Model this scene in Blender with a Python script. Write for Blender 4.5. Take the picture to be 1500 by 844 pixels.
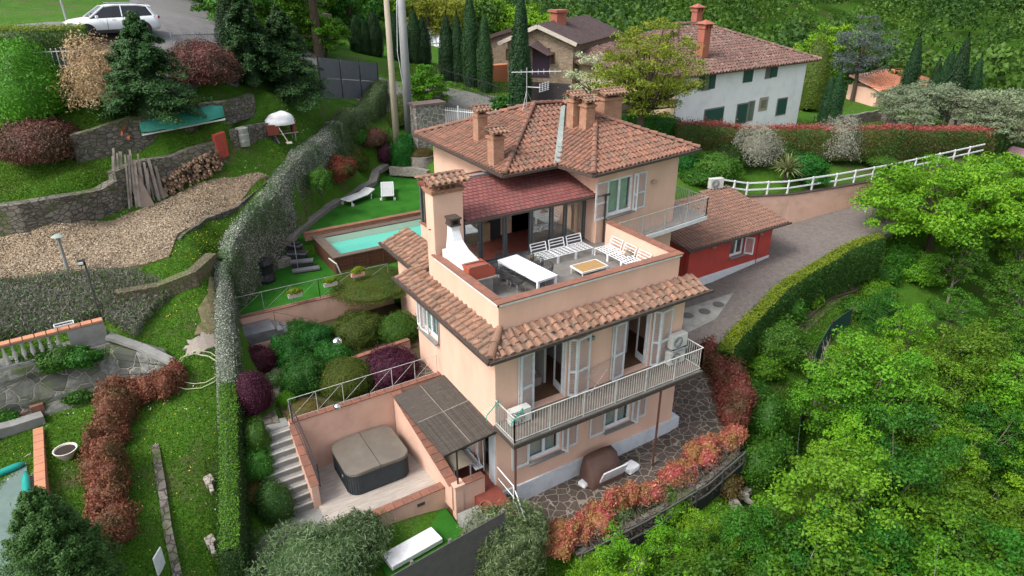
import bpy, math, random
import numpy as np
from mathutils import Vector, Matrix
random.seed(7); rng = np.random.default_rng(7)
for o in list(bpy.data.objects): bpy.data.objects.remove(o)
COL = bpy.context.scene.collection
scn = bpy.context.scene
# ------------------------------------------------------------------ camera
PITCH = math.radians(25.5); HEAD = math.radians(58.2)
CAM = np.array([-10.12, -17.43, 17.99])
FWD = np.array([math.cos(HEAD)*math.cos(PITCH), math.sin(HEAD)*math.cos(PITCH), -math.sin(PITCH)])
RGT = np.array([math.sin(HEAD), -math.cos(HEAD), 0.0]); UPV = np.cross(RGT, FWD)
cd = bpy.data.cameras.new('camera'); cam = bpy.data.objects.new('camera', cd); COL.objects.link(cam)
cd.lens = 24.0; cd.sensor_width = 36.0; cd.clip_start = 0.1; cd.clip_end = 3000
M = Matrix(((RGT[0], UPV[0], -FWD[0], CAM[0]), (RGT[1], UPV[1], -FWD[1], CAM[1]), (RGT[2], UPV[2], -FWD[2], CAM[2]), (0, 0, 0, 1)))
cam.matrix_world = M; scn.camera = cam
# ------------------------------------------------------------------ world, sun, exposure
SUN_EL, SUN_AZ = math.radians(50), math.radians(183)     # azimuth counter-clockwise from +X: the light comes from there
w = bpy.data.worlds.new('World'); scn.world = w; w.use_nodes = True
nt = w.node_tree; bg = nt.nodes['Background']; sky = nt.nodes.new('ShaderNodeTexSky')
sky.sky_type = 'NISHITA'; sky.sun_disc = False; sky.sun_elevation = SUN_EL
sky.sun_rotation = math.radians(90) - SUN_AZ; sky.air_density = 1.0; sky.dust_density = 4.0; sky.ozone_density = 0.6
hsv = nt.nodes.new('ShaderNodeHueSaturation'); hsv.inputs['Saturation'].default_value = .42
nt.links.new(sky.outputs[0], hsv.inputs['Color']); nt.links.new(hsv.outputs[0], bg.inputs[0]); bg.inputs[1].default_value = 0.15
sl = bpy.data.lights.new('sun', 'SUN'); sl.energy = 1.4; sl.angle = math.radians(18); sl.color = (1.0, 0.95, 0.88)
so = bpy.data.objects.new('sun', sl); COL.objects.link(so)
sd = Vector((math.cos(SUN_AZ)*math.cos(SUN_EL), math.sin(SUN_AZ)*math.cos(SUN_EL), math.sin(SUN_EL)))
so.rotation_euler = sd.to_track_quat('Z', 'Y').to_euler(); so.location = (0, 0, 60)
vs = scn.view_settings; vs.view_transform = 'Standard'; vs.look = 'None'; vs.gamma = 1; vs.exposure = 0.95
scn.render.engine = 'CYCLES'; scn.cycles.max_bounces = 6; scn.cycles.transparent_max_bounces = 8
# ------------------------------------------------------------------ where a point of known height stands
def ray(px, py): return FWD + RGT*(px-750)/1000.0 - UPV*(py-422)/1000.0
def at(px, py, z):
    d = ray(px, py); return CAM + d*(z-CAM[2])/d[2]
def aty(px, py, y):
    d = ray(px, py); return CAM + d*(y-CAM[1])/d[1]
def atd(px, py, dist):                      # at a horizontal distance from the camera
    d = ray(px, py); return CAM + d*dist/math.hypot(d[0], d[1])
# ------------------------------------------------------------------ objects
ORG = {}
def tag(o, label=None, cat=None, group=None, kind=None):
    if label: o['label'] = label
    if cat: o['category'] = cat
    if group: o['group'] = group
    if kind: o['kind'] = kind
    return o
def thing(name, label, cat, loc=(0, 0, 0), rz=0.0, group=None):
    o = bpy.data.objects.new(name, None); COL.objects.link(o); o.empty_display_size = .2
    o.location = Vector([float(v) for v in loc]); o.rotation_euler = (0, 0, rz)
    ORG[o.name] = Vector(o.location) if rz == 0 else None
    return tag(o, label, cat, group)
def copy_tree(o, parent=None):
    c = o.copy(); COL.objects.link(c)
    if parent: c.parent = parent
    for ch in o.children: copy_tree(ch, c)
    return c
def place(o, loc, rz=0.0, sc=None, label=None):
    o.location = Vector([float(v) for v in loc]); o.rotation_euler = (0, 0, rz)
    if sc is not None: o.scale = (sc, sc, sc) if not hasattr(sc, '__len__') else sc
    if label: o['label'] = label
    return o
class MB:
    """collects shapes of one part; W=True: coordinates are world ones and are moved to the parent's frame"""
    def __init__(s): s.v = []; s.f = []; s.t = []; s.m = []; s.cm = 0; s.ct = None
    def add(s, vs, fs, t=None):
        n = len(s.v); s.v.extend([tuple(float(c) for c in v) for v in vs])
        tt = t if t is not None else (s.ct if s.ct is not None else 0.5)
        for f in fs: s.f.append(tuple(i+n for i in f)); s.t.append(tt); s.m.append(s.cm)
        return s
    def box(s, a, b, t=None):
        (x0, y0, z0), (x1, y1, z1) = a, b
        return s.add([(x0,y0,z0),(x1,y0,z0),(x1,y1,z0),(x0,y1,z0),(x0,y0,z1),(x1,y0,z1),(x1,y1,z1),(x0,y1,z1)],
              [(0,3,2,1),(4,5,6,7),(0,1,5,4),(1,2,6,5),(2,3,7,6),(3,0,4,7)], t)
    def obb(s, c, u, v, w, t=None):          # centre and three half-axis vectors
        c, u, v, w = (np.array(k, float) for k in (c, u, v, w))
        p = [c+a*u+b*v+d*w for d in (-1, 1) for (a, b) in ((-1,-1),(1,-1),(1,1),(-1,1))]
        return s.add(p, [(0,3,2,1),(4,5,6,7),(0,1,5,4),(1,2,6,5),(2,3,7,6),(3,0,4,7)], t)
    def bar(s, p, q, wd, ht=None, up=(0, 0, 1), t=None):
        p = np.array(p, float); q = np.array(q, float); d = q-p; L = np.linalg.norm(d)
        if L < 1e-6: return s
        d /= L; ht = ht or wd; up = np.array(up, float)
        if abs(d @ up) > .98: up = np.array([1.0, 0, 0])
        a = np.cross(d, up); a /= np.linalg.norm(a); b = np.cross(a, d)
        return s.obb((p+q)/2, d*L/2, a*wd/2, b*ht/2, t)
    def tube(s, pts, rad, n=7, caps=True, t=None):
        pts = [np.array(p, float) for p in pts]; k = len(pts)
        if not hasattr(rad, '__len__'): rad = [rad]*k
        V = []; F = []
        ref = np.array([0.31, 0.2, 0.93])
        for i, p in enumerate(pts):
            d = pts[min(i+1, k-1)]-pts[max(i-1, 0)]; d = d/(np.linalg.norm(d)+1e-9)
            r0 = ref if abs(d @ ref) < .93 else np.array([1.0, 0, 0])
            a = np.cross(d, r0); a /= np.linalg.norm(a); b = np.cross(d, a)
            for j in range(n):
                g = 2*math.pi*j/n; V.append(p+rad[i]*(a*math.cos(g)+b*math.sin(g)))
        for i in range(k-1):
            for j in range(n): F.append((i*n+j, i*n+(j+1) % n, (i+1)*n+(j+1) % n, (i+1)*n+j))
        if caps: F.append(tuple(range(n-1, -1, -1))); F.append(tuple((k-1)*n+j for j in range(n)))
        return s.add(V, F, t)
    def prism(s, poly, z0, z1, t=None):      # z0, z1 numbers or per-vertex lists
        n = len(poly); A = 0
        for i in range(n):
            x0, y0 = poly[i][:2]; x1, y1 = poly[(i+1) % n][:2]; A += x0*y1-x1*y0
        poly = list(poly)
        z0 = list(z0) if hasattr(z0, '__len__') else [z0]*n; z1 = list(z1) if hasattr(z1, '__len__') else [z1]*n
        if A < 0: poly = poly[::-1]; z0 = z0[::-1]; z1 = z1[::-1]
        V = [(p[0], p[1], z) for p, z in zip(poly, z0)]+[(p[0], p[1], z) for p, z in zip(poly, z1)]
        F = [tuple(range(n-1, -1, -1)), tuple(range(n, 2*n))]+[(i, (i+1) % n, n+(i+1) % n, n+i) for i in range(n)]
        return s.add(V, F, t)
    def lathe(s, prof, c=(0, 0, 0), n=20, t=None, sx=1, sy=1):   # prof: (r, z)
        V = []; F = []; k = len(prof)
        for r, z in prof:
            for j in range(n):
                g = 2*math.pi*j/n; V.append((c[0]+r*sx*math.cos(g), c[1]+r*sy*math.sin(g), c[2]+z))
        for i in range(k-1):
            for j in range(n): F.append((i*n+j, i*n+(j+1) % n, (i+1)*n+(j+1) % n, (i+1)*n+j))
        F.append(tuple(range(n-1, -1, -1))); F.append(tuple((k-1)*n+j for j in range(n)))
        return s.add(V, F, t)
    def build(s, name, mat, parent=None, smooth=False, world=True, bevel=0):
        me = bpy.data.meshes.new(name); V = s.v
        off = None; par = parent
        if parent and world:
            off = ORG.get(parent.name)
            while off is None and par.parent: par = par.parent; off = ORG.get(par.name)
        if off is not None: V = [(x-off.x, y-off.y, z-off.z) for x, y, z in V]
        me.from_pydata(V, [], s.f); me.update()
        if me.validate(): print('INVALID MESH', name)
        a = me.attributes.new('tint', 'FLOAT', 'FACE')
        if len(me.polygons) == len(s.t): a.data.foreach_set('value', np.array(s.t, dtype=np.float32))
        mats = mat if isinstance(mat, (list, tuple)) else [mat]
        for m_ in mats: me.materials.append(m_)
        if len(mats) > 1: me.polygons.foreach_set('material_index', s.m)
        if smooth: me.polygons.foreach_set('use_smooth', [True]*len(s.f))
        o = bpy.data.objects.new(name, me); COL.objects.link(o)
        if parent: o.parent = parent
        if bevel:
            bm = o.modifiers.new('bevel', 'BEVEL'); bm.width = bevel; bm.segments = 2; bm.limit_method = 'ANGLE'
        return o
def inpoly(x, y, poly):
    r = False; n = len(poly)
    for i in range(n):
        x0, y0 = poly[i][:2]; x1, y1 = poly[(i+1) % n][:2]
        if (y0 > y) != (y1 > y) and x < (x1-x0)*(y-y0)/(y1-y0)+x0: r = not r
    return r
# ------------------------------------------------------------------ materials
def N(nt, t, **k):
    n = nt.nodes.new(t)
    for a, b in k.items():
        if a.startswith('i_'): n.inputs[int(a[2:])].default_value = b
        else: setattr(n, a, b)
    return n
def mixc(nt, fac, a, b, typ='MIX'):
    m = nt.nodes.new('ShaderNodeMix'); m.data_type = 'RGBA'; m.blend_type = typ
    for i, v in ((0, fac), (6, a), (7, b)):
        if hasattr(v, 'is_linked') or hasattr(v, 'links'): nt.links.new(v, m.inputs[i])
        elif i == 0: m.inputs[i].default_value = v
        else: m.inputs[i].default_value = (*v[:3], 1)
    return m.outputs[2]
def ramp(nt, src, p0, p1, c0=(0, 0, 0), c1=(1, 1, 1)):
    r = nt.nodes.new('ShaderNodeValToRGB'); e = r.color_ramp.elements
    e[0].position = p0; e[1].position = p1; e[0].color = (*c0, 1); e[1].color = (*c1, 1)
    nt.links.new(src, r.inputs[0]); return r.outputs[0]
def noise(nt, vec, scale, detail=5, rough=.6):
    n = N(nt, 'ShaderNodeTexNoise'); n.inputs['Scale'].default_value = scale
    n.inputs['Detail'].default_value = detail; n.inputs['Roughness'].default_value = rough
    nt.links.new(vec, n.inputs['Vector']); return n.outputs['Fac']
MATS = {}
def mat(name, col, col2=None, scale=3.0, rough=.8, bump=0.0, bscale=None, tint=None, metal=0.0, stain=None, spec=.4, stretch=None, det=6):
    """a colour varied by noise; tint: second colour reached by the per-face tint; stain: (colour, scale, amount)"""
    if name in MATS: return MATS[name]
    m = bpy.data.materials.new(name); m.use_nodes = True; nt = m.node_tree; b = nt.nodes['Principled BSDF']
    tc = N(nt, 'ShaderNodeTexCoord'); vec = tc.outputs['Object']
    if stretch:
        mp = N(nt, 'ShaderNodeMapping'); mp.inputs['Scale'].default_value = stretch; nt.links.new(vec, mp.inputs[0]); vec = mp.outputs[0]
    c = None
    if tint is not None:
        a = N(nt, 'ShaderNodeAttribute', attribute_name='tint'); base = mixc(nt, a.outputs['Fac'], col, tint)
    else:
        base = None
    if col2 is not None:
        f = ramp(nt, noise(nt, vec, scale, det), .35, .68)
        base = mixc(nt, f, base if base is not None else col, col2)
    if stain:
        f = ramp(nt, noise(nt, vec, stain[1], 8, .7), .5, .75)
        mm = nt.nodes.new('ShaderNodeMath'); mm.operation = 'MULTIPLY'; mm.inputs[1].default_value = stain[2]
        nt.links.new(f, mm.inputs[0]); base = mixc(nt, mm.outputs[0], base if base is not None else col, stain[0])
    if base is None: b.inputs['Base Color'].default_value = (*col, 1)
    else: nt.links.new(base, b.inputs['Base Color'])
    b.inputs['Roughness'].default_value = rough; b.inputs['Metallic'].default_value = metal
    b.inputs['Specular IOR Level'].default_value = spec
    if bump:
        bp = N(nt, 'ShaderNodeBump'); bp.inputs['Strength'].default_value = 1.0; bp.inputs['Distance'].default_value = bump
        nt.links.new(noise(nt, vec, bscale or scale*4, 6), bp.inputs['Height']); nt.links.new(bp.outputs[0], b.inputs['Normal'])
    MATS[name] = m; return m
def cellmat(name, cols, joint, scale=2.0, width=.06, rough=.85, bump=.02, stretch=(1, 1, 1), moss=None, warp=.0):
    """irregular stones with joints: rubble walls, crazy paving"""
    m = bpy.data.materials.new(name); m.use_nodes = True; nt = m.node_tree; b = nt.nodes['Principled BSDF']
    tc = N(nt, 'ShaderNodeTexCoord'); mp = N(nt, 'ShaderNodeMapping'); mp.inputs['Scale'].default_value = stretch
    wn = N(nt, 'ShaderNodeTexNoise'); wn.inputs['Scale'].default_value = scale*.9; wn.inputs['Detail'].default_value = 3; nt.links.new(tc.outputs['Object'], wn.inputs['Vector'])
    vm = N(nt, 'ShaderNodeVectorMath', operation='MULTIPLY_ADD'); vm.inputs[1].default_value = (.55/scale,)*3; nt.links.new(wn.outputs['Color'], vm.inputs[0]); nt.links.new(tc.outputs['Object'], vm.inputs[2])
    nt.links.new(vm.outputs[0], mp.inputs[0]); vec = mp.outputs[0]
    v1 = N(nt, 'ShaderNodeTexVoronoi', feature='DISTANCE_TO_EDGE'); v2 = N(nt, 'ShaderNodeTexVoronoi', feature='F1')
    for v in (v1, v2): v.inputs['Scale'].default_value = scale; nt.links.new(vec, v.inputs['Vector'])
    sp = N(nt, 'ShaderNodeSeparateColor'); nt.links.new(v2.outputs['Color'], sp.inputs[0])
    c = mixc(nt, sp.outputs[0], cols[0], cols[1]); c = mixc(nt, ramp(nt, sp.outputs[1], .55, .8), c, cols[2])
    c = mixc(nt, ramp(nt, noise(nt, vec, scale*4, 6), .3, .7), c, tuple(k*.7 for k in cols[0]))
    e = ramp(nt, v1.outputs['Distance'], width*.5, width)
    c = mixc(nt, e, joint, c)
    if moss: c = mixc(nt, ramp(nt, noise(nt, vec, .9, 8, .7), .5, .62), c, moss)
    nt.links.new(c, b.inputs['Base Color']); b.inputs['Roughness'].default_value = rough; b.inputs['Specular IOR Level'].default_value = .3
    bp = N(nt, 'ShaderNodeBump'); bp.inputs['Distance'].default_value = bump
    nt.links.new(e, bp.inputs['Height']); nt.links.new(bp.outputs[0], b.inputs['Normal'])
    MATS[name] = m; return m
def brickmat(name, c1, c2, mortar, scale=1.0, bw=.25, bh=.065, ms=.008, rot=(0, 0, 0)):
    m = bpy.data.materials.new(name); m.use_nodes = True; nt = m.node_tree; b = nt.nodes['Principled BSDF']
    tc = N(nt, 'ShaderNodeTexCoord'); sx = N(nt, 'ShaderNodeSeparateXYZ'); cx = N(nt, 'ShaderNodeCombineXYZ')
    nt.links.new(tc.outputs['Object'], sx.inputs[0]); ad = N(nt, 'ShaderNodeMath', operation='ADD')
    nt.links.new(sx.outputs[0], ad.inputs[0]); nt.links.new(sx.outputs[1], ad.inputs[1])
    nt.links.new(ad.outputs[0], cx.inputs[0]); nt.links.new(sx.outputs[2], cx.inputs[1])
    t = N(nt, 'ShaderNodeTexBrick'); nt.links.new(cx.outputs[0], t.inputs[0])
    t.inputs['Color1'].default_value = (*c1, 1); t.inputs['Color2'].default_value = (*c2, 1); t.inputs['Mortar'].default_value = (*mortar, 1)
    t.inputs['Scale'].default_value = scale; t.inputs['Brick Width'].default_value = bw; t.inputs['Row Height'].default_value = bh; t.inputs['Mortar Size'].default_value = ms
    c = mixc(nt, ramp(nt, noise(nt, tc.outputs['Object'], 5, 6), .35, .75), t.outputs[0], tuple(k*.65 for k in c1))
    nt.links.new(c, b.inputs['Base Color']); b.inputs['Roughness'].default_value = .85
    bp = N(nt, 'ShaderNodeBump'); bp.inputs['Distance'].default_value = -.01; nt.links.new(t.outputs['Fac'], bp.inputs['Height']); nt.links.new(bp.outputs[0], b.inputs['Normal'])
    MATS[name] = m; return m
def leafmat(name, c0, c1, c2=None, scale=.8, trans=.25, rough=.55, amt=.6):
    """leaf colour from c0 to c1 by a random value per leaf; c2 in patches of the crown"""
    m = bpy.data.materials.new(name); m.use_nodes = True; nt = m.node_tree; b = nt.nodes['Principled BSDF']; out = nt.nodes['Material Output']
    a = N(nt, 'ShaderNodeAttribute', attribute_name='tint'); c = mixc(nt, a.outputs['Fac'], c0, c1)
    if c2:
        tc = N(nt, 'ShaderNodeTexCoord'); f = ramp(nt, noise(nt, tc.outputs['Object'], scale, 3), .42, .62)
        mm = N(nt, 'ShaderNodeMath', operation='MULTIPLY'); mm.inputs[1].default_value = amt; nt.links.new(f, mm.inputs[0])
        c = mixc(nt, mm.outputs[0], c, c2)
    oi = N(nt, 'ShaderNodeObjectInfo'); hs = N(nt, 'ShaderNodeHueSaturation'); mr = N(nt, 'ShaderNodeMapRange'); mr.inputs[3].default_value = .72; mr.inputs[4].default_value = 1.22
    nt.links.new(oi.outputs['Random'], mr.inputs[0]); nt.links.new(mr.outputs[0], hs.inputs['Value']); m2 = N(nt, 'ShaderNodeMath', operation='MULTIPLY_ADD'); m2.inputs[1].default_value = 7.3; nt.links.new(oi.outputs['Random'], m2.inputs[0])
    fr = N(nt, 'ShaderNodeMath', operation='FRACT'); nt.links.new(m2.outputs[0], fr.inputs[0]); m3 = N(nt, 'ShaderNodeMapRange'); m3.inputs[3].default_value = .485; m3.inputs[4].default_value = .515; nt.links.new(fr.outputs[0], m3.inputs[0]); nt.links.new(m3.outputs[0], hs.inputs['Hue'])
    nt.links.new(c, hs.inputs['Color']); c = hs.outputs[0]
    nt.links.new(c, b.inputs['Base Color']); b.inputs['Roughness'].default_value = rough; b.inputs['Specular IOR Level'].default_value = .25
    tr = N(nt, 'ShaderNodeBsdfTranslucent'); nt.links.new(c, tr.inputs[0]); mx = N(nt, 'ShaderNodeMixShader'); mx.inputs[0].default_value = trans
    nt.links.new(b.outputs[0], mx.inputs[1]); nt.links.new(tr.outputs[0], mx.inputs[2]); nt.links.new(mx.outputs[0], out.inputs[0])
    MATS[name] = m; return m
def glassmat(name, col=(.02, .03, .03), rough=.03, alpha=1.0):
    m = bpy.data.materials.new(name); m.use_nodes = True; nt = m.node_tree; b = nt.nodes['Principled BSDF']
    b.inputs['Base Color'].default_value = (*col, 1); b.inputs['Roughness'].default_value = rough; b.inputs['Specular IOR Level'].default_value = .8
    if alpha < 1:
        out = nt.nodes['Material Output']; t = N(nt, 'ShaderNodeBsdfTransparent'); t.inputs[0].default_value = (.9, .97, .96, 1)
        mx = N(nt, 'ShaderNodeMixShader'); mx.inputs[0].default_value = alpha
        g = N(nt, 'ShaderNodeBsdfGlossy'); g.inputs['Roughness'].default_value = .02
        nt.links.new(t.outputs[0], mx.inputs[1]); nt.links.new(g.outputs[0], mx.inputs[2]); nt.links.new(mx.outputs[0], out.inputs[0])
    MATS[name] = m; return m
# house
STUCCO = mat('stucco_pink', (.70, .455, .35), (.63, .40, .30), 1.2, .9, .004, 60, stain=((.40, .26, .19), .55, .35), stretch=(1, 1, .45))
STUCCO2 = mat('stucco_weathered', (.62, .40, .31), (.54, .34, .26), 1.2, .9, .004, 60, stain=((.26, .19, .14), .7, .55))
PLINTH = mat('plinth_grey_white', (.58, .62, .66), (.50, .53, .57), 1.5, .85, .003, 40, stain=((.33, .34, .33), 1.5, .5))
REDWALL = mat('stucco_red', (.48, .062, .045), (.36, .055, .045), 1.0, .85, .004, 60, stain=((.25, .05, .04), 1.0, .35))
TILE = mat('roof_tile', (.31, .14, .09), (.16, .095, .07), 2.8, .85, .006, 30, tint=(.19, .085, .06), stain=((.12, .11, .085), 1.6, .7))
TILE2 = mat('roof_tile_pale', (.36, .195, .13), (.17, .115, .085), 3.2, .85, .008, 30, tint=(.19, .095, .06), stain=((.10, .09, .07), 2.6, .9))
TILEBED = mat('tile_bed', (.13, .07, .05), (.08, .05, .04), 4, .95)
TILEOLD = mat('roof_tile_old', (.15, .075, .06), (.10, .065, .055), 1.8, .9, .006, 30, tint=(.26, .15, .125), stain=((.30, .27, .23), 3.0, .5))
SHINGLE = mat('shingle_red', (.20, .065, .06), (.15, .055, .052), 3, .85, .004, 40, tint=(.27, .09, .08), stain=((.12, .10, .085), 1.2, .5))
COPING = mat('terracotta_coping', (.29, .115, .07), (.18, .085, .06), 4, .85, .003, 30, stain=((.10, .075, .06), 2.5, .7), tint=(.22, .10, .07))
RAILW = mat('rail_white', (.56, .56, .53), (.42, .42, .40), 6, .55, stain=((.25, .22, .19), 5, .5))
WHITE = mat('white_paint', (.74, .76, .78), (.62, .64, .66), 4, .55, stain=((.35, .34, .32), 3, .3))
SHUT = mat('shutter_paint', (.60, .62, .63), (.52, .54, .55), 5, .6, stain=((.3, .3, .29), 4, .35))
GUTTER = mat('gutter_brown', (.045, .035, .03), (.08, .06, .05), 8, .6)
COPPER = mat('downpipe_brown', (.075, .03, .025), (.10, .05, .04), 6, .5)
BRICK = brickmat('chimney_brick', (.42, .20, .115), (.34, .155, .09), (.40, .33, .27))
LEAD = mat('valley_flashing', (.34, .40, .38), (.24, .30, .28), 3, .6, stain=((.5, .52, .5), 2, .5))
DARKMETAL = mat('dark_metal', (.05, .05, .055), (.035, .035, .04), 6, .45, metal=.3)
STEEL = mat('galvanised_steel', (.42, .43, .44), (.30, .31, .32), 8, .45, metal=.5)
GLASS = glassmat('window_glass', alpha=.12)
CLEAR = glassmat('clear_glass', alpha=.22)
WOODFLOOR = mat('parquet', (.16, .085, .05), (.11, .06, .035), 3, .5, stretch=(1, 8, 1))
INWALL = mat('inner_wall', (.5, .48, .44), (.45, .43, .40), 2, .9)
COTTO = mat('cotto_floor', (.20, .05, .035), (.15, .04, .03), 3, .6)
DECKGREY = mat('terrace_tiles', (.20, .19, .175), (.15, .145, .135), 3, .8, .002, 30, stain=((.10, .10, .09), 2, .6))
CURTAIN = mat('curtain', (.55, .56, .54), (.30, .32, .32), 6, .9, stretch=(12, 12, 1))
# ground
def groundmat(name, g0, g1, dirt, damt=.5, dscale=.35, bump=.05):
    m = bpy.data.materials.new(name); m.use_nodes = True; nt = m.node_tree; b = nt.nodes['Principled BSDF']
    tc = N(nt, 'ShaderNodeTexCoord'); v = tc.outputs['Object']
    c = mixc(nt, ramp(nt, noise(nt, v, 1.1, 8, .7), .35, .65), g0, g1)
    c = mixc(nt, ramp(nt, noise(nt, v, 14, 4, .7), .35, .7), c, tuple(k*.45 for k in g0))
    f = ramp(nt, noise(nt, v, dscale, 8, .72), 1-damt-.06, 1-damt+.07)
    c = mixc(nt, f, c, dirt)
    c = mixc(nt, ramp(nt, noise(nt, v, 30, 3, .7), .62, .75), c, tuple(min(1, k*1.8) for k in g1))
    nt.links.new(c, b.inputs['Base Color']); b.inputs['Roughness'].default_value = .95; b.inputs['Specular IOR Level'].default_value = .15
    bp = N(nt, 'ShaderNodeBump'); bp.inputs['Distance'].default_value = bump; nt.links.new(noise(nt, v, 9, 6, .8), bp.inputs['Height']); nt.links.new(bp.outputs[0], b.inputs['Normal'])
    MATS[name] = m; return m
GROUND = groundmat('wild_grass', (.045, .13, .010), (.08, .19, .016), (.10, .085, .045), .40)
LAWN = mat('artificial_turf', (.018, .10, .010), (.035, .15, .016), 1.1, .95, .02, 60, spec=.1)
SOIL = mat('garden_soil', (.075, .058, .035), (.045, .05, .02), 1.2, .95, .03, 12, spec=.1)
TILLED = mat('tilled_soil', (.30, .225, .15), (.20, .145, .09), 7, .95, .05, 9, stain=((.40, .34, .26), 22, .8), spec=.1, det=10)
ASPHALT = mat('asphalt', (.13, .125, .125), (.16, .155, .155), 1.4, .9, .003, 60, stain=((.09, .085, .08), 1.0, .6))
CONCRETE = mat('concrete', (.27, .27, .255), (.19, .19, .18), 1.6, .9, .004, 40, stain=((.10, .11, .08), 1.2, .6))
CRAZY = cellmat('crazy_paving', ((.085, .065, .055), (.12, .095, .08), (.06, .05, .045)), (.24, .21, .17), 2.7, .05, bump=.01)
PORPHYRY = cellmat('porphyry_setts', ((.17, .145, .135), (.22, .19, .175), (.13, .115, .11)), (.14, .13, .12), 6.0, .05, bump=.008)
RUBBLE = cellmat('rubble_stone', ((.15, .135, .115), (.24, .22, .19), (.10, .09, .075)), (.065, .06, .05), 3.2, .07, bump=.05, stretch=(1, 1, 1.7), moss=(.07, .09, .03))
STONEWALL = cellmat('field_stone', ((.20, .185, .16), (.30, .275, .24), (.13, .12, .105)), (.28, .25, .20), 2.2, .06, bump=.03, stretch=(1, 1, 1.5))
STONEHOUSE = cellmat('house_stone', ((.33, .25, .18), (.42, .33, .24), (.24, .18, .13)), (.32, .25, .18), 3.6, .06, bump=.03, stretch=(1, 1, 1.8))
WETSTONE = cellmat('mossy_stone', ((.12, .125, .11), (.25, .25, .235), (.055, .06, .05)), (.24, .23, .19), 1.7, .035, bump=.04, moss=(.06, .085, .03))
PALESTONE = cellmat('pale_dry_stone', ((.36, .33, .29), (.44, .41, .36), (.28, .25, .21)), (.14, .12, .10), 5.0, .06, bump=.03, stretch=(1, 1, 2.4))
WOODDECK = mat('grey_wood_deck', (.42, .37, .33), (.28, .245, .215), 2.0, .8, .004, 20, stretch=(1, 9, 1), stain=((.55, .50, .46), 1.5, .5))
WOODBROWN = mat('brown_wood', (.12, .05, .03), (.075, .035, .022), 3, .6, .004, 20, stretch=(9, 9, 1))
WOODOLD = mat('old_boards', (.26, .22, .18), (.17, .14, .115), 3, .9, .004, 20, tint=(.38, .35, .31))
LOG = mat('firewood', (.17, .11, .07), (.10, .065, .045), 6, .95, .01, 20, tint=(.30, .20, .13))
BARK = mat('bark', (.09, .065, .045), (.05, .038, .028), 6, .95, .02, 14, stretch=(3, 3, 1))
PALEBARK = mat('pale_bark', (.24, .21, .17), (.14, .12, .095), 6, .95, .01, 14)
REED = mat('reed_mat', (.12, .105, .09), (.05, .043, .037), 9, .95, .006, 40, stretch=(1, 6, 1), stain=((.17, .15, .125), 2, .4), tint=(.035, .03, .026))
# leaves
L_IVY = leafmat('leaf_ivy_dark', (.018, .05, .012), (.05, .11, .03), (.03, .075, .012))
L_JASMINE = leafmat('leaf_grey_flecked', (.014, .03, .012), (.42, .45, .38), (.03, .085, .018), .45, trans=.1, amt=.85)
L_BRIGHT = leafmat('leaf_bright_hedge', (.06, .20, .012), (.13, .33, .02), (.05, .15, .01))
L_YELLOWTOP = leafmat('leaf_yellow_green', (.13, .20, .01), (.22, .30, .02), (.09, .15, .01))
L_HEDGE = leafmat('leaf_hedge_dark', (.02, .055, .008), (.05, .11, .015), (.035, .07, .01))
L_RED = leafmat('leaf_photinia_red', (.14, .040, .03), (.27, .085, .06), (.085, .06, .025), .9, amt=.8)
L_HEDGESIDE = leafmat('leaf_photinia_side', (.035, .07, .012), (.15, .085, .03), (.04, .085, .015), .7, amt=.8)
L_REDGREEN = leafmat('leaf_photinia_mixed', (.15, .06, .02), (.26, .06, .035), (.035, .08, .012), 1.2, amt=.8)
L_FIRE = leafmat('leaf_nandina_red', (.28, .05, .05), (.42, .24, .12), (.26, .19, .05), 1.8, amt=.7)
L_PURPLE = leafmat('leaf_purple', (.045, .010, .022), (.11, .022, .05), (.06, .014, .028))
L_GREEN = leafmat('leaf_mid_green', (.03, .10, .010), (.075, .19, .018), (.035, .12, .010))
L_EMERALD = leafmat('leaf_emerald', (.012, .085, .010), (.04, .17, .015), (.018, .10, .008))
L_OLIVEG = leafmat('leaf_olive_green', (.055, .08, .010), (.12, .15, .018), (.04, .085, .010))
L_LIME = leafmat('leaf_lime', (.085, .23, .006), (.21, .42, .018), (.06, .20, .006), .5)
L_WOOD = leafmat('leaf_wood_green', (.045, .15, .006), (.13, .30, .014), (.085, .17, .010), .4)
L_WOOD2 = leafmat('leaf_wood_dark', (.022, .10, .008), (.06, .19, .014), (.04, .12, .008), .4)
L_OLIVE = leafmat('leaf_olive_grey', (.12, .16, .085), (.27, .32, .20), (.14, .18, .09), trans=.2)
L_GREYTWIG = leafmat('leaf_grey_twig', (.16, .16, .12), (.29, .29, .24), (.17, .17, .11), trans=.1)
L_CYPRESS = leafmat('leaf_cypress', (.008, .035, .010), (.022, .07, .016), (.012, .045, .008), trans=.1)
L_CONIFER = leafmat('leaf_conifer', (.015, .05, .014), (.045, .12, .03), (.025, .07, .014), trans=.1)
L_DRY = leafmat('leaf_dry', (.30, .20, .11), (.46, .34, .20), (.20, .11, .06), trans=.1)
L_BROWNRED = leafmat('leaf_brown_red', (.11, .045, .035), (.20, .08, .06), (.07, .06, .03), trans=.15)
L_YELLOW = leafmat('leaf_spring_yellow', (.16, .19, .012), (.27, .30, .03), (.12, .18, .012), .6)
L_HEATHER = leafmat('leaf_brown_green', (.09, .075, .02), (.15, .12, .03), (.10, .05, .02))
L_OLEANDER = leafmat('leaf_oleander', (.05, .095, .03), (.20, .27, .13), (.06, .11, .03))
L_SOFT = leafmat('leaf_soft_conifer', (.03, .09, .015), (.07, .16, .03), (.045, .11, .018), trans=.15)
L_GRASS = leafmat('leaf_grass', (.04, .14, .008), (.11, .25, .02), (.10, .15, .02), .5, trans=.3)
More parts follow.
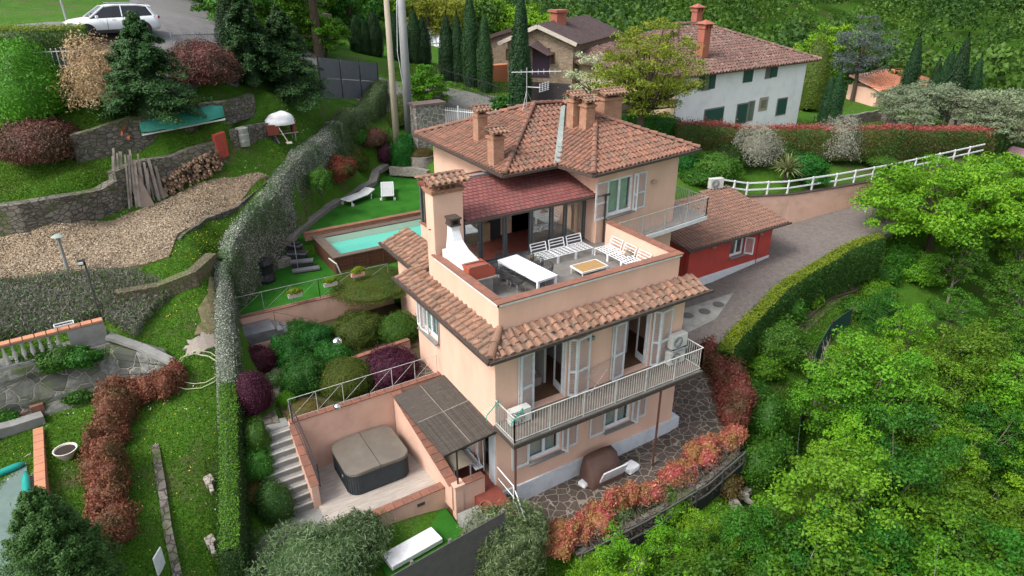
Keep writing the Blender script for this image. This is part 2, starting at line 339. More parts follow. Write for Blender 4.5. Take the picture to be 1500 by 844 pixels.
L_REDTOP = leafmat('leaf_photinia_new', (.24, .04, .04), (.40, .12, .10), (.20, .06, .04), .9, amt=.5)
L_DAISY = mat('daisy_white', (.75, .75, .70))
# ================================================================== THE GROUND
ctl = []
def cp(px, py, z): p = at(px, py, z); ctl.append((p[0], p[1], z))
def cw(x, y, z): ctl.append((x, y, z))
# under and around the villa
for x, y, z in ((0,0,-1.5),(4,0,-1.4),(9,0,-1.2),(1,-2.2,-1.6),(5,-2.2,-1.5),(9,-2,-1.3),(0,6,-1.0),(9,6,.1),(11,2,-.6),(11.6,-.4,-1.1),(12,6,.15),
                (14,5,.35),(17,7,.85),(20,8,1.0),(25,7.6,1.1),(28,9,1.2),(12,3,-.15),(14.5,3.1,.25),(18,4.6,.75),(22,6,.95)): cw(x, y, z-.12)
for x, y, z in ((1,-3.6,-2.6),(5,-4.3,-2.9),(9,-3.6,-2.8),(12.5,-2,-2.2),(-3,-1.5,-.9),(-5,0,-.4),(-7,-1.5,-.6),(-4,-5,-3),(-1,-7,-5),(5,-8,-6),(-10,-17,-9),(-25,-17,-5),(-20,-30,-12),
                (10,-14,-9),(15,-8,-6.5),(20,-4,-4.5),(25,-1,-3),(30,3,-1.5),(25,-12,-9.5),(35,-6,-7),(45,0,-5),(60,5,-5),(40,-25,-16),(70,-20,-18),(100,0,-16),(130,-60,-40),(60,-70,-40),(0,-60,-30),(-60,-60,-20)): cw(x, y, z)
for x, y, z in ((15.5,1.3,-1.4),(19,2.8,-1.0),(23,4,-.6),(27.5,5.6,-.2),(31,7.5,.4)): cw(x, y, z)
# garden right of the house, behind the driveway
for a in ((1240,318,1.7),(1300,300,2.2),(1400,270,2.8),(1470,238,3.4),(1150,270,4.4),(1080,262,4.5),(1250,255,4.4),(1350,240,4.6),(1100,235,5.0),(1000,215,5.5),
          (1060,184,5.2),(1165,181,4.2),(1115,183,4.7),(1200,203,4.9),(1300,205,4.8),(1400,205,4.6),(1495,205,4.3),(1250,165,4.0),(1400,160,3.4),(1495,150,2.6),(1050,240,5.0)): cp(*a)
# entrance road behind the villa
for a in ((622,195,7.0),(600,158,7.8),(700,166,7.4),(800,180,7.0),(880,190,6.6),(950,185,6.4),(740,135,8.2),(820,135,8.2),(560,150,8.2),(510,148,8.8),(650,130,8.8),(900,150,7.2)): cp(*a)
for x, y, z in ((28,22,5.3),(40,27,4.6),(48,27,3.6),(34,32,5.0),(8,20,4.6),(12,20,5.0),(16,14,4.6),(18,20,5.4),(14,26,5.8),(10,16,4.5),(5,12,3.2),(8,12,3.4),(14,10,4.0),(18,12,4.2),(22,12,4.4)): cw(x, y, z)
# villa garden
for a in ((375,640,2.1),(385,560,2.25),(385,500,2.4),(470,590,2.3),(560,480,2.3),(600,530,2.3),(620,490,2.2),(370,470,2.5),(365,700,.9),(400,760,.1),(385,800,0),(365,840,-.3),(470,800,-.2),(600,790,-.5),(650,760,-.6),(700,760,-1.0),(740,740,-1.3)): cp(*a)
for a in ((360,440,3.4),(480,420,3.4),(590,400,3.4),(400,390,3.5),(440,370,3.7),(430,350,4.2),(470,305,4.35),(540,262,4.6),(600,255,4.6),(600,300,4.35),(520,250,4.8),(560,225,5.6),(600,215,6.0)): cp(*a)
# the neighbour's ground, higher, left of the ivy wall
for a in ((300,835,.9),(240,830,1.2),(150,830,1.9),(305,700,2.1),(230,700,2.3),(120,700,2.7),(60,640,3.1),(10,700,3.0),(10,830,2.6),(310,600,3.1),(220,620,2.9),(100,625,3.1),(305,530,4.0),(270,500,4.4),(262,545,3.9),(240,560,3.2),
          (200,500,4.8),(160,485,5.0),(60,604,3.15),(0,616,3.2),(130,596,3.1),(60,480,5.2),(0,495,5.3),(100,470,5.3),(20,440,5.9),(310,440,5.1),(240,450,5.0),(305,400,5.9),(240,400,6.1),(150,400,6.3),(20,390,6.5),(330,345,6.7),(260,330,6.8),(150,330,6.9),(20,330,7.0),
          (400,265,7.6),(340,270,7.5),(250,275,7.6),(150,318,7.1),(440,225,8.3),(400,205,8.7),(350,222,8.4),(300,240,8.0),(240,265,7.8),(60,270,9.0),(10,230,9.4),(120,250,9.1),(110,225,9.4),(330,200,9.1),(470,170,8.9),(440,170,9.1),(530,165,8.5),
          (200,190,10.3),(300,170,10.3),(370,150,10.4),(100,180,10.8),(20,170,11.1),(120,110,12.8),(40,110,12.9),(220,110,12.9),(300,110,12.7),(400,120,11.6)): cp(*a)
for a in ((160,47,14.5),(60,60,14.4),(280,65,13.9),(250,20,14.9),(20,30,15.0),(340,40,14.0),(100,10,15.3),(430,80,12.5)): cp(*a)
# beyond
for px, d, z in ((450,75,12),(500,100,13),(560,90,10),(640,90,9.5),(700,70,8.6),(780,80,8.4),(850,75,7.8),(950,80,6.8),(1100,80,5.4),(1250,85,4.6),(1400,80,3.6),(1480,75,3),(300,80,16),(100,75,17),(0,60,16),
                 (900,110,3),(1100,110,0),(1300,110,-2),(1480,110,-4),(700,120,8),(400,140,22),(200,140,26),(0,120,22),(-200,90,18),(-300,50,12),(-400,30,6)):
    d0 = ray(px, 200); h = math.hypot(d0[0], d0[1]); ctl.append((CAM[0]+d0[0]/h*d, CAM[1]+d0[1]/h*d, z))
ctl = np.array(ctl); P2 = ctl[:, :2]
K = np.sqrt(((P2[:, None]-P2[None])**2).sum(2)+.3); n_ = len(ctl)
A = np.zeros((n_+3, n_+3)); A[:n_, :n_] = K; A[:n_, n_] = 1; A[:n_, n_+1:] = P2; A[n_, :n_] = 1; A[n_+1:, :n_] = P2.T
A[:n_, :n_] -= np.eye(n_)*.5
W_ = np.linalg.solve(A, np.concatenate([ctl[:, 2], [0, 0, 0]]))
def Hv(x, y):
    x = np.atleast_1d(np.asarray(x, float)); y = np.atleast_1d(np.asarray(y, float)); out = np.empty(len(x))
    for i in range(0, len(x), 4000):
        xs, ys = x[i:i+4000], y[i:i+4000]
        k = np.sqrt((xs[:, None]-P2[None, :, 0])**2+(ys[:, None]-P2[None, :, 1])**2+.3)
        out[i:i+4000] = k @ W_[:n_]+W_[n_]+W_[n_+1]*xs+W_[n_+2]*ys
    # the wooded valley side far behind rises again
    dx, dy = x-CAM[0], y-CAM[1]; d = np.hypot(dx, dy); ang = np.degrees(np.arctan2(dy, dx))-58.2    # + is left of the view
    near = np.clip((d-95)/60, 0, 1); near = near*near*(3-2*near)
    side = np.clip((-ang-2)/26, 0, 1)
    base = 6-side*34
    rise = np.clip(d-(150+side*30), 0, 420)*(.24+side*.05)
    front = np.clip((np.abs(ang)-75)/40, 0, 1)
    far = (base+rise+8*np.sin(x/47.+1)*np.cos(y/39.)+4*np.sin(x/21.+y/26.))*(1-front)+(-35)*front
    return out*(1-near)+far*near
def H(x, y): return float(Hv([x], [y])[0])
def ong(px, py, lift=0.0):                   # where the ray through a picture point meets the ground
    d = ray(px, py); t = np.linspace(8, 260, 2600) if py < 840 else np.linspace(6, 60, 800)
    p = CAM+d[None]*t[:, None]; h = Hv(p[:, 0], p[:, 1])
    k = np.argmax(p[:, 2] < h)
    if not (p[:, 2] < h).any(): k = len(t)-1
    q = p[k].copy(); q[2] = h[k]+lift; return q
def axis(lo, hi, a, b, fine, grow=1.18):
    v = list(np.arange(a, b+.01, fine)); s = fine; x = b
    while x < hi: s = min(s*grow, 22); x += s; v.append(x)
    s = fine; x = a
    while x > lo: s = min(s*grow, 22); x -= s; v.insert(0, x)
    return np.array(v)
xs = axis(-450, 700, -24, 34, .5); ys = axis(-260, 800, -12, 42, .5)
X, Y = np.meshgrid(xs, ys); Z = Hv(X.ravel(), Y.ravel()).reshape(X.shape)
PLAT = []      # (polygon, top): the ground stays below these
house_fp = [(-.1,-.1),(9.1,-.1),(9.1,5.5),(15,5.5),(15,16),(4,16),(1.2,12),(1.2,7),(-.1,7)]
def P(*pts): return [tuple(at(*p)[:2]) for p in pts]
deck_poly = [(-6.15,.75),(-1.6,.75),(-1.6,4.45),(-6.15,4.45)]
perg_poly = [(-2.1,-.9),(0,-.9),(0,4.3),(-2.1,4.3)]
lowlawn = [(-6.5,12.15),(1.9,12.15),(1.9,11.3),(6,11.3),(6,15.3),(4.6,18.6),(-2.2,18.6),(-6.2,17.0)]
uplawn = P((418,352,4.4),(440,334,4.4),(478,306,4.4),(520,281,4.4),(548,268,4.4),(572,252,4.4),(625,256,4.4),(640,300,4.4))+[(6.5,18.1),(-1.2,18.1)]
bedpoly = [(-6.2,4.6),(0,4.6),(0,6.6),(1.2,6.6),(1.2,12.2),(-6.4,12.2)]
front_pave = [(0.0,-2.3),(4,-2.35),(8,-2.4),(10.6,-2.0),(12.3,-1.0),(13.1,.8),(13.6,2.6),(11.5,4.5),(9,4.6),(9,0),(0,0)]
drive = [(13.6,2.6),(16,3.2),(20,4.2),(25,5.1),(30,5.4),(36,5.6),(44,6.0),(50,6.0),(52,8.7),(46,9.0),(40,9.9),(35,10.7),(30,11.8),(27,12.2),(9,12.3),(9,4.6),(11.5,4.5)]
for poly, z in ((house_fp, -1.45), ([(-6.7,.2),(-1.2,.2),(-1.2,5.0),(-6.7,5.0)], .02), (perg_poly, -.1), ([(-6.9,11.6),(6,11.2),(6,18.4),(-6.4,17.2)], 3.3), (uplawn, 4.2), (bedpoly, 2.12)):
    xs0 = [p[0] for p in poly]; ys0 = [p[1] for p in poly]
    I = np.where((ys > min(ys0)-.3) & (ys < max(ys0)+.3))[0]; J = np.where((xs > min(xs0)-.3) & (xs < max(xs0)+.3))[0]
    for i in I:
        for j in J:
            if inpoly(xs[j], ys[i], poly): Z[i, j] = min(Z[i, j], z)
def drive_z(x, y):
    t = min(max((x-9)/18, 0), 1); a = -.35+1.5*t if x < 27 else 1.15+(x-27)*.095
    return a+min(0, (y-4.2))*.18*max(0, 1-max(0, x-9)/6.0)-.15*max(0, 1-max(0, x-9)/5)
def pave_z(x, y):
    return -1.25+.033*x+ (.0 if x < 9 else (x-9)*.10)+max(0, min(1, (y-0)/4.6))*(.55 if x > 8.9 else 0)
for i in np.where((ys > -3) & (ys < 20))[0]:
    for j in np.where((xs > -1) & (xs < 50))[0]:
        if inpoly(xs[j], ys[i], drive): Z[i, j] = drive_z(xs[j], ys[i])-.25
        elif inpoly(xs[j], ys[i], front_pave): Z[i, j] = pave_z(xs[j], ys[i])-.25
RWL = [at(*p) for p in ((1062,284,4.15),(1100,289,3.75),(1160,286,3.6),(1230,275,3.6),(1310,260,3.75),(1380,244,4.0),(1445,229,4.15))]
for a_, b_ in zip(RWL, RWL[1:]):
    dv = (b_-a_)[:2]; Lq = np.linalg.norm(dv); dv = dv/Lq; nv = np.array([-dv[1], dv[0]])
    sx = X-a_[0]; sy = Y-a_[1]; al = sx*dv[0]+sy*dv[1]; pe = sx*nv[0]+sy*nv[1]
    zz = a_[2]+(b_[2]-a_[2])*np.clip(al/Lq, 0, 1); k_ = (al > -.6) & (al < Lq+.6)
    lim = zz-.12+np.clip(pe-.3, 0, 9)*.28
    Z = np.where(k_ & (pe > .1) & (pe < 7), np.minimum(Z, lim), Z); Z = np.where(k_ & (pe > .5) & (pe < 3), np.maximum(Z, zz-.3), Z)
    Z = np.where(k_ & (pe <= .1) & (pe > -6) & (X < 46), np.minimum(Z, .9+np.clip(X-27, 0, 99)*.095), Z)
nz, nx = X.shape; Z_GRID = Z.copy()
vv = np.stack([X.ravel(), Y.ravel(), Z.ravel()], 1)
jj, ii = np.meshgrid(np.arange(nx-1), np.arange(nz-1)); a0 = (ii*nx+jj).ravel()
ff = np.stack([a0, a0+1, a0+nx+1, a0+nx], 1)
def npmesh(name, verts, faces, mat, tint=None, parent=None, smooth=False, k=4):
    me = bpy.data.meshes.new(name); nv, nf = len(verts), len(faces)
    me.vertices.add(nv); me.vertices.foreach_set('co', np.asarray(verts, np.float32).ravel())
    me.loops.add(nf*k); me.loops.foreach_set('vertex_index', np.asarray(faces, np.int32).ravel())
    me.polygons.add(nf); me.polygons.foreach_set('loop_start', np.arange(0, nf*k, k, dtype=np.int32)); me.polygons.foreach_set('loop_total', np.full(nf, k, np.int32))
    if smooth: me.polygons.foreach_set('use_smooth', np.ones(nf, bool))
    me.update(calc_edges=True)
    if me.validate(): print('INVALID MESH', name)
    if tint is not None: a = me.attributes.new('tint', 'FLOAT', 'FACE'); a.data.foreach_set('value', np.asarray(tint, np.float32))
    me.materials.append(mat); o = bpy.data.objects.new(name, me); COL.objects.link(o)
    if parent: o.parent = parent
    return o
tag(npmesh('ground', vv, ff, GROUND, smooth=True), kind='structure')
def sheet(name, poly, zf, mat, step=.5, thick=.25, kind='structure'):
    """a patch of ground surface following zf, with a skirt down"""
    x0, x1 = min(p[0] for p in poly), max(p[0] for p in poly); y0, y1 = min(p[1] for p in poly), max(p[1] for p in poly)
    import bmesh
    bm = bmesh.new(); vs_ = [bm.verts.new((p[0], p[1], 0)) for p in poly]; f = bm.faces.new(vs_)
    if f.normal.z < 0: f.normal_flip()
    for ax, lo, hi in ((0, x0, x1), (1, y0, y1)):
        c = lo+step
        while c < hi:
            co = (c, 0, 0) if ax == 0 else (0, c, 0); no = (1, 0, 0) if ax == 0 else (0, 1, 0)
            bmesh.ops.bisect_plane(bm, geom=bm.verts[:]+bm.edges[:]+bm.faces[:], plane_co=co, plane_no=no); c += step
    for v in bm.verts: v.co.z = zf(v.co.x, v.co.y)
    bm.normal_update()
    ed = [e for e in bm.edges if len(e.link_faces) == 1]
    r = bmesh.ops.extrude_edge_only(bm, edges=ed)
    for v in r['geom']:
        if isinstance(v, bmesh.types.BMVert): v.co.z -= thick
    bmesh.ops.recalc_face_normals(bm, faces=bm.faces)
    me = bpy.data.meshes.new(name); bm.to_mesh(me); bm.free(); me.materials.append(mat)
    o = bpy.data.objects.new(name, me); COL.objects.link(o); return tag(o, kind=kind)
sheet('lower_lawn', lowlawn, lambda x, y: 3.5, LAWN, 2, 1.2)
sheet('upper_lawn', uplawn, lambda x, y: 4.4, LAWN, 2, 1.0)
sheet('flower_bed', bedpoly, lambda x, y: 2.3+.05*math.sin(x*2)*math.cos(y*2), SOIL, .5, .4)
sheet('crazy_paving', front_pave, pave_z, CRAZY, 1, .35)
sheet('driveway', drive, drive_z, PORPHYRY, 1, .35)
conc = P((1000,452,.3),(1075,432,.4),(1048,470,.2),(1003,490,.1),(998,470,.1))
sheet('concrete_strip', conc, lambda x, y: drive_z(x, y)+.012, CONCRETE, 1, .05)
m = MB()
for px, py in ((1008,462),(1032,458),(1052,450)):
    c = at(px, py, .25); m.lathe([(0.33,0.0),(.33,.03),(.29,.035),(.0,.035)], (c[0], c[1], drive_z(c[0], c[1])+.004), 16)
tag(m.build('manhole_cover', mat('cast_iron', (.07,.07,.07), (.11,.10,.09), 20)), 'round iron manhole covers in the pale strip beside the house', 'manhole cover')
# roads
def ribbon(name, pts, wd, mat, lift=.05, thick=.3):
    L, R = [], []
    for i, p in enumerate(pts):
        a = np.array(pts[max(i-1, 0)][:2]); b = np.array(pts[min(i+1, len(pts)-1)][:2]); d = b-a; d /= np.linalg.norm(d); nn = np.array([-d[1], d[0]])
        ww = wd[i] if hasattr(wd, '__len__') else wd
        L.append(tuple(np.array(p[:2])+nn*ww/2)); R.append(tuple(np.array(p[:2])-nn*ww/2))
    poly = R+L[::-1]
    return sheet(name, poly, lambda x, y: H(x, y)+lift, mat, .8, thick)
rp = [ong(*p) for p in ((1010,185),(900,183),(800,172),(715,163),(640,154),(585,146))]
rp2 = [np.array(rp[-1][:2])+np.array(v) for v in ((-6, 3.5), (-13, 4))]
ribbon('entrance_road', [tuple(p[:2]) for p in rp]+[tuple(p) for p in rp2], 5.5, ASPHALT, .06)
c1 = [ong(*p) for p in ((-60,70),(20,58),(110,55),(190,58),(250,50),(280,36),(276,16))]
ribbon('upper_road', [tuple(p[:2]) for p in c1]+[tuple(c1[-1][:2]+(c1[-1]-c1[-2])[:2]*.8)], [4,4.5,6,7,7,7.5,8,8], ASPHALT, .06)
# tilled plot of the neighbour
plot = [tuple(ong(*p)[:2]) for p in ((-60,420),(0,410),(80,408),(150,402),(210,392),(248,378),(262,345),(300,322),(345,308),(395,262),(345,262),(290,272),(255,290),(200,312),(100,330),(20,345),(-60,350))]
sheet('tilled_plot', plot, lambda x, y: H(x, y)+.06+.03*math.sin(x*3)*math.cos(y*3.3), TILLED, .4, .25)
# ================================================================== THE VILLA
villa = thing('villa', 'pink three storey villa with terracotta tiled roofs and a roof terrace', 'house', (4.5, 6, -1.3))
def wall_x(mb, x0, x1, y, th, z0, z1, ops=()):
    """wall along x at face y, thickness th towards +y; ops (u0,u1,a,b) openings"""
    cuts = sorted(ops); x = x0
    for (u0, u1, a, b) in cuts:
        if u0 > x: mb.box((x, y, z0), (u0, y+th, z1))
        if a > z0: mb.box((u0, y, z0), (u1, y+th, a))
        if b < z1: mb.box((u0, y, b), (u1, y+th, z1))
        x = u1
    if x < x1: mb.box((x, y, z0), (x1, y+th, z1))
def wall_y(mb, y0, y1, x, th, z0, z1, ops=()):
    cuts = sorted(ops); y = y0
    for (u0, u1, a, b) in cuts:
        if u0 > y: mb.box((x, y, z0), (x+th, u0, z1))
        if a > z0: mb.box((x, u0, z0), (x+th, u1, a))
        if b < z1: mb.box((x, u0, b), (x+th, u1, z1))
        y = u1
    if y < y1: mb.box((x, y, z0), (x+th, y1, z1))
F1, F2, TZ, PT = 3.0, 6.3, 6.3, 7.45
doorA = (1.62, 3.1, 3.02, 5.55); doorB = (5.9, 7.25, 3.02, 5.55)
wA = (1.45, 2.95, .55, 1.75); wB = (5.15, 6.55, .55, 1.75)
m = MB()
wall_x(m, 0, 9, 0, .3, -1.4, 2.85, (wA, wB)); wall_x(m, 0, 9, 0, .3, 2.85, 6.05, (doorA, doorB))
wall_y(m, .3, 6.5, 0, .3, -1.4, 2.85, ((.45, 1.35, .1, 2.35), (2.6, 3.5, .1, 2.35))); wall_y(m, .3, 6.5, 0, .3, 2.85, 6.05, ((4.5, 6.1, 4.1, 5.4),))
wall_y(m, .3, 6.5, 8.7, .3, -1.4, 6.05); wall_x(m, .3, 8.7, 6.2, .3, -1.4, 6.05)
m.build('wall', STUCCO, villa)
# rear wing (lower block behind the first) and main volume
m = MB(); wall_y(m, 6.5, 11.2, 1.15, .3, 1.5, 6.0, ((7.6, 9.0, 4.1, 5.3),)); wall_x(m, 1.45, 5.2, 10.9, .3, 1.5, 6.0); m.box((5.0,6.5,-1.2),(9,11.2,6.0)); m.box((1.45,6.5,1.0),(5.2,10.9,5.9)); m.build('wall', STUCCO, villa)
a7 = math.radians(6.5)
def rot(u, v): return (8.9+u*math.cos(a7)-v*math.sin(a7), 5.45+u*math.sin(a7)+v*math.cos(a7))
m = MB()     # front wing of the upper floor, turned a few degrees
def quadwall(mb, p, q, th, z0, z1, ops=()):
    """wall from p to q (left to right seen from outside), openings by distance from p"""
    p = np.array(p, float); q = np.array(q, float); d = q-p; L = np.linalg.norm(d); d /= L; nn = np.array([-d[1], d[0]])
    x = 0
    def seg(a, b, u, v):
        if b-a > 1e-4 and v-u > 1e-4:
            c = p+d*(a+b)/2+nn*th/2; mb.obb((c[0], c[1], (u+v)/2), (d[0]*(b-a)/2, d[1]*(b-a)/2, 0), (nn[0]*th/2, nn[1]*th/2, 0), (0, 0, (v-u)/2))
    for (u0, u1, a, b) in sorted(ops):
        seg(x, u0, z0, z1); seg(u0, u1, z0, a); seg(u0, u1, b, z1); x = u1
    seg(x, L, z0, z1)
uw = (.62, 2.28, 7.45, 9.2)
quadwall(m, rot(-.35, 0), rot(5.1, 0), .3, 2.6, 9.62, (uw,))
e = rot(5.1, .3); m.prism([rot(5.1, .3), rot(4.8, .3), (13.4, 15.3), (14.1, 15.3)], 0.9, 9.62)
m.prism([(5.25, 8.6), (8.55, 8.6), (8.55, 5.72), rot(-.05, .3), rot(.02, 3), (9.2, 15.3), (5.25, 15.3)], 2.6, 9.62)
m.prism([(9.0, 11), (13.5, 11), (13.5, 15.3), (9.0, 15.3)], .9, 9.6)
m.build('wall', STUCCO, villa)
m = MB(); m.prism([rot(-.3,.3), rot(5,.3), (13.9,11), (8.7,11)], 9.45, 9.6); m.prism([rot(-.3,.3), rot(4.8,.3), (13.6,11), (8.7,11)], 6.1, 6.3); m.build('floor_slab', INWALL, villa)
# plinth
m = MB(); m.prism([(-.06,-.07),(9.45,-.07),(9.45,.9),(8.9,.9),(8.9,.05),(-.06,.05)], -1.5, [-.32,-.34,-.34,-.34,-.34,-.32]); m.build('plinth', PLINTH, villa)
# floors and rooms behind the open french doors
m = MB(); m.box((.3,.3,2.8),(8.7,6.2,2.98)); m.build('room_floor', WOODFLOOR, villa)
m = MB(); m.box((.3,.3,5.75),(8.7,6.2,5.9)); m.box((4.3,.3,3),(4.42,6.2,5.75)); m.box((.3,3.9,3),(4.3,4.0,5.75)); m.box((4.42,3.9,3),(8.7,4.0,5.75)); m.box((2.9,1.2,3),(3.0,3.9,5.75)); m.box((7.15,1.3,3),(7.25,3.9,5.75)); m.build('partition', INWALL, villa)
BEDM = mat('bed_linen', (.25,.2,.17), (.35,.3,.26), 3)
m = MB(); m.box((5.2,1.4,2.985),(6.6,3.3,3.45)); m.build('bed', BEDM, villa)
m = MB(); m.box((2.0,1.2,2.985),(2.8,3.4,3.35)); m.box((2.05,1.5,3.34),(2.75,3.3,3.5)); m.build('bed', mat('bed_linen', (.25,.2,.17), (.35,.3,.26), 3), villa)
m = MB(); m.box((0.3,.3,0),(8.7,6.2,.08)); m.build('room_floor', COTTO, villa)
# ------------------------------------------------------------ roofs
def tiles(mb, O, U, V, poly, su=.27, sv=.36, r=.085, jit=.03, n=5, tl=None, bed=True):
    """rows of barrel tiles on a slope: O origin at the eave, U along the eave, V up the slope (unit vectors), poly in (u, v)"""
    O, U, V = (np.array(k, float) for k in (O, U, V)); Nn = np.cross(U, V); Nn /= np.linalg.norm(Nn)
    if Nn[2] < 0: Nn = -Nn
    us = [p[0] for p in poly]; vs_ = [p[1] for p in poly]; tl = tl or sv*1.22
    u = min(us)+su/2
    while u < max(us):
        v = min(vs_)-.02; k = 0
        while v < max(vs_)-.05:
            if inpoly(u, v+sv*.5, poly) and (inpoly(u-su*.3, v+sv*.35, poly) or inpoly(u+su*.3, v+sv*.35, poly)):
                t = random.random(); du = random.gauss(0, jit*.35); sk = random.gauss(0, jit); r0 = r*random.uniform(.93, 1.07); r1 = r0*.8
                P0 = O+U*(u+du)+V*(v+random.gauss(0, jit*.4))+Nn*(.045+random.random()*.012); P1 = O+U*(u+du+sk)+V*(v+tl)+Nn*.012
                pts = []
                for P_, rr in ((P0, r0), (P1, r1)):
                    for j in range(n+1):
                        g = math.pi*j/n; pts.append(P_+U*(-math.cos(g)*rr)+Nn*(math.sin(g)*rr*.85))
                f = [(j, j+1, n+2+j, n+1+j) for j in range(n)]+[tuple(range(n, -1, -1))]
                mb.add(pts, f, t*t)
                # the pan tile between this row and the next
                Q0 = O+U*(u+su/2+du)+V*(v-.02)+Nn*.03; Q1 = O+U*(u+su/2+sk)+V*(v+tl)+Nn*.005; q = su*.36
                if inpoly(u+su*.5, v+sv*.5, poly):
                    mb.add([Q0-U*q+Nn*.03, Q0-U*q*.5, Q0+U*q*.5, Q0+U*q+Nn*.03, Q1-U*q+Nn*.03, Q1-U*q*.5, Q1+U*q*.5, Q1+U*q+Nn*.03], [(0,1,5,4),(1,2,6,5),(2,3,7,6)], min(1, t*.6+.35))
            v += sv; k += 1
        u += su
def unit(v): v = np.array(v, float); return v/np.linalg.norm(v)
def slope(mb, bedmb, corners, su=.27, sv=.36, r=.085, th=.1, **k):
    """corners in world space, first two = the eave left to right seen from outside; fills tiles and the bed under them"""
    c = [np.array(p, float) for p in corners]; O = c[0]; U = unit(c[1]-c[0]); Nn = np.cross(U, c[2]-c[0]); Nn = unit(Nn)
    if Nn[2] < 0: Nn = -Nn
    V = np.cross(Nn, U)
    if V[2] < 0: V = -V
    poly = [((p-O) @ U, (p-O) @ V) for p in c]
    top = c; bot = [p-np.array([0, 0, th]) for p in c]; n = len(c)
    if bedmb is not None: bedmb.add([*bot, *top], [tuple(range(n-1, -1, -1)), tuple(range(n, 2*n))]+[(i, (i+1) % n, n+(i+1) % n, n+i) for i in range(n)])
    tiles(mb, O, U, V, poly, su, sv, r, **k)
def caps(mb, p, q, r=.12, L=.42):
    p = np.array(p, float); q = np.array(q, float); d = q-p; n = max(1, int(np.linalg.norm(d)/L)); d /= n
    for i in range(n):
        a = p+d*i-d*.1; b = p+d*(i+1)+d*.12; D = unit(b-a); S = unit(np.cross(D, (0, 0, 1))); Up = np.cross(S, D)
        pts = []
        for P_, rr, l in ((a, r*1.05, .05), (b, r*.82, .02)):
            for j in range(7):
                g = math.pi*(j/6); pts.append(P_+S*(-math.cos(g)*rr)+Up*(math.sin(g)*rr*.9+l))
        mb.add(pts, [(j, j+1, 8+j, 7+j) for j in range(6)]+[(6,5,4,3,2,1,0)], random.random())
def gutter(mb, pts, r=.07):
    for a, b in zip(pts, pts[1:]): mb.bar(a, b, r*2, r*1.6)
# skirt roof round the terrace
ez, tz = 6.05, 6.38; ov = .55
A0, A1, A2 = (-.52,-.6,ez), (9.75,-.5,ez), (-.52, 7.35, ez)
B0, B1, B2 = (.5,.5,tz), (9.1,.5,tz), (.5, 7.35, tz)
m = MB(); bd = MB()
slope(m, bd, [A0, A1, (9.55,.5,tz), B0], .36, .34, .115, th=.08, jit=.05)
slope(m, bd, [A2, A0, B0, (.5,7.35,tz)], .36, .34, .115, th=.08, jit=.05)
caps(m, (-.48,-.55,ez+.1), (.45,.46,tz+.10), .15, .6)
slope(m, bd, [(.55,11.5,5.95), (.55,7.2,5.95), (1.9,7.2,6.5), (1.9,11.5,6.5)], .36, .34, .115, th=.08, jit=.05)
tr = m.build('skirt_roof', TILE2, villa); bd.build('roof_bed', TILEBED, tr)
g = MB(); gutter(g, [(-.62,7.4,ez-.02), (-.62,-.7,ez-.02), (9.85,-.6,ez-.02)]); gutter(g, [(.47,11.6,5.93),(.47,7.2,5.93)]); g.build('gutter', GUTTER, villa)
m = MB(); m.box((-.45,-.5,ez-.1),(9.6,.0,ez-.06)); m.box((-.45,0,ez-.1),(0,7.3,ez-.06)); m.build('soffit', mat('soffit', (.38,.25,.18), (.3,.2,.15), 5), villa)
# parapet, coping and terrace
m = MB(); m.box((.45,.5,6.0),(8.95,.72,PT)); m.box((.45,.72,6.0),(.67,5.7,PT)); m.box((8.73,.72,6.0),(8.95,4.95,PT)); pw = m.build('parapet', STUCCO, villa)
m = MB(); m.box((.40,.44,PT-.10),(9.0,.5,PT-.002)); m.box((.40,.44,PT-.10),(.45,5.4,PT-.002)); m.build('white_band', WHITE, pw)
m = MB()
def copingrow(mb, p, q, wd, z, L=.34):
    p = np.array(p, float); q = np.array(q, float); d = q-p; n = max(1, int(round(np.linalg.norm(d)/L))); d /= n; u = unit([*d, 0])[:2]; s = np.array([-u[1], u[0]])
    for i in range(n):
        c = p+d*(i+.5); h = d*.493; zz = z+random.random()*.006
        mb.obb((c[0], c[1], zz+.02), (h[0], h[1], 0), (s[0]*wd/2, s[1]*wd/2, 0), (0, 0, .022), random.random())
copingrow(m, (.37,.58), (9.05,.58), .36, PT); copingrow(m, (.55,.78), (.55,5.6), .36, PT); copingrow(m, (8.86,.78), (8.86,4.95), .36, PT); m.build('coping', COPING, pw)
m = MB(); m.box((.3,.3,6.05),(9,6.6,TZ)); m.box((9,4.9,6.05),(9.3,6.6,TZ)); m.build('terrace_floor', DECKGREY, villa)
# solarium
RY, RE, RB, RZE, RZB = 0, 5.5, 8.75, 8.62, 9.32
sx0, sx1 = 1.75, 8.75
m = MB(); bd = MB(); sh = MB()
rx0, rx1 = 1.95, 9.2
nr, ncn = 13, 30
for i in range(nr):
    for j in range(ncn):
        v0, v1 = i/nr, (i+1)/nr+.01; y0, y1 = RE+(RB-RE)*v0, RE+(RB-RE)*v1; z0, z1 = RZE+(RZB-RZE)*v0, RZE+(RZB-RZE)*v1
        x0 = rx0+(rx1-rx0)*(j+(.5 if i % 2 else 0))/ncn; x1 = x0+(rx1-rx0)/ncn; x1 = min(x1, rx1+.1); q = (x1-x0)*.12
        sh.add([(x0+q,y0,z0+.035),(x1-q,y0,z0+.035),(x1,y1,z1+.008),(x0,y1,z1+.008),(x0+q,y0,z0+.01),(x1-q,y0,z0+.01)], [(0,1,2,3),(4,5,1,0)], random.random())
rf = sh.build('solarium_roof', SHINGLE, villa)
n = [(rx0-.03,RE-.02,RZE),(rx1+.03,RE-.02,RZE),(rx1+.03,RB,RZB),(rx0-.03,RB,RZB)]
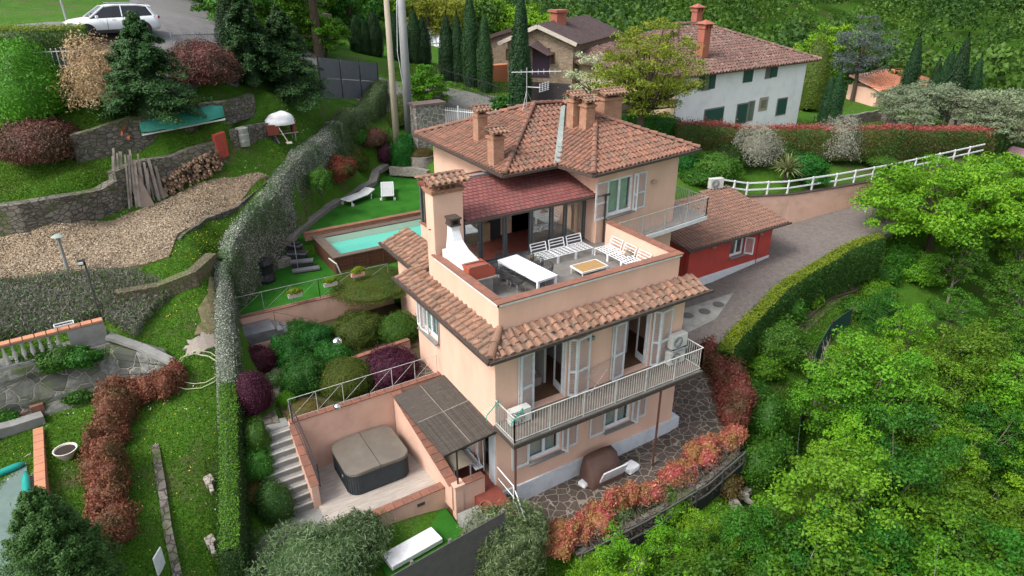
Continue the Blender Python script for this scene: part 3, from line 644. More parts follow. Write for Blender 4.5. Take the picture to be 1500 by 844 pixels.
m.add([(x,y,z-.12) for x,y,z in n]+n, [(3,2,1,0),(4,5,6,7),(0,1,5,4),(1,2,6,5),(2,3,7,6),(3,0,4,7)]); m.build('roof_deck', mat('roof_deck', (.10,.03,.03), (.07,.03,.03), 5), rf)
m = MB(); m.bar((rx0-.05,RB+.02,RZB+.05),(5.4,RB+.02,RZB+.05),.25,.1); m.build('flashing', mat('flashing_dark', (.16,.15,.15), (.3,.28,.27), 14), rf)
m = MB(); gutter(m, [(rx0-.1,RE-.06,RZE-.06),(rx1+.03,RE-.06,RZE-.06)], .06); m.build('gutter', GUTTER, rf)
m = MB(); m.box((1.95,8.8,8.98),(5.3,10.15,9.1)); m.build('flat_roof', COTTO, villa)
m = MB(); m.box((1.98,6.6,5.9),(2.18,10.1,7.15)); m.box((2.18,9.9,5.9),(5.25,10.1,8.97)); m.build('wall', STUCCO, villa)
m = MB(); m.box((1.92,6.6,7.15),(2.24,10.14,7.2)); m.build('sill', COPING, villa)
GF = mat('frame_blue_grey', (.10,.115,.12), (.075,.085,.09), 6, .5)
m = MB(); gy = 6.25
posts = [1.85, 2.12, 2.95, 4.15, 5.5, 6.6, 7.35, 8.45]
for k, x in enumerate(posts): m.box((x-.05,gy-.05,TZ),(x+.05,gy+.05,8.68)); m.box((x+.09,gy-.03,TZ),(x+.15,gy+.03,8.6))
m.box((1.8,gy-.06,8.55),(9.1,gy+.06,8.72)); m.box((1.8,gy-.05,TZ),(9.1,gy+.05,TZ+.06))
for y in (7.2, 8.1, 9.0, 10.0): m.box((1.99,y-.06,7.2),(2.1,y+.06,8.97))
gl = m.build('glazed_front', GF, villa)
m = MB()
for a, b in ((2.2,2.95),(6.75,7.3),(5.6,6.5),(7.5,8.4)): m = MB(); m.box((a,gy-.008,TZ+.06),(b,gy+.008,8.55)); m.build('pane', CLEAR, gl)
m = MB(); m.box((2.03,6.6,7.2),(2.05,9.94,8.9)); m.build('pane', CLEAR, gl)
m = MB(); m.box((1.9,6.32,TZ+.01),(8.6,8.85,TZ+.03)); m.build('solarium_floor', COTTO, villa)
for q_ in (((3.3,8.2,TZ),(4.6,8.75,7.2)),((6.0,8.6,TZ),(8.4,8.8,7.2))): m = MB(); m.box(*q_); m.build('cabinet', mat('beige_cabinet', (.40,.28,.16), (.3,.2,.12), 3), villa)
m = MB(); m.box((5.0,8.4,7.4),(6.0,8.62,8.1)); m.box((4.7,8.3,TZ),(5.2,8.7,8.3)); m.build('wall_oven', DARKMETAL, villa)
m = MB(); m.bar((8.98,5.38,8.55),(8.98,5.38,6.3),.07); m.build('downpipe', GUTTER, villa)
# upper roof
EZ = 9.78
L_, C1 = (4.6,15.9,EZ), (4.6,6.95,EZ); V_ = (7.5,7.05,EZ); C2 = (7.85,4.95,EZ); R_ = (15.0,5.85,EZ); RR = (15.0,16.0,EZ)
A1p, A2p, A3p = (9.0,11.35,11.6), (10.75,11.3,11.5), (10.95,8.85,11.25)
m = MB(); bd = MB()
slope(m, bd, [L_, C1, A1p], .27, .36, .088); slope(m, bd, [C1, V_, A2p, A1p], .27, .36, .088)
slope(m, bd, [V_, C2, A3p, A2p], .27, .36, .088); slope(m, bd, [C2, R_, A3p], .27, .36, .088)
slope(m, bd, [R_, RR, A2p, A3p], .27, .36, .088); slope(m, bd, [RR, L_, A1p, A2p], .27, .36, .088)
for a, b in ((C1, A1p), (L_, A1p), (A1p, A2p), (A2p, A3p), (C2, A3p), (R_, A3p), (RR, A2p)): caps(m, np.array(a)+(0,0,.05), np.array(b)+(0,0,.05), .13)
ur = m.build('upper_roof', TILE, villa); bd.build('roof_bed', TILEBED, ur)
m = MB()
v0 = np.array(V_)+(.0,.05,.10); v1 = np.array(A2p)+(-.35,-.5,.02); s = np.array([.22,.06,0])
m.add([v0-s*1.15, v0+s*1.15, v1+s*.7, v1-s*.7], [(0,1,2,3)]); m.build('valley', LEAD, ur)
g = MB(); gutter(g, [(4.5,16,EZ-.05),(4.5,6.85,EZ-.05),(7.42,6.95,EZ-.05),(7.78,4.84,EZ-.05),(15.1,5.75,EZ-.05),(15.1,16,EZ-.05)]); g.build('gutter', GUTTER, ur)
m = MB(); m.prism([(4.7,15.8),(4.7,7.05),(7.55,7.15),(7.95,5.08),(14.9,5.98),(14.9,15.8)], EZ-.17, EZ-.12); m.build('soffit', MATS['soffit'], ur)
# chimneys
def capstack(mb, x, y, z, sx, sy, h=.3):      # little tiled hat on stilts
    for dx in (-1, 1):
        for dy in (-1, 1): mb.box((x+dx*sx*.8-.06,y+dy*sy*.8-.06,z),(x+dx*sx*.8+.06,y+dy*sy*.8+.06,z+h*.5))
    mb.box((x-sx*.9,y-.05,z),(x+sx*.9,y+.05,z+h*.5))
def hat(mb, x, y, z, sx, sy, rise=.16, su=.2):
    bd_ = mb
    slope(mb, mb, [(x-sx,y-sy,z),(x+sx,y-sy,z),(x+sx,y,z+rise),(x-sx,y,z+rise)], su, sy*.52, su*.32, th=.04, jit=.015)
    slope(mb, mb, [(x+sx,y+sy,z),(x-sx,y+sy,z),(x-sx,y,z+rise),(x+sx,y,z+rise)], su, sy*.52, su*.32, th=.04, jit=.015)
    caps(mb, (x-sx,y,z+rise),(x+sx,y,z+rise),.08,.3)
def chimney(x, y, z0, z1, sx, sy, stack, name='chimney'):
    m = MB(); m.box((x-sx,y-sy,z0),(x+sx,y+sy,z1)); m.box((x-sx-.06,y-sy-.06,z1-.12),(x+sx+.06,y+sy+.06,z1-.03)); m.box((x-sx*.8,y-sy*.8,z1),(x-sx*.6,y+sy*.8,z1+.16)); m.box((x+sx*.6,y-sy*.8,z1),(x+sx*.8,y+sy*.8,z1+.16))
    c = m.build(name, stack, villa); h_ = MB(); hat(h_, x, y, z1+.16, sx+.16, sy+.16); h_.build('chimney_cap', TILE2, c)
# big terrace chimney
m = MB(); m.box((.5,5.45,6.0),(1.78,6.15,10.0)); c = m.build('terrace_chimney', STUCCO, villa)
m = MB(); m.box((.44,5.39,9.96),(1.84,6.21,10.06)); m.box((.40,5.35,10.06),(1.88,6.25,10.12))
for i in range(6):
    x = .5+i*.25; m.box((x,5.45,10.12),(x+.05,5.5,10.4)); m.box((x,6.1,10.12),(x+.05,6.15,10.4))
m.box((.5,5.75,10.12),(1.75,5.8,10.4)); m.build('brick_band', BRICK, c)
m = MB(); hat(m, 1.14, 5.8, 10.40, .86, .62, .2, .26); m.build('chimney_cap', TILE2, c)
zt = {}
for (px, py, ztop, sx, sy) in ((703,166,11.55,.26,.26),(726,198,11.2,.27,.27)):
    p = at(px, py, ztop); chimney(p[0], p[1], 9.9, ztop, sx, sy, BRICK)
for (px, py, ztop, sx, sy) in ((842,145,12.15,.26,.26),(861,152,12.0,.26,.26),(892,141,12.1,.55,.38)):
    p = at(px, py, ztop); chimney(p[0], p[1], 9.9, ztop, sx, sy, BRICK)
# ------------------------------------------------------------ windows, shutters, doors of the villa
def frame3(p, q, z0, z1, kind='window', depth=.12, leaves=2, parent=villa, glass=GLASS, curtain=True, sill=True, cover=None):
    """casement window in an opening from p to q (outside face, left to right)"""
    p = np.array(p[:2], float); q = np.array(q[:2], float); d = q-p; L = np.linalg.norm(d); d /= L; nn = np.array([-d[1], d[0]])
    def B(mb, a, b, u, v, o, t):
        c = p+d*(a+b)/2+nn*o; mb.obb((c[0], c[1], (u+v)/2), (d[0]*(b-a)/2, d[1]*(b-a)/2, 0), (nn[0]*t/2, nn[1]*t/2, 0), (0, 0, (v-u)/2))
    m = MB(); f = .06; lw = (L-2*f)/leaves
    B(m, 0, f, z0, z1, depth, .08); B(m, L-f, L, z0, z1, depth, .08); B(m, f, L-f, z0, z0+f, depth, .08); B(m, f, L-f, z1-f, z1, depth, .08)
    for k in range(leaves):
        a = f+k*lw; b = a+lw
        for (x0, x1, u, v) in ((a, a+.06, z0+f, z1-f), (b-.06, b, z0+f, z1-f), (a+.06, b-.06, z0+f, z0+f+.07), (a+.06, b-.06, z1-f-.07, z1-f)): B(m, x0, x1, u, v, depth+.01, .05)
    w_ = m.build(kind, WHITE, parent)
    g = MB(); B(g, f, L-f, z0+f, z1-f, depth+.012, .012); g.build('pane', glass, w_)
    if curtain: g = MB(); B(g, f+.1, L-f-.1, z0+f, z1-f, depth+.14, .02); g.build('curtain', CURTAIN, w_)
    if sill: g = MB(); B(g, -.08, L+.08, z0-.06, z0-.003, -.02, .36); g.build('sill', mat('grey_stone', (.22,.21,.20), (.16,.155,.15), 5), w_)
    return w_
def shutter(hinge, direction, wd, z0, z1, parent=villa, col=None, midrail=True):
    """one louvred shutter leaf hanging from hinge (x, y) along direction"""
    h = np.array(hinge[:2], float); d = unit([*direction, 0])[:2]; nn = np.array([-d[1], d[0]])
    if nn @ np.array([-.5, -.85]) < 0: nn = -nn
    m = MB(); T = .04
    def B(a, b, u, v, t=T, ti=.5):
        c = h+d*(a+b)/2; m.obb((c[0], c[1], (u+v)/2), (d[0]*(b-a)/2, d[1]*(b-a)/2, 0), (nn[0]*t/2, nn[1]*t/2, 0), (0, 0, (v-u)/2))
    s = .075
    B(0, s, z0, z1); B(wd-s, wd, z0, z1); B(s, wd-s, z0, z0+.1); B(s, wd-s, z1-.08, z1)
    zr = [z0+.1, z1-.08]
    if midrail and z1-z0 > 1.5: zm = z0+(z1-z0)*.42; B(s, wd-s, zm, zm+.09); zr = [z0+.1, zm, zm+.09, z1-.08]
    for a, b in zip(zr[::2], zr[1::2]):
        n = max(2, int((b-a)/.07)); st = (b-a)/n
        for i in range(n):
            c = h+d*wd/2; zc = a+(i+.5)*st; out = nn*.014
            m.obb((c[0], c[1], zc), (d[0]*(wd/2-s), d[1]*(wd/2-s), 0), (out[0], out[1], .012), (0, 0, .007))
    return m.build('shutter', col or SHUT, parent)
def dirv(deg): return (math.cos(math.radians(deg)), math.sin(math.radians(deg)))
# first floor french doors: leaves stand open, one flat on the wall, one folded out
for (u0, u1, a, b) in (doorA, doorB):
    m = MB()
    for x0, x1, z0_, z1_ in ((u0, u0+.05, a, b), (u1-.05, u1, a, b), (u0+.05, u1-.05, b-.05, b)): m.box((x0, .05, z0_), (x1, .17, z1_))
    dr = m.build('french_door', WHITE, villa)
    g = MB()                                   # inward opened glazed leaves
    for hx, an in ((u0+.06, 98), (u1-.06, 82)):
        dx, dy = dirv(an); wdt = (u1-u0)/2-.05
        for t0, t1, z0_, z1_ in ((0, .07, a+.02, b-.07), (wdt-.07, wdt, a+.02, b-.07), (.07, wdt-.07, a+.02, a+.35), (.07, wdt-.07, b-.16, b-.07)):
            c = np.array((hx, .18))+np.array((dx, dy))*(t0+t1)/2; g.obb((c[0], c[1], (z0_+z1_)/2), (dx*(t1-t0)/2, dy*(t1-t0)/2, 0), (-dy*.02, dx*.02, 0), (0, 0, (z1_-z0_)/2))
    g.build('door_leaf', WHITE, dr)
    shutter((u0-.03, -.05), (-1, 0), .66, a+.02, b)
    shutter((u0-.02, -.06), dirv(187), .62, a+.02, b)
    shutter((u1+.03, -.05), dirv(-38), .34, a+.02, b, midrail=True)
    shutter((u1+.30, -.26), dirv(8), .66, a+.02, b)
# ground floor windows
for (u0, u1, a, b) in (wA, wB):
    frame3((u0, 0), (u1, 0), a, b)
    shutter((u0-.02, -.045), (-1, 0), .78, a-.02, b+.02); shutter((u1+.02, -.045), (1, 0), .78, a-.02, b+.02); shutter((u1+.02, -.05), dirv(-60), .3, a-.02, b+.02)
# left side window under the eave, with its leaf folded flat
frame3((0, 6.1), (0, 4.5), 4.1, 5.4, depth=.1)
shutter((-.045, 6.1), dirv(94), .3, 4.1, 5.4); shutter((-.05, 5.35), dirv(95), .68, 4.05, 5.45); shutter((-.045, 4.45), (0, -1), .08, 4.1, 5.4)
frame3((1.15, 9.0), (1.15, 7.6), 4.1, 5.3, depth=.1, curtain=False)
shutter((1.10, 7.58), (0, -1), .72, 4.1, 5.3)
# upper floor window
p0, p1 = rot(-.35+.62, 0), rot(-.35+2.28, 0)
frame3(p0, p1, uw[2], uw[3], depth=.1)
du = (math.cos(a7), math.sin(a7)); oo = np.array((du[1], -du[0]))*.05
shutter(np.array(p1)+oo, (du[0], du[1]), .86, uw[2]-.02, uw[3]+.02); shutter(np.array(p0)+oo, (-du[0], -du[1]), .80, uw[2]-.02, uw[3]+.02); shutter(np.array(p1)+oo, dirv(-50), .22, uw[2], uw[3])
m = MB(); c = rot(3.3, -.09); m.lathe([(.02,0),(.15,.05),(.13,.16),(.02,.2)], (c[0], c[1], 8.5), 10); m.build('wall_lamp', mat('lamp_beige', (.35,.28,.2), (.3,.24,.18), 5), villa)
m = MB(); m.box((4.0,-.12,5.2),(4.28,-.003,5.34)); m.build('wall_lamp', mat('lamp_grey', (.2,.22,.2)), villa)
# ------------------------------------------------------------ balconies and railings
def rail(pts, h, parent, name='railing', mat_=RAILW, sp=.115, rb=.007, rt=.02, foot=.07, post=1.45, bars=True, rp=.02, diag=False, mid=0):
    m = MB()
    for a, b in zip(pts, pts[1:]):
        a = np.array(a, float); b = np.array(b, float); L = np.linalg.norm((b-a)[:2]); d = (b-a)/max(L, 1e-6)
        m.bar(a+(0,0,h), b+(0,0,h), rt*2, rt*1.2); m.bar(a+(0,0,foot), b+(0,0,foot), rt*1.3, rt)
        for k in range(mid): m.bar(a+(0,0,h*(k+1)/(mid+1)), b+(0,0,h*(k+1)/(mid+1)), rt, rt)
        if bars:
            n = int(L/sp)
            for i in range(1, n): c = a+(b-a)*i/n; m.bar(c+(0,0,foot), c+(0,0,h), rb*2, rb*2)
        n = max(1, int(round(L/post)))
        for i in range(n+1): c = a+(b-a)*i/n; m.bar(c-(0,0,.06), c+(0,0,h), rp*2, rp*2)
        if diag:
            for i in range(n):
                c, e = a+(b-a)*i/n, a+(b-a)*(i+1)/n
                m.bar(c+(0,0,foot), e+(0,0,h), rt, rt*.6)
                if diag == 2: m.bar(c+(0,0,h), e+(0,0,foot), rt, rt*.6)
    return m.build(name, mat_, parent)
bal = MB(); bal.box((-.05,-1.33,2.82),(9.0,-.003,2.95)); bo = bal.build('balcony', CONCRETE, villa)
m = MB(); m.box((0,-1.28,2.95),(8.95,-.003,2.97)); m.build('balcony_floor', mat('balcony_tiles', (.16,.13,.11), (.11,.09,.08), 3, stain=((.2,.18,.16), 2, .5)), bo)
m = MB(); m.box((-.09,-1.38,2.74),(9.04,-1.33,2.9)); m.box((-.09,-1.33,2.74),(-.05,0,2.9)); m.build('edge_trim', GUTTER, bo)
rail([(-.02,-.02,2.97),(-.02,-1.3,2.97),(8.95,-1.3,2.97),(8.95,-.02,2.97)], 1.02, bo)
m = MB()
for x in (9.0,): m.box((8.2,-1.0,2.66),(8.4,0,2.8))
m.build('bracket', CONCRETE, bo)
for x in (.0, 6.78):
    m = MB(); m.tube([(x,-1.34,2.85),(x,-1.34,-1.3)], .045, 8); m.build('downpipe', COPPER, villa)
# side balcony of the upper floor (wraps the corner)
bf = 6.2
b0 = at(908,345,bf); b1 = at(1035,316,bf); fy = b1[1]
pl = [rot(.45,.0), (9.6,4.95), (12.6,5.2), (b1[0], fy-.05), (b1[0]+.1, 8.5), (14.1,8.5), rot(5.1,0)]
m = MB(); m.prism(pl, bf-.2, bf); sb = m.build('side_balcony', WHITE, villa)
rail([(9.6,5.05,bf),(b1[0]-.05, fy,bf),(b1[0]+.03,8.45,bf),(14.2,8.45,bf)], 1.0, sb, sp=.12)
m = MB(); m.prism([rot(.5,-.003),(9.65,5.0),(12.6,5.25),(b1[0]-.06,fy),(b1[0]+.04,8.44),(14.15,8.44),rot(5.1,-.003)], bf, bf+.015); m.build('balcony_floor', mat('pale_balcony_floor', (.38,.33,.31), (.3,.27,.25), 3), sb)
# low balcony behind the parapet on the right flank
m = MB(); m.box((9.003,2.2,4.35),(10.35,5.6,4.5)); lb = m.build('flank_balcony', CONCRETE, villa)
rail([(9.05,2.25,4.5),(10.3,2.25,4.5),(10.3,5.5,4.5)], 1.05, lb, sp=.12)
# wall lights and ornaments on the left wall, brackets
m = MB(); m.lathe([(.05,0),(.06,.02),(.0,.02)], (.3,5.44,8.6), 8); m.build('wall_hook', DARKMETAL, villa)
# aerial
t = thing('tv_aerial', 'white television aerial with grid reflector on the villa roof ridge', 'aerial', (8.6,11.4,11.6))
m = MB(); m.tube([(8.6,11.4,11.5),(8.6,11.4,13.4)], .025, 6)
for s_ in (-.5,.5): m.tube([(8.6,11.4,12.3),(8.6+s_,11.2+s_*.4,11.45)], .012, 5)
m.build('mast', STEEL, t)
m = MB(); d = np.array((math.cos(-.4), math.sin(-.4), 0)); c = np.array((8.6,11.4,13.2))
m.bar(c-d*.75, c+d*1.7, .03)
for k in range(-3, 12): 
    if k % 2 == 0: m.bar(c+d*k*.14-(0,0,.12), c+d*k*.14+(0,0,.12), .012)
m.build('antenna_boom', WHITE, t)
m = MB(); c = np.array((9.2,11.1,12.45)); e = np.array((.5,.25,0))
for k in range(5): m.bar(c-e*.2+(0,0,k*.09-.2), c+e*1.6+(0,0,k*.09-.2), .018)
for k in range(4): m.bar(c+e*(k*.5-.1)+(0,0,-.2), c+e*(k*.5-.1)+(0,0,.2), .018)
m.bar((8.6,11.4,12.5), c, .03); m.build('grid_reflector', WHITE, t)
# ------------------------------------------------------------ air conditioners
def aircon(loc, rz, label, sc=1.0):
    t = thing('air_conditioner', label, 'air conditioner', loc, rz, 'air conditioning units outside the villa')
    m = MB(); m.box((-.42,-.16,.04),(.42,.16,.62)); m.build('casing', mat('aircon_casing', (.55,.56,.53), (.47,.48,.45), 4, .5), t, world=False, bevel=.012)
    m = MB(); m.lathe([(.0,0),(.22,0),(.24,.01),(.24,.02)], (0,0,0), 20)
    m.v = [(x-.1, -.165-z, y+.33) for x, y, z in m.v]; m.build('fan_grille', mat('aircon_grille', (.16,.17,.17), (.10,.10,.10), 9), t, world=False)
    m = MB()
    for k in range(8):
        a = math.pi*k/8; m.bar((-.1-.22*math.cos(a),-.192,.33-.22*math.sin(a)),(-.1+.22*math.cos(a),-.192,.33+.22*math.sin(a)),.010)
    m.build('fan_guard', MATS['aircon_casing'], t, world=False)
    m = MB(); m.box((-.36,-.18,0),(-.28,.18,.037)); m.box((.28,-.18,0),(.36,.18,.037)); m.build('foot', DARKMETAL, t, world=False)
    t.scale = (sc,)*3; return t
m = MB(); m.box((8.1,-.55,3.62),(8.9,-.02,3.66)); m.bar((8.15,-.5,3.62),(8.15,-.02,3.3),.03); m.bar((8.85,-.5,3.62),(8.85,-.02,3.3),.03); m.build('aircon_shelf', STEEL, villa)
aircon((8.5,-.28,3.67), 0, 'upper air conditioner of the pair, on a wall bracket at the balcony end')
aircon((8.4,-.34,2.97), 0, 'lower air conditioner of the pair, standing on the balcony floor')
aircon((.75,-.38,2.97), 0, 'pale air conditioner at the left end of the balcony beside the first shutter', 1.0)
# drying racks, folding airer
t = thing('clothes_airer', 'folded metal clothes airer leaning on the balcony wall between the doors', 'clothes airer', (4.2,-.35,2.97))
m = MB(); fr = [(3.6,-.5,3.9),(4.9,-.5,4.05),(5.2,-.12,4.1),(4.2,-.12,3.95)]
for a, b in zip(fr, fr[1:]+fr[:1]): m.tube([a, b], .012, 6)
for k in range(1, 8): m.tube([(3.6+1.3*k/8,-.5,3.9+.15*k/8),(4.2+k/8,-.12,3.95+.15*k/8)], .005, 5)
m.build('rack', STEEL, t)
m = MB(); m.tube([(3.7,-.5,3.9),(4.7,-.45,2.99)], .012, 6); m.tube([(4.7,-.45,3.95),(3.9,-.4,2.99)], .012, 6); m.build('leg', STEEL, t)
gm = mat('green_plastic', (.02,.32,.22), (.02,.26,.18), 5, .4)
for nm, (x, y, z), lab in (('drying_rack', (-.35,-.35,4.0), 'green folding drying rack clipped outside the left end rail of the balcony, higher one'), ('drying_rack', (.15,-1.15,3.98), 'green folding drying rack hanging on the balcony corner rail, lower one')):
    t = thing(nm, lab, 'drying rack', (x, y, z))
    m = MB(); m.tube([(x-.35,y-.25,z-.05),(x,y-.1,z+.05),(x+.35,y+.15,z+.06)], .022, 6); m.tube([(x-.35,y-.25,z-.05),(x-.4,y-.3,z-.22)], .015, 6); m.tube([(x+.35,y+.15,z+.06),(x+.3,y+.05,z-.1)], .02, 6); m.build('arm', gm, t)
    m = MB()
    for k in range(4): m.tube([(x-.3+k*.12,y-.22+k*.06,z-.08),(x-.3+k*.12,y+.2+k*.02,z-.16)], .006, 5)
    m.build('line', WHITE, t)
# ================================================================== GARDEN STRUCTURES OF THE VILLA
sheet('wood_deck', [(-6.1,.78),(-1.7,.78),(-1.7,4.4),(-6.1,4.4)], lambda x, y: .2, WOODDECK, 5, .4)
sheet('pergola_floor', [(-1.75,.1),(-1.0,.1),(-1.0,-.7),(-.3,-1.15),(0,-1.15),(0,4.3),(-1.75,4.3)], lambda x, y: .1, COTTO, 5, 1.2)
# back wall of the hot tub terrace
def gwall(name, label, pts, th, zb, mt=STUCCO2, cop=COPING, cw_=.30, cat='garden wall', band=None):
    """wall along pts (x, y, ztop); th to the left of the direction; coping tiles on top"""
    c = np.mean([p[:2] for p in pts], axis=0); t = thing(name, label, cat, (c[0], c[1], zb if not hasattr(zb, '__len__') else min(zb)))
    m = MB(); k = MB()
    for i, (a, b) in enumerate(zip(pts, pts[1:])):
        a = np.array(a, float); b = np.array(b, float); d = (b-a)[:2]; L = np.linalg.norm(d); d /= L; nn = np.array([-d[1], d[0]])*th
        z0, z1 = (zb, zb) if not hasattr(zb, '__len__') else (zb[i], zb[i+1])
        m.prism([a[:2], b[:2], b[:2]+nn, a[:2]+nn], [z0, z1, z1, z0], [a[2], b[2], b[2], a[2]])
        n = max(1, int(L/.33)); cc = nn/2
        for j in range(n):
            p = a+(b-a)*(j+.03)/n; q = a+(b-a)*(j+.97)/n; off = np.array([cc[0], cc[1], .022])
            if cop: k.bar(p+off, q+off, cw_, .04, t=random.random())
    m.build('masonry', mt, t)
    if cop: k.build('coping', cop, t)
    return t
gwall('garden_wall', 'pink wall with brown coping at the back of the hot tub deck', [(-6.25,4.4,2.6),(-2.1,4.4,2.6),(-.003,4.4,2.62)], .25, 0)
gwall('garden_wall', 'pink wall stepping down beside the stairs, left of the hot tub', [(-6.0,2.35,1.1),(-6.02,4.38,2.5)], .25, -.2)
gwall('garden_wall', 'sloping pink wall with wide coping between hot tub deck and pergola', [(-1.62,.1,.85),(-1.95,4.38,2.55)], .22, -.3, cw_=.42)
gwall('garden_wall', 'low pink kerb wall along the front edge of the hot tub deck', [(-4.9,.62,.36),(-1.75,.62,.42)], .24, -1.0, cw_=.36)
gwall('garden_wall', 'short pink wall in front of the pergola table', [(-1.45,-.08,.85),(-.55,-.08,.85)], .22, -1.2, cw_=.34)
m = MB(); m.box((-1.78,-.1,-1.1),(-1.46,.2,.86)); m.box((-1.84,-.15,.86),(-1.40,.25,.92)); tag(m.build('gate_pillar', STUCCO2), 'pink pillar at the corner between deck and pergola', 'pillar')
m = MB(); m.box((-3.0,.60,.0),(-2.7,.625,.13)); tag(m.build('vent', GUTTER), 'small dark vent in the low pink wall', 'vent')
# wall between the lower lawn and the flower bed
gwall('retaining_wall', 'pink retaining wall under the artificial lawn railing', [(-6.45,12.1,3.5),(1.14,12.1,3.5)], .25, 1.9)
gwall('retaining_wall', 'low pink wall between purple shrub and green shrubs by the house', [(-3.6,7.2,2.75),(-.02,7.5,2.75)], .2, 2.1, cw_=.24)
m = MB()
sheet('house_side_path', [(-.9,4.7),(-.02,4.7),(-.02,7.4),(-.9,7.4)], lambda x, y: 2.36, CRAZY, 2, .3)
# stairs beside the deck
t = thing('garden_stairs', 'grey stone garden stairs with pale nosings climbing beside the hot tub', 'stairs', (-6.9,3.4,.1))
m = MB(); nz_ = MB(); n = 9; y0, y1, za, zb = 2.45, 4.75, .2, 2.3
for i in range(n):
    a = y0+(y1-y0)*i/n; b = y0+(y1-y0)*(i+1)/n; z = za+(zb-za)*(i+1)/n
    m.box((-7.55,a+.002,za-1),(-6.15,b,z)); nz_.box((-7.56,a-.03,z-.035),(-6.14,a+.04,z+.004))
m.build('steps', CONCRETE, t); nz_.build('nosing', mat('nosing', (.42,.40,.37), (.33,.31,.29), 5), t)
pthw = [tuple(at(*p)[:2]) for p in ((400,622,2.3),(380,626,2.3),(370,615,2.3),(372,600,2.3),(395,560,2.3),(400,520,2.3),(418,520,2.3),(415,560,2.3),(402,600,2.3),(410,620,2.3))]
sheet('garden_path', pthw, lambda x, y: 2.36, cellmat('path_slabs', ((.16,.14,.125),(.21,.185,.16),(.12,.105,.09)), (.09,.085,.05), 1.7, .06), 1, .3)
sheet('landing', [(-8.4,4.75),(-6.2,4.75),(-6.2,5.3),(-8.4,5.6)], lambda x, y: 2.33, CONCRETE, 1, .5)
pl = [tuple(at(*p)[:2]) for p in ((375,745,.1),(400,752,.15),(463,738,.15),(492,770,.1),(470,850,0),(360,850,0),(362,790,.1))]
sheet('lower_path', pl, lambda x, y: .12+(y-2.4)*.05, CONCRETE, 1, .6)
# hot tub
t = thing('hot_tub', 'square hot tub with taupe folding cover and dark slatted sides', 'hot tub', (-3.72,3.32,.2))
def rsq(cx, cy, hx, hy, r, z, n=8):
    o = []
    for qx, qy, a in ((1,1,0),(-1,1,90),(-1,-1,180),(1,-1,270)):
        for k in range(n+1): g = math.radians(a+90*k/n); o.append((cx+qx*(hx-r)+r*math.cos(g), cy+qy*(hy-r)+r*math.sin(g), z))
    return o
def skin(mb, rings, cap0=True, cap1=True):
    n = len(rings[0]); V = [p for r_ in rings for p in r_]; F = []
    for i in range(len(rings)-1):
        for j in range(n): F.append((i*n+j, i*n+(j+1) % n, (i+1)*n+(j+1) % n, (i+1)*n+j))
    if cap0: F.append(tuple(range(n-1, -1, -1)))
    if cap1: F.append(tuple((len(rings)-1)*n+j for j in range(n)))
    mb.add(V, F)
cx_, cy_ = -3.74, 3.2; hx, hy = 1.2, 1.1
m = MB(); skin(m, [rsq(cx_,cy_,hx,hy,.42,.205), rsq(cx_,cy_,hx,hy,.42,1.1)])
for p in rsq(cx_,cy_,hx+.012,hy+.012,.42,0,7): m.box((p[0]-.012,p[1]-.012,.22),(p[0]+.012,p[1]+.012,1.08))
for k in range(-12, 13):
    for sx_, sy_ in ((k*.075, -1), (k*.075, 1)):
        if abs(sx_) < hx-.4: m.box((cx_+sx_-.008,cy_+sy_*(hy+.008)-.008,.22),(cx_+sx_+.008,cy_+sy_*(hy+.008)+.008,1.08))
        if abs(sx_) < hy-.4: m.box((cx_+sy_*(hx+.008)-.008,cy_+sx_-.008,.22),(cx_+sy_*(hx+.008)+.008,cy_+sx_+.008,1.08))
m.build('side_panel', mat('tub_panel', (.035,.045,.05), (.05,.06,.065), 4, .6), t)
TUBC = mat('tub_cover', (.115,.10,.082), (.15,.13,.108), 1.5, .75, .006, 8, stain=((.19,.17,.145), .9, .5))
for s_ in (-1, 1):
    m = MB(); R0 = rsq(cx_,cy_,hx+.04,hy+.04,.45,0)
    half = [p for p in R0 if (p[0]-cx_)*s_ > .01]; half = sorted(half, key=lambda p: math.atan2((p[1]-cy_), (p[0]-cx_)*s_))
    half = [(cx_+s_*.012, cy_-hy-.04, 0)]+half+[(cx_+s_*.012, cy_+hy+.04, 0)]
    if s_ < 0: half = half[::-1]
    rings = []
    for z, k in ((1.09,1),(1.19,1),(1.225,.985)): rings.append([(cx_+(x-cx_)*(k if abs(x-cx_) > .1 else 1), cy_+(y-cy_)*k, z+.03*(1-abs(x-cx_)/hx)) for x, y, _ in half])
    skin(m, rings); m.build('cover_half', TUBC, t, smooth=False)
m = MB(); m.box((cx_-hx-.03,cy_-.35,.62),(cx_-hx,cy_-.25,.72)); m.build('badge', STEEL, t)
# pergola with reed roof
t = thing('pergola', 'pergola with a grey reed mat roof on thin dark posts against the house', 'pergola', (-1.1,2.1,.1))
m = MB(); c = [(-2.18,-.12,2.50),(0-.004,-.12,2.70),(0-.004,4.18,2.76),(-2.3,4.0,2.62)]
m.add([(x,y,z-.03) for x,y,z in c]+c, [(3,2,1,0),(4,5,6,7),(0,1,5,4),(1,2,6,5),(2,3,7,6),(3,0,4,7)])
for k in range(110):
    x = -2.2+k*.02; yj = random.uniform(-.03,.03); z = 2.505+(x+2.2)*.091+random.uniform(0,.014)
    for (ya, yb) in ((-.13+yj, 2.0+yj), (2.06+yj, 4.1+yj)): m.bar((x,ya,z+.01),(x,yb,z+.05),.016,.016, t=random.random()**1.5)
m.build('reed_roof', REED, t)
m = MB(); m.bar((-2.19,2.03,2.55),(0,2.03,2.76),.03,.03); m.bar((-1.1,-.1,2.64),(-1.15,4.05,2.74),.02,.02); m.build('batten', WOODOLD, t)
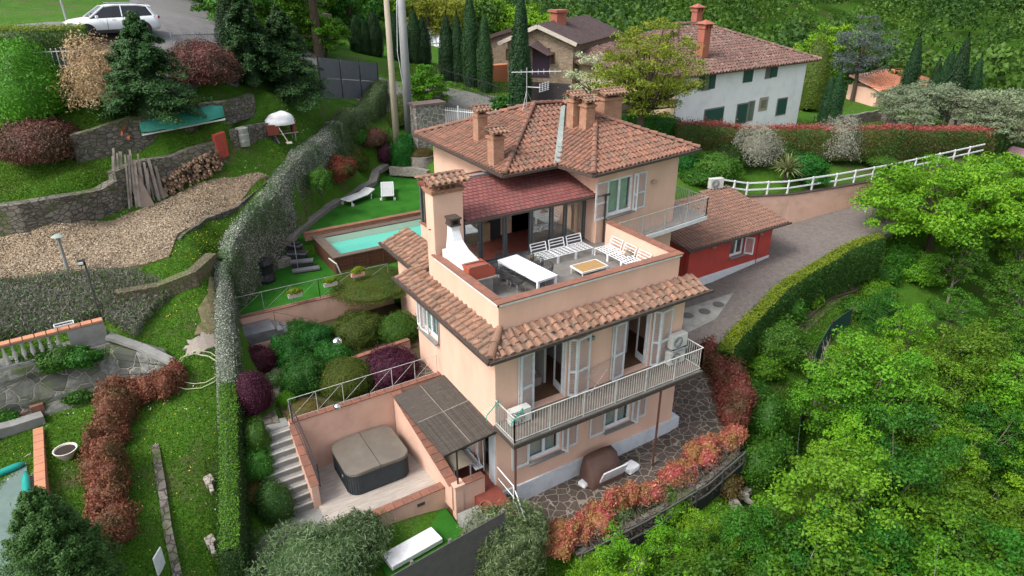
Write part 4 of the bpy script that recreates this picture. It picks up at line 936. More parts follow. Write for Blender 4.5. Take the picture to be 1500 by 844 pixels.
for x, y in ((-1.62,.0),(-2.05,3.9)):
    m = MB(); m.tube([(x,y,.9 if y<1 else 2.5),(x,y,2.52)], .035, 7); m.build('post', DARKMETAL, t)
m = MB(); m.bar((-2.12,-.05,2.44),(0,-.05,2.62),.07); m.bar((-2.12,-.05,2.44),(-2.25,3.95,2.55),.07); m.bar((-.05,-.05,2.6),(-.05,4.1,2.68),.07); m.build('beam', DARKMETAL, t)
# ground floor side doors
m = MB(); m.box((-.03,.32,.1),(-.002,.5,2.4)); m.box((-.05,.02,.1),(-.002,.34,2.42)); m.box((-.03,1.35,.1),(-.002,1.45,2.4)); m.build('door_frame', PLINTH, villa)
for y_ in (.45,2.6): m = MB(); m.box((.12,y_,.1),(.14,y_+.9,2.35)); m.build('door_pane', GLASS, villa)
m = MB(); m.box((-.06,2.5,.1),(-.002,3.6,2.3)); m.box((-.06,1.75,.1),(-.003,2.4,2.2)); m.build('folding_door', SHUT, villa)
m = MB(); m.tube([(-.15,.75,2.3),(-.12,.75,.3)], .02, 6); m.tube([(-.15,.9,2.3),(-.3,.95,1.2),(-.15,.92,.3)], .02, 6); m.build('door_curtain', WHITE, villa)
# table and bench under the pergola
t = thing('outdoor_table', 'beige cloth covered table under the reed pergola', 'table', (-.95,1.85,.1))
m = MB(); m.box((-1.4,.8,.79),(-.55,2.9,.83)); m.build('tabletop', mat('table_beige', (.30,.26,.20), (.24,.21,.16), 3), t, bevel=.01)
for x in (-1.32,-.63):
    for y in (.9,2.8): m = MB(); m.bar((x,y,.1),(x,y,.79),.05); m.build('leg', WHITE, t)
t = thing('garden_bench', 'slatted bench tucked beside the pergola table', 'bench', (-.35,1.4,.1))
m = MB()
for k in range(4): m.box((-.5+k*.09,.7,.52),(-.43+k*.09,2.0,.55))
m.build('seat', WHITE, t)
for y in (.8,1.9): m = MB(); m.bar((-.48,y,.1),(-.48,y,.52),.04); m.bar((-.18,y,.1),(-.18,y,.52),.04); m.build('leg', DARKMETAL, t)
# railings
def railthing(pts, h, label, mat_=STEEL, name='garden_railing', **k):
    c = np.mean([p[:2] for p in pts], axis=0); t = thing(name, label, 'railing', (c[0], c[1], min(p[2] for p in pts))); rail(pts, h, t, 'rails', mat_, **k); return t
railthing([(-6.15,4.5,2.64),(-3.1,4.5,2.64),(-.15,4.5,2.64)], .95, 'thin pale rail with diagonal braces on the wall above the hot tub', RAILW, bars=False, diag=1, post=1.15, foot=.12, rt=.010, rp=.010)
railthing([(-6.12,4.42,2.64),(-5.95,2.3,1.15)], .95, 'dark steel handrail sloping down beside the garden stairs', DARKMETAL, bars=False, foot=.12, post=2.2, rt=.018, mid=1)
railthing([(-6.35,15.4,3.5),(-6.4,12.25,3.5),(-2.5,12.25,3.5),(1.0,12.25,3.5)], 1.0, 'thin galvanised railing with diagonal braces along the edge of the artificial lawn', STEEL, bars=False, diag=1, post=1.4, rt=.013, rp=.012)
# steps from the lower lawn down to the bed, left
t = thing('lawn_steps', 'dark slate steps going down from the artificial lawn to the garden', 'stairs', (-5.2,11.3,2.3))
m = MB()
m.box((-6.35,10.9,1.8),(-5.0,12.05,3.2))
for i in range(5): m.box((-5.0+i*.33,10.95,1.8),(-4.672+i*.33,12.04,3.05-i*.17))
m.build('steps', mat('slate', (.11,.115,.125), (.16,.165,.17), 3, .7), t)
m = MB(); m.box((-6.36,10.85,1.8),(-3.4,10.898,2.7)); m.build('cheek_wall', STUCCO2, t)
railthing([(-4.95,10.97,3.1),(-3.4,10.97,2.3)], .9, 'thin rusty handrail beside the dark slate steps', mat('rusty', (.16,.10,.07), (.1,.08,.07), 8), bars=False, foot=.3, post=1.6, rt=.012, rp=.012)
# pool
PX0, PX1, PY0, PY1, PZ = -1.05, 6.2, 14.35, 17.95, 4.5
t = thing('swimming_pool', 'raised rectangular pool with turquoise water in a brown timber surround', 'pool', (2.5,16.1,3.5))
m = MB(); ix0, ix1, iy0, iy1 = PX0+.5, PX1-.3, PY0+.35, PY1-.5
for a, b in (((PX0,PY0,PZ-.05),(PX1,iy0,PZ)),((PX0,iy1,PZ-.05),(PX1,PY1,PZ)),((PX0,iy0,PZ-.05),(ix0,iy1,PZ)),((ix1,iy0,PZ-.05),(PX1,iy1,PZ))): m.box(a, b)
m.build('rim', mat('pool_rim', (.095,.07,.055), (.13,.10,.08), 3, .8), t)
m = MB(); m.box((PX0+.08,PY0+.08,3.4),(PX1,PY0+.14,PZ-.05)); m.box((PX0+.08,PY0+.14,3.4),(PX0+.14,PY1,PZ-.05))
for k in range(9): x = PX0+.1+k*.85; m.box((x,PY0+.02,3.45),(x+.07,PY0+.08,PZ-.05))
for k in range(5): m.box((PX0+.1,PY0+.06,3.55+k*.19),(PX1,PY0+.085,3.70+k*.19))
m.build('timber_side', WOODBROWN, t)
POOLW = mat('pool_liner', (.55,.62,.52), (.50,.58,.50), 2, .5)
m = MB()
m.add([(ix0,iy0,PZ-.01),(ix1,iy0,PZ-.01),(ix1,iy1,PZ-.01),(ix0,iy1,PZ-.01),(ix0,iy0,PZ-1.0),(ix1,iy0,PZ-1.0),(ix1,iy1,PZ-1.0),(ix0,iy1,PZ-1.0)], [(4,5,6,7),(1,0,4,5),(2,1,5,6),(3,2,6,7),(0,3,7,4)])
m.build('liner', POOLW, t)
WATER = bpy.data.materials.new('pool_water'); WATER.use_nodes = True
b_ = WATER.node_tree.nodes['Principled BSDF']; b_.inputs['Base Color'].default_value = (.10,.44,.36,1); b_.inputs['Roughness'].default_value = .08
bp = N(WATER.node_tree, 'ShaderNodeBump'); bp.inputs['Distance'].default_value = .02; tcw = N(WATER.node_tree, 'ShaderNodeTexCoord')
WATER.node_tree.links.new(noise(WATER.node_tree, tcw.outputs['Object'], 3, 3), bp.inputs['Height']); WATER.node_tree.links.new(bp.outputs[0], b_.inputs['Normal'])
m = MB(); m.box((ix0+.003,iy0+.003,PZ-.9),(ix1-.003,iy1-.003,PZ-.42)); m.build('water', WATER, t)
m = MB(); m.tube([(-.75,PY0-.05,3.55),(-.95,PY0-.1,4.2),(-1.25,PY0+.1,4.5)], .035, 7); m.build('hose', WHITE, t)
m = MB(); m.box((PX0-.35,PY1+.05,4.25),(6.5,PY1+.3,4.66)); copy_c = m.build('brick_kerb', BRICK)
tag(copy_c, 'brick kerb with terracotta tiles between pool and upper lawn', 'kerb'); 
m = MB(); copingrow(m, (PX0-.35,PY1+.17),(6.5,PY1+.17),.34,4.665); m.build('coping', COPING, copy_c)
# path edging round the upper lawn
ed = [at(*p) for p in ((418,356,4.5),(440,336,4.5),(478,306,4.5),(520,281,4.5),(546,268,4.6),(551,252,4.8),(566,243,5.0))]
m = MB()
for a, b in zip(ed, ed[1:]): m.bar(a, b, .55, .3)
tag(m.build('path', mat('pale_kerb', (.22,.205,.185), (.15,.14,.13), 4, .9, stain=((.1,.1,.08), 2, .5))), kind='structure')
m = MB(); q = [at(*p) for p in ((572,250,4.8),(610,252,4.9),(628,256,4.9))]
for a, b in zip(q, q[1:]): m.bar(a, b, .35, .6)
tag(m.build('stone_edging', PALESTONE), 'low pale dry stone edging behind the sun loungers', 'stone edging')
pc = at(617,242,5.0); m = MB(); m.lathe([(1.05,-.6),(1.0,.0),(.95,.75),(.85,.78),(.0,.7)], (pc[0],pc[1],5.0), 28); tag(m.build('round_planter', PALESTONE), 'round dry stone planter behind the pool beside the roof', 'planter')
# steps from lower lawn to pool level
t = thing('pool_steps', 'dark slab steps on stone rubble climbing to the upper lawn left of the pool', 'stairs', (-2.7,16,3.5))
m = MB(); k_ = MB()
for i in range(4):
    a = at(468-i*9,392-i*10,3.6+.22*i); b = at(428-i*3,398-i*13,3.6+.22*i); d = unit(np.array(b)-a); s_ = np.array([-d[1], d[0], 0])*-.32
    c = (np.array(a)+b)/2; L = np.linalg.norm(np.array(b)-a)/2
    m.obb((c[0],c[1],3.62+.24*i), d*L, s_*.62, (0,0,.045)); k_.obb((c[0],c[1],3.45+.2*i), d*L*.9, s_*.5, (0,0,.14+.1*i))
m.build('tread', MATS['slate'], t); k_.build('riser', DARKMETAL, t)
m = MB(); a = at(437,396,3.5); b = at(414,322,4.4); m.tube([a+(0,0,.9), at(430,352,4.6)], .02, 6); m.tube([a, a+(0,0,.9)], .02, 6); m.build('handrail', STEEL, t)
for (px, py, z, sx_, sy_, sz) in ((408,372,3.5,.9,.5,.7),(412,392,3.5,.8,.5,.5),(420,366,3.7,.7,.5,.9)):
    pass
m = MB()
for (px, py, z, sx_, sy_, sz) in ((409,372,3.5,1.0,.5,.75),(413,390,3.5,.8,.5,.45)):
    p = at(px,py,z); m.obb((p[0],p[1],z+sz/2),(sx_/2,.1,0),(-.1,sy_/2,0),(0,0,sz/2))
tag(m.build('stone_block_wall', PALESTONE), 'rough stone block walls beside the dark steps near the pool', 'stone wall')
# covered barbecue by the ivy
p = at(391,412,3.5); t = thing('covered_barbecue', 'black covered kettle barbecue standing on the lawn before the ivy', 'barbecue', p)
m = MB(); prof = [(.42,0),(.46,.15),(.36,.45),(.40,.8),(.45,1.0),(.35,1.2),(.12,1.28),(0,1.29)]
m.lathe(prof, p, 14); m.v = [(x+random.uniform(-.02,.02), y+random.uniform(-.02,.02), z) for x, y, z in m.v]; m.build('cover', mat('black_cover', (.012,.012,.016), (.02,.02,.03), 4, .5, .02, 8), t)
# sun loungers
def lounger():
    t = thing('sun_lounger', 'x', 'sun lounger', (0,0,0), 0, 'white sun loungers on the upper lawn')
    LW = mat('lounger_sling', (.44,.46,.46), (.38,.40,.40), 8, .7)
    m = MB(); m.box((-.92,-.29,.33),(.42,.29,.345)); m.obb((.72,0,.42),(.30,0,.085),(0,.29,0),(-.002,0,.007)); m.build('sling', LW, t, world=False)
    m = MB()
    for s_ in (-1,1): m.bar((-.97,s_*.33,.33),(.45,s_*.33,.33),.045,.05); m.bar((.45,s_*.33,.33),(1.02,s_*.33,.50),.045,.05)
    m.bar((-.97,-.33,.33),(-.97,.33,.33),.045,.05); m.bar((1.02,-.33,.50),(1.02,.33,.50),.045,.05); m.build('frame', WHITE, t, world=False)
    for x in (-.8,.75):
        for s_ in (-1,1): m = MB(); m.bar((x,s_*.33,.31),(x-.04,s_*.33,.0),.04); m.build('leg', WHITE, t, world=False)
    for s_ in (-1,1): m = MB(); m.tube([(-.82,s_*.37,.08),(-.82,s_*.42,.08)],.085,12); m.build('wheel', WHITE, t, world=False)
    return t
lg = lounger(); ca = at(498,305,4.42); cb = at(550,285,4.42); mid = (ca+cb)/2
place(lg, (mid[0],mid[1],4.4), math.atan2((cb-ca)[1],(cb-ca)[0]), 1.12, 'sun lounger lying diagonally on the lawn, left one of the pair')
l2 = copy_tree(lg); mid = at(568,287,4.42); ca = at(568,298,4.42); cb = at(567,273,4.42); place(l2, (mid[0],mid[1],4.4), math.atan2((cb-ca)[1],(cb-ca)[0]), 1.15, 'sun lounger seen end on beside the pool kerb, right one of the pair')
# flower troughs on the lawn rail
for i, (px, py, col, lab) in enumerate(((430,428,'y','grey hanging flower trough with yellow green plant, left on the lawn rail'),(482,412,'y','hanging trough with pale yellow flowers, middle of the lawn rail'),(522,398,'r','pink hanging trough with yellow flowers, right on the lawn rail'))):
    p = xr_ = None
    d = ray(px, py-2); tt = (12.2-CAM[1])/d[1]; p = CAM+d*tt
    t = thing('flower_trough', lab, 'flower trough', (p[0],p[1]-.12,p[2]-.2), 0, 'flower troughs hanging on the lawn railing')
    m = MB(); m.box((p[0]-.32,p[1]-.24,p[2]-.25),(p[0]+.32,p[1]-.03,p[2]-.05)); m.build('trough', mat('trough_'+col, (.42,.40,.36) if col == 'y' else (.55,.28,.26), None), t)
    FLW.append((p, t, col)) if 'FLW' in globals() else globals().__setitem__('FLW', [(p, t, col)])
# grey screen fence at the bottom
t = thing('screen_fence', 'dark grey panel fence with posts below the hot tub terrace', 'fence', (-3.4,-2.4,-1.5))
m = MB(); m.bar((-5.9,-2.75,-.15),(-1.0,-2.2,-.15),.03,2.4); m.build('panel', mat('grey_mesh', (.075,.07,.07), (.10,.09,.09), 3, .8), t)
for k in (-.02,.27,.56,.86,1.0):
    x = -5.9+4.9*k; y = -2.75+.55*k; m = MB(); m.bar((x,y+.06,-1.5),(x,y+.06,1.12),.09); m.build('post', mat('post_grey', (.12,.11,.105), (.15,.14,.13), 4), t)
sheet('turf_patch', [(-5.0,-2.2),(-1.9,-1.9),(-1.9,.6),(-5.0,.6)], lambda x, y: -.55, LAWN, 2, .8)
p = at(600,795,-.2); m = MB(); m.obb((p[0]+.05,p[1]-.12,-.38),(1.0,.12,.0),(-.05,.36,.0),(0,0,.10)); tag(m.build('storage_lid', WHITE, bevel=.02), 'white flat topped box behind the grey screen fence', 'box')
m = MB(); m.prism([(-1.85,-1.9),(-1.3,-1.9),(-.6,-.9),(-.6,-.3),(-1.85,-.3)], -1.4, -.15); tag(m.build('concrete_pad', CONCRETE), kind='structure')
p = at(712,748,-.1); m = MB(); m.lathe([(.14,0),(.22,.25),(.24,.25),(.24,.30),(.2,.3),(.19,.22),(0,.22)], (p[0],p[1],-.13), 16); tag(m.build('terracotta_pot', COPING), 'terracotta pot behind the grey fence end', 'pot')
# red steps by the house corner with white handrail
t = thing('corner_steps', 'terracotta steps with white handrail descending at the front left house corner', 'stairs', (-.2,-1.4,-1.3))
m = MB()
for i in range(5): m.box((-.75,-1.15-.22*(i+1),-1.5),(.2,-1.152-.22*i,.1-.26*(i+1)))
m.build('steps', COTTO, t)
m = MB(); m.tube([(-.02,-.1,1.05),(-.02,-1.25,1.0),(-.02,-2.3,-.25),(-.02,-2.3,-1.2)],.025,7); m.tube([(-.02,-.15,.55),(-.02,-1.25,.5),(-.02,-2.3,-.75)],.015,7); m.tube([(-.02,-1.25,1.0),(-.02,-1.25,.0)],.02,7); m.build('handrail', WHITE, t)
# covered things on the crazy paving in front
def pz(x, y): return pave_z(x, y)
t = thing('covered_swing_seat', 'brown covered garden seat with a white board propped before it', 'covered seat', (4.55,-.75,pz(4.5,-.7)))
m = MB(); z0 = pz(4.5,-.7); BRC = mat('brown_cover', (.10,.055,.045), (.14,.08,.06), 2, .7, .02, 6)
V = []
for j, (xx, s_) in enumerate(((3.75,.6),(3.85,.95),(4.2,1.0),(4.8,1.0),(5.25,.95),(5.4,.55))):
    V += [(xx,-1.15,z0),(xx,-1.1,z0+.55*s_),(xx,-.75,z0+1.15*s_),(xx,-.35,z0+1.2*s_),(xx,-.25,z0)]
F = []
for i in range(5):
    for j in range(4): F.append((i*5+j,(i+1)*5+j,(i+1)*5+j+1,i*5+j+1))
F += [(0,1,2,3,4),(29,28,27,26,25)]
m.add(V, F); o = m.build('cover', BRC, t, smooth=True); 
m = MB(); m.obb((4.75,-1.22,z0+.52),(.62,.0,0),(0,-.12,.32),(0,.03,.012)); m.build('white_panel', WHITE, t, bevel=.02)
p = at(672+252,684,-.9); t = thing('garden_cushion', 'small white covered thing on the crazy paving right of the brown cover', 'covered object', (p[0],p[1],pz(*p[:2])))
m = MB(); z0 = pz(*p[:2]); m.obb((p[0],p[1],z0+.14),(.3,.05,0),(-.05,.24,0),(.02,.02,.12)); m.build('cloth', WHITE, t, bevel=.06)
p = at(857,706,-1.0); m = MB(); z0 = pz(*p[:2]); m.obb((p[0],p[1],z0+.1),(.24,.05,0),(-.05,.18,0),(.02,.02,.08)); tag(m.build('white_bag', WHITE, bevel=.05), 'small white bag left of the brown covered seat', 'bag')
# ================================================================== ROOF TERRACE FURNITURE
Z = TZ
# dining table
ta, tb, tc2 = at(728,383,Z+.76), at(757,371,Z+.76), at(817,401,Z+.76)
ax = unit(tc2-tb); ay = np.array([-ax[1], ax[0], 0]); L_t = np.linalg.norm(tc2-tb); W_t = 1.0
cen = (ta+tc2)/2
t = thing('dining_table', 'long white dining table on the roof terrace', 'table', (cen[0],cen[1],Z))
TW = mat('table_white', (.72,.76,.82), (.66,.70,.76), 1.5, .3)
m = MB(); m.obb((cen[0],cen[1],Z+.745), ax*L_t/2, ay*W_t/2, (0,0,.018)); m.obb((cen[0],cen[1],Z+.695), ax*(L_t/2-.02), ay*(W_t/2-.02), (0,0,.03)); m.build('tabletop', TW, t)
for i in (-1,1):
    for j in (-1,1): c = cen+ax*i*(L_t/2-.06)+ay*j*(W_t/2-.06); m = MB(); m.bar((c[0],c[1],Z),(c[0],c[1],Z+.665),.09); m.build('leg', TW, t)
def ropechair():
    t = thing('rope_chair', 'x', 'chair', (0,0,0), 0, 'dark rope armchairs round the white table')
    RP = mat('dark_rope', (.05,.05,.055), (.075,.075,.08), 12, .8)
    m = MB(); m.lathe([(.0,.42),(.20,.42),(.24,.44),(.22,.455),(.0,.45)], (0,0,0), 14); m.build('seat', RP, t, world=False)
    m = MB(); n = 17
    top = []; low = []
    for k in range(n):
        g = math.radians(-120+240*k/(n-1)); h = .72+.10*math.cos(g/1.35); top.append((.31*math.sin(g), -.30*math.cos(g)*1.0, h)); low.append((.23*math.sin(g), -.23*math.cos(g), .45))
    for a, b in zip(top, low): m.tube([b, ((a[0]+b[0])/2*1.12,(a[1]+b[1])/2*1.12,(a[2]+b[2])/2), a], .008, 4)
    for k in range(n-1): m.tube([low[k], top[k+1]], .006, 4); m.tube([low[k+1], top[k]], .006, 4)
    m.build('backrest', RP, t, world=False)
    m = MB(); m.tube(top, .017, 6); m.tube(low, .014, 6); m.build('frame_hoop', DARKMETAL, t, world=False)
    for sx_, sy_ in ((1,1),(1,-1),(-1,1),(-1,-1)): m = MB(); m.tube([(sx_*.17,sy_*.17,.43),(sx_*.25,sy_*.24,0)],.013,6); m.build('leg', STEEL, t, world=False)
    return t
ch0 = ropechair(); used = False
def putc(o, label):
    global used
    c = ch0 if not used else copy_tree(ch0); used = True
    i, side = o
    if side == 0: p = cen-ax*(L_t/2+.28); an = math.atan2(ax[1], ax[0])-math.pi/2
    else: p = cen+ax*(-L_t/2+.38+i*.62)+ay*side*(W_t/2+.22); an = math.atan2(-side*ay[1], -side*ay[0])-math.pi/2
    place(c, (p[0],p[1],Z), an+random.uniform(-.1,.1), 1.0, label)
nmv = {0: 'farthest', 1: 'middle', 2: 'nearest'}
for i in range(3): putc((i,-1), 'dark rope chair on the left long side of the white table, %s of three' % nmv[i])
for i in range(3): putc((i,1), 'dark rope chair on the right long side of the white table, %s of three' % nmv[i])
putc((0,0), 'dark rope chair at the far head of the white table')
# corner sofa frame without cushions
t = thing('sofa_frame', 'white metal corner sofa frame without cushions, open slatted seat', 'sofa', (6.8,4.2,Z))
def mod(c, u, v, w_, d_, back=True):
    """one seat module: c corner, u along, v towards the back"""
    c = np.array(c, float); u = unit(u); v = unit(v)
    for k in range(6): q = c+v*d_*k/5; s.bar(q+(0,0,.34), q+u*w_+(0,0,.34), .045, .02)
    for k in range(5): q = c+u*w_*k/4; s.bar(q+(0,0,.325), q+v*d_+(0,0,.325), .03, .02)
    for a, b in ((0,0),(w_,0)): q = c+u*a+v*b; lg_.bar(q, q+(0,0,.34), .05)
    if back:
        q0 = c+u*.06+v*d_; q1 = c+u*(w_-.06)+v*d_; tl = v*.14
        for z in (.36,.5,.62,.74): bk.bar(q0+(0,0,z)+tl*(z-.34)/.4, q1+(0,0,z)+tl*(z-.34)/.4, .03, .03)
        for q in (q0, q1): bk.bar(q+(0,0,.34), q+(0,0,.75)+tl, .035)
s, lg_, bk = MB(), MB(), MB()
pA = at(868,387,Z+.34); pB = at(884,370,Z+.34); pC = at(812,375,Z+.34); pD = at(905,388,Z+.34)
inner = np.array((pB[0]-.2,pB[1]-.1,Z)); 
lx = unit(np.array((-1,.02,0))); ly = np.array((0,1.,0))
o0 = np.array((6.75, 4.45, Z)); 
for k in range(3): mod(o0+np.array((-.95*(k+0),0,0))+np.array((.0,0,0)), (1,0,0), (0,1,0), .9, .75, k < 3)
for k in range(3): mod(np.array((7.7,4.35-.9*k+.0,Z)), (0,-1,0), (1,0,0), .85, .75)
s.build('seat_slats', WHITE, t); bk.build('backrest', WHITE, t)
lg_.build('legs', WHITE, t)
BO = mat('pale_teak', (.42,.27,.11), (.34,.21,.09), 3, .5, stretch=(1, 10, 1))
m = MB(); m.box((4.55,4.45,Z+.33),(4.84,5.2,Z+.36)); m.build('side_board', mat('weathered_teak', (.22,.17,.11), (.17,.13,.09), 4), t)
t = thing('coffee_table', 'low coffee table with teak slat top and white frame before the sofa', 'coffee table', (6.3,2.9,Z))
m = MB()
for k in range(7): m.box((5.65,2.55+k*.11,Z+.32),(6.9,2.65+k*.11,Z+.34))
m.build('tabletop', BO, t)
m = MB(); m.box((5.63,2.5,Z+.27),(6.92,2.54,Z+.345)); m.box((5.63,3.32,Z+.27),(6.92,3.36,Z+.345)); m.box((5.60,2.5,Z+.27),(5.64,3.36,Z+.345)); m.box((6.91,2.5,Z+.27),(6.95,3.36,Z+.345)); m.build('frame', WHITE, t)
for x in (5.64,6.9):
    for y in (2.54,3.3): m = MB(); m.bar((x,y,Z),(x,y,Z+.28),.04); m.build('leg', WHITE, t)
m = MB(); m.lathe([(.12,0),(.2,.15),(.22,.35),(.15,.45),(.12,.5),(.15,.52),(0,.5)], (8.48,3.0,Z), 16); tag(m.build('clay_jar', mat('clay_grey', (.22,.18,.14), (.16,.13,.1), 5)), 'grey clay jar behind the white sofa frame', 'jar')
# built-in barbecue: white flared hood, red firebox
bx, by = .78, 4.0
t = thing('masonry_barbecue', 'masonry barbecue with white flared hood and red brick firebox on the terrace', 'barbecue', (1.1,4.3,Z))
WH2 = mat('white_plaster', (.66,.68,.70), (.58,.60,.62), 2, .8, .004, 20, stain=((.4,.4,.38), 2, .4))
m = MB(); rings = []
for z, x0, x1, y0, y1 in ((1.35,.70,1.62,3.55,5.05),(1.55,.72,1.50,3.75,5.02),(1.85,.76,1.30,4.10,5.0),(2.2,.80,1.18,4.40,4.98),(2.55,.82,1.14,4.55,4.95),(2.75,.82,1.14,4.58,4.95)):
    rings.append([(x0,y0,Z+z-.15),(x1,y0,Z+z-.15),(x1,y1,Z+z-.15),(x0,y1,Z+z-.15)])
skin(m, rings); m.box((.68,4.9,Z),(1.5,5.2,Z+1.5)); m.build('hood', WH2, t)
m = MB(); m.box((.76,4.52,Z+2.6),(1.2,5.0,Z+2.66)); m.box((.78,4.55,Z+2.66),(.86,4.97,Z+2.86)); m.box((1.1,4.55,Z+2.66),(1.18,4.97,Z+2.86)); m.box((.74,4.5,Z+2.86),(1.22,5.02,Z+2.93)); m.build('chimney_top', GUTTER, t)
m = MB(); m.box((.7,3.1,Z),(1.75,4.9,Z+.8)); m.box((.7,3.08,Z+.8),(1.95,4.95,Z+.87)); m.build('counter', CONCRETE, t)
m = MB(); V = []; n = 8
prof = [(1.85,.87),(1.9,1.02),(1.87,1.18),(1.75,1.3),(1.55,1.36),(.75,1.38),(.75,.87)]
for y in (3.15,4.05): V += [(x,y,Z+z) for x, z in prof]
k = len(prof); m.add(V, [tuple(range(k)), tuple(range(2*k-1,k-1,-1))]+[(i,(i+1)%k,k+(i+1)%k,k+i) for i in range(k)])
m.build('firebox', mat('firebox_red', (.36,.075,.045), (.30,.07,.045), 4, .6, .003, 20), t)
m = MB()
for y in (3.2,3.6,4.0): m.bar((.8,y,Z+1.40),(1.6,y,Z+1.39),.1,.05)
m.build('brick_course', COPING, t)
# ================================================================== PLANTS
def under(px, py, hc=0.0):
    """the point of the ray through a picture point that lies hc above the ground"""
    d = ray(px, py); t = np.linspace(8, 300, 2920); p = CAM+d[None]*t[:, None]; h = Hg(p[:, 0], p[:, 1])
    b = p[:, 2] < h+hc; k = int(np.argmax(b)) if b.any() else len(t)-1
    q = p[k].copy(); q[2] = h[k]; return q
def Hg(x, y):
    h = Hv(x, y); x = np.atleast_1d(x); y = np.atleast_1d(y)
    for i in range(len(x)):
        a, b = x[i], y[i]
        if -9 < a < 30 and -3 < b < 20:
            if inpoly(a, b, lowlawn): h[i] = 3.5
            elif inpoly(a, b, uplawn): h[i] = 4.4
            elif inpoly(a, b, bedpoly): h[i] = 2.3
            elif inpoly(a, b, deck_poly): h[i] = .2
    return h
def norm(v): return v/(np.linalg.norm(v, axis=1, keepdims=True)+1e-9)
def leafquads(P, Nn, size, aspect=.5, tilt=.6, tint=None, sizevar=.35, fold=0, r=rng):
    n = len(P); Nn = norm(Nn+r.normal(0, tilt, (n, 3))); R = r.normal(0, 1, (n, 3)); U = norm(np.cross(Nn, R)); Vv = np.cross(Nn, U)
    s = (size*(1+r.uniform(-sizevar, sizevar, n)))[:, None]
    a = U*s*.5; b = Vv*s*.5*aspect
    V = np.stack([P-a, P-b*1.0+a*.05, P+a, P+b+a*.05], 1).reshape(-1, 3); F = np.arange(4*n).reshape(n, 4)
    return V, F, (tint if tint is not None else r.random(n))
def join(parts):
    V = []; F = []; T = []; o = 0
    for v, f, t in parts: V.append(v); F.append(f+o); T.append(t); o += len(v)
    return np.concatenate(V), np.concatenate(F), np.concatenate(T)
def lump(D, seed, amt=.16, fr=2.3):
    """smooth pseudo-noise over directions"""
    r = np.random.default_rng(seed); o = np.zeros(len(D))
    for k in range(7):
        w_ = r.normal(0, fr*(1+k*.45), 3); o += np.sin(D @ w_+r.uniform(0, 6.28))/(1+k*.5)
    return 1+amt*o/2.2
def dome(c, rad, seed, n, size, aspect=.5, amt=.16, tilt=.55, core=.86, fr=2.3, bottom=-.35, flat=1.0, depth=.22):
    """a rounded shrub: lumpy core and leaves through its outer shell"""
    r = np.random.default_rng(seed); c = np.array(c, float); rad = np.array(rad, float)
    D = norm(r.normal(0, 1, (int(n*1.6), 3))); D = D[D[:, 2] > bottom][:n]
    L = lump(D, seed, amt, fr)*lump(D, seed+5, amt*.45, fr*3.1)*(1-depth*r.random(len(D))**1.6+(r.random(len(D)) < .10)*r.random(len(D))*.16); P = c+D*rad*L[:, None]
    parts = [leafquads(P, D/rad*rad.mean(), size, aspect, tilt, r=r)]
    if core:
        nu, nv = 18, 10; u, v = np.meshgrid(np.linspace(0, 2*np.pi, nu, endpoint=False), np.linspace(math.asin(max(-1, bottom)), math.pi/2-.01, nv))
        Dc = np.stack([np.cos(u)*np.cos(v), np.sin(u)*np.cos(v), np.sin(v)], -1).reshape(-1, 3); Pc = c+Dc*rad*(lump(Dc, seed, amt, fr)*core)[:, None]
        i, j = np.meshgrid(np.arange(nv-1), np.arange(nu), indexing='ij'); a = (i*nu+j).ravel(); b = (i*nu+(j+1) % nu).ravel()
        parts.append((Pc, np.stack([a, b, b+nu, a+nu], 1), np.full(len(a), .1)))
    return join(parts)
def put(name, mesh, mt, label, cat, group=None, loc=None, parent=None, kind=None):
    V, F, T = mesh
    if loc is not None: V = V-np.array(loc, float)
    o = npmesh(name, V, F, mt, T, parent)
    if loc is not None and parent is None: o.location = [float(k) for k in loc]
    return tag(o, label, cat, group, kind)
SEED = [100]
def shrub(px, py, rx, ry, mt, label, name='shrub', cat='shrub', n=None, size=.07, group=None, aspect=.5, amt=.17, depthr=None, hz=None, **k):
    """shrub whose round outline is centred on a picture point; rx, ry its half-size in picture pixels"""
    SEED[0] += 1
    q = under(px, py, .0); dist = np.linalg.norm(q-CAM); s = dist/1000*1.02; th = math.radians(25.5)-math.atan((422-py)/1000)
    R = rx*s; Hh = hz or max(.25, math.sqrt(max(ry**2-(rx*math.sin(th))**2, (.45*ry)**2))/math.cos(th)*s); q = under(px, py, Hh*.35)
    R = rx*np.linalg.norm(q-CAM)/1000*1.02; n = n or int(min(26000, 900*R*R/(size*size)*.012*4.2))
    c = q+np.array([0, 0, Hh*.35])
    return put(name, dome(c, (R, depthr or R, Hh), SEED[0], n, size, aspect, amt, **k), mt, label, cat, group, loc=q)
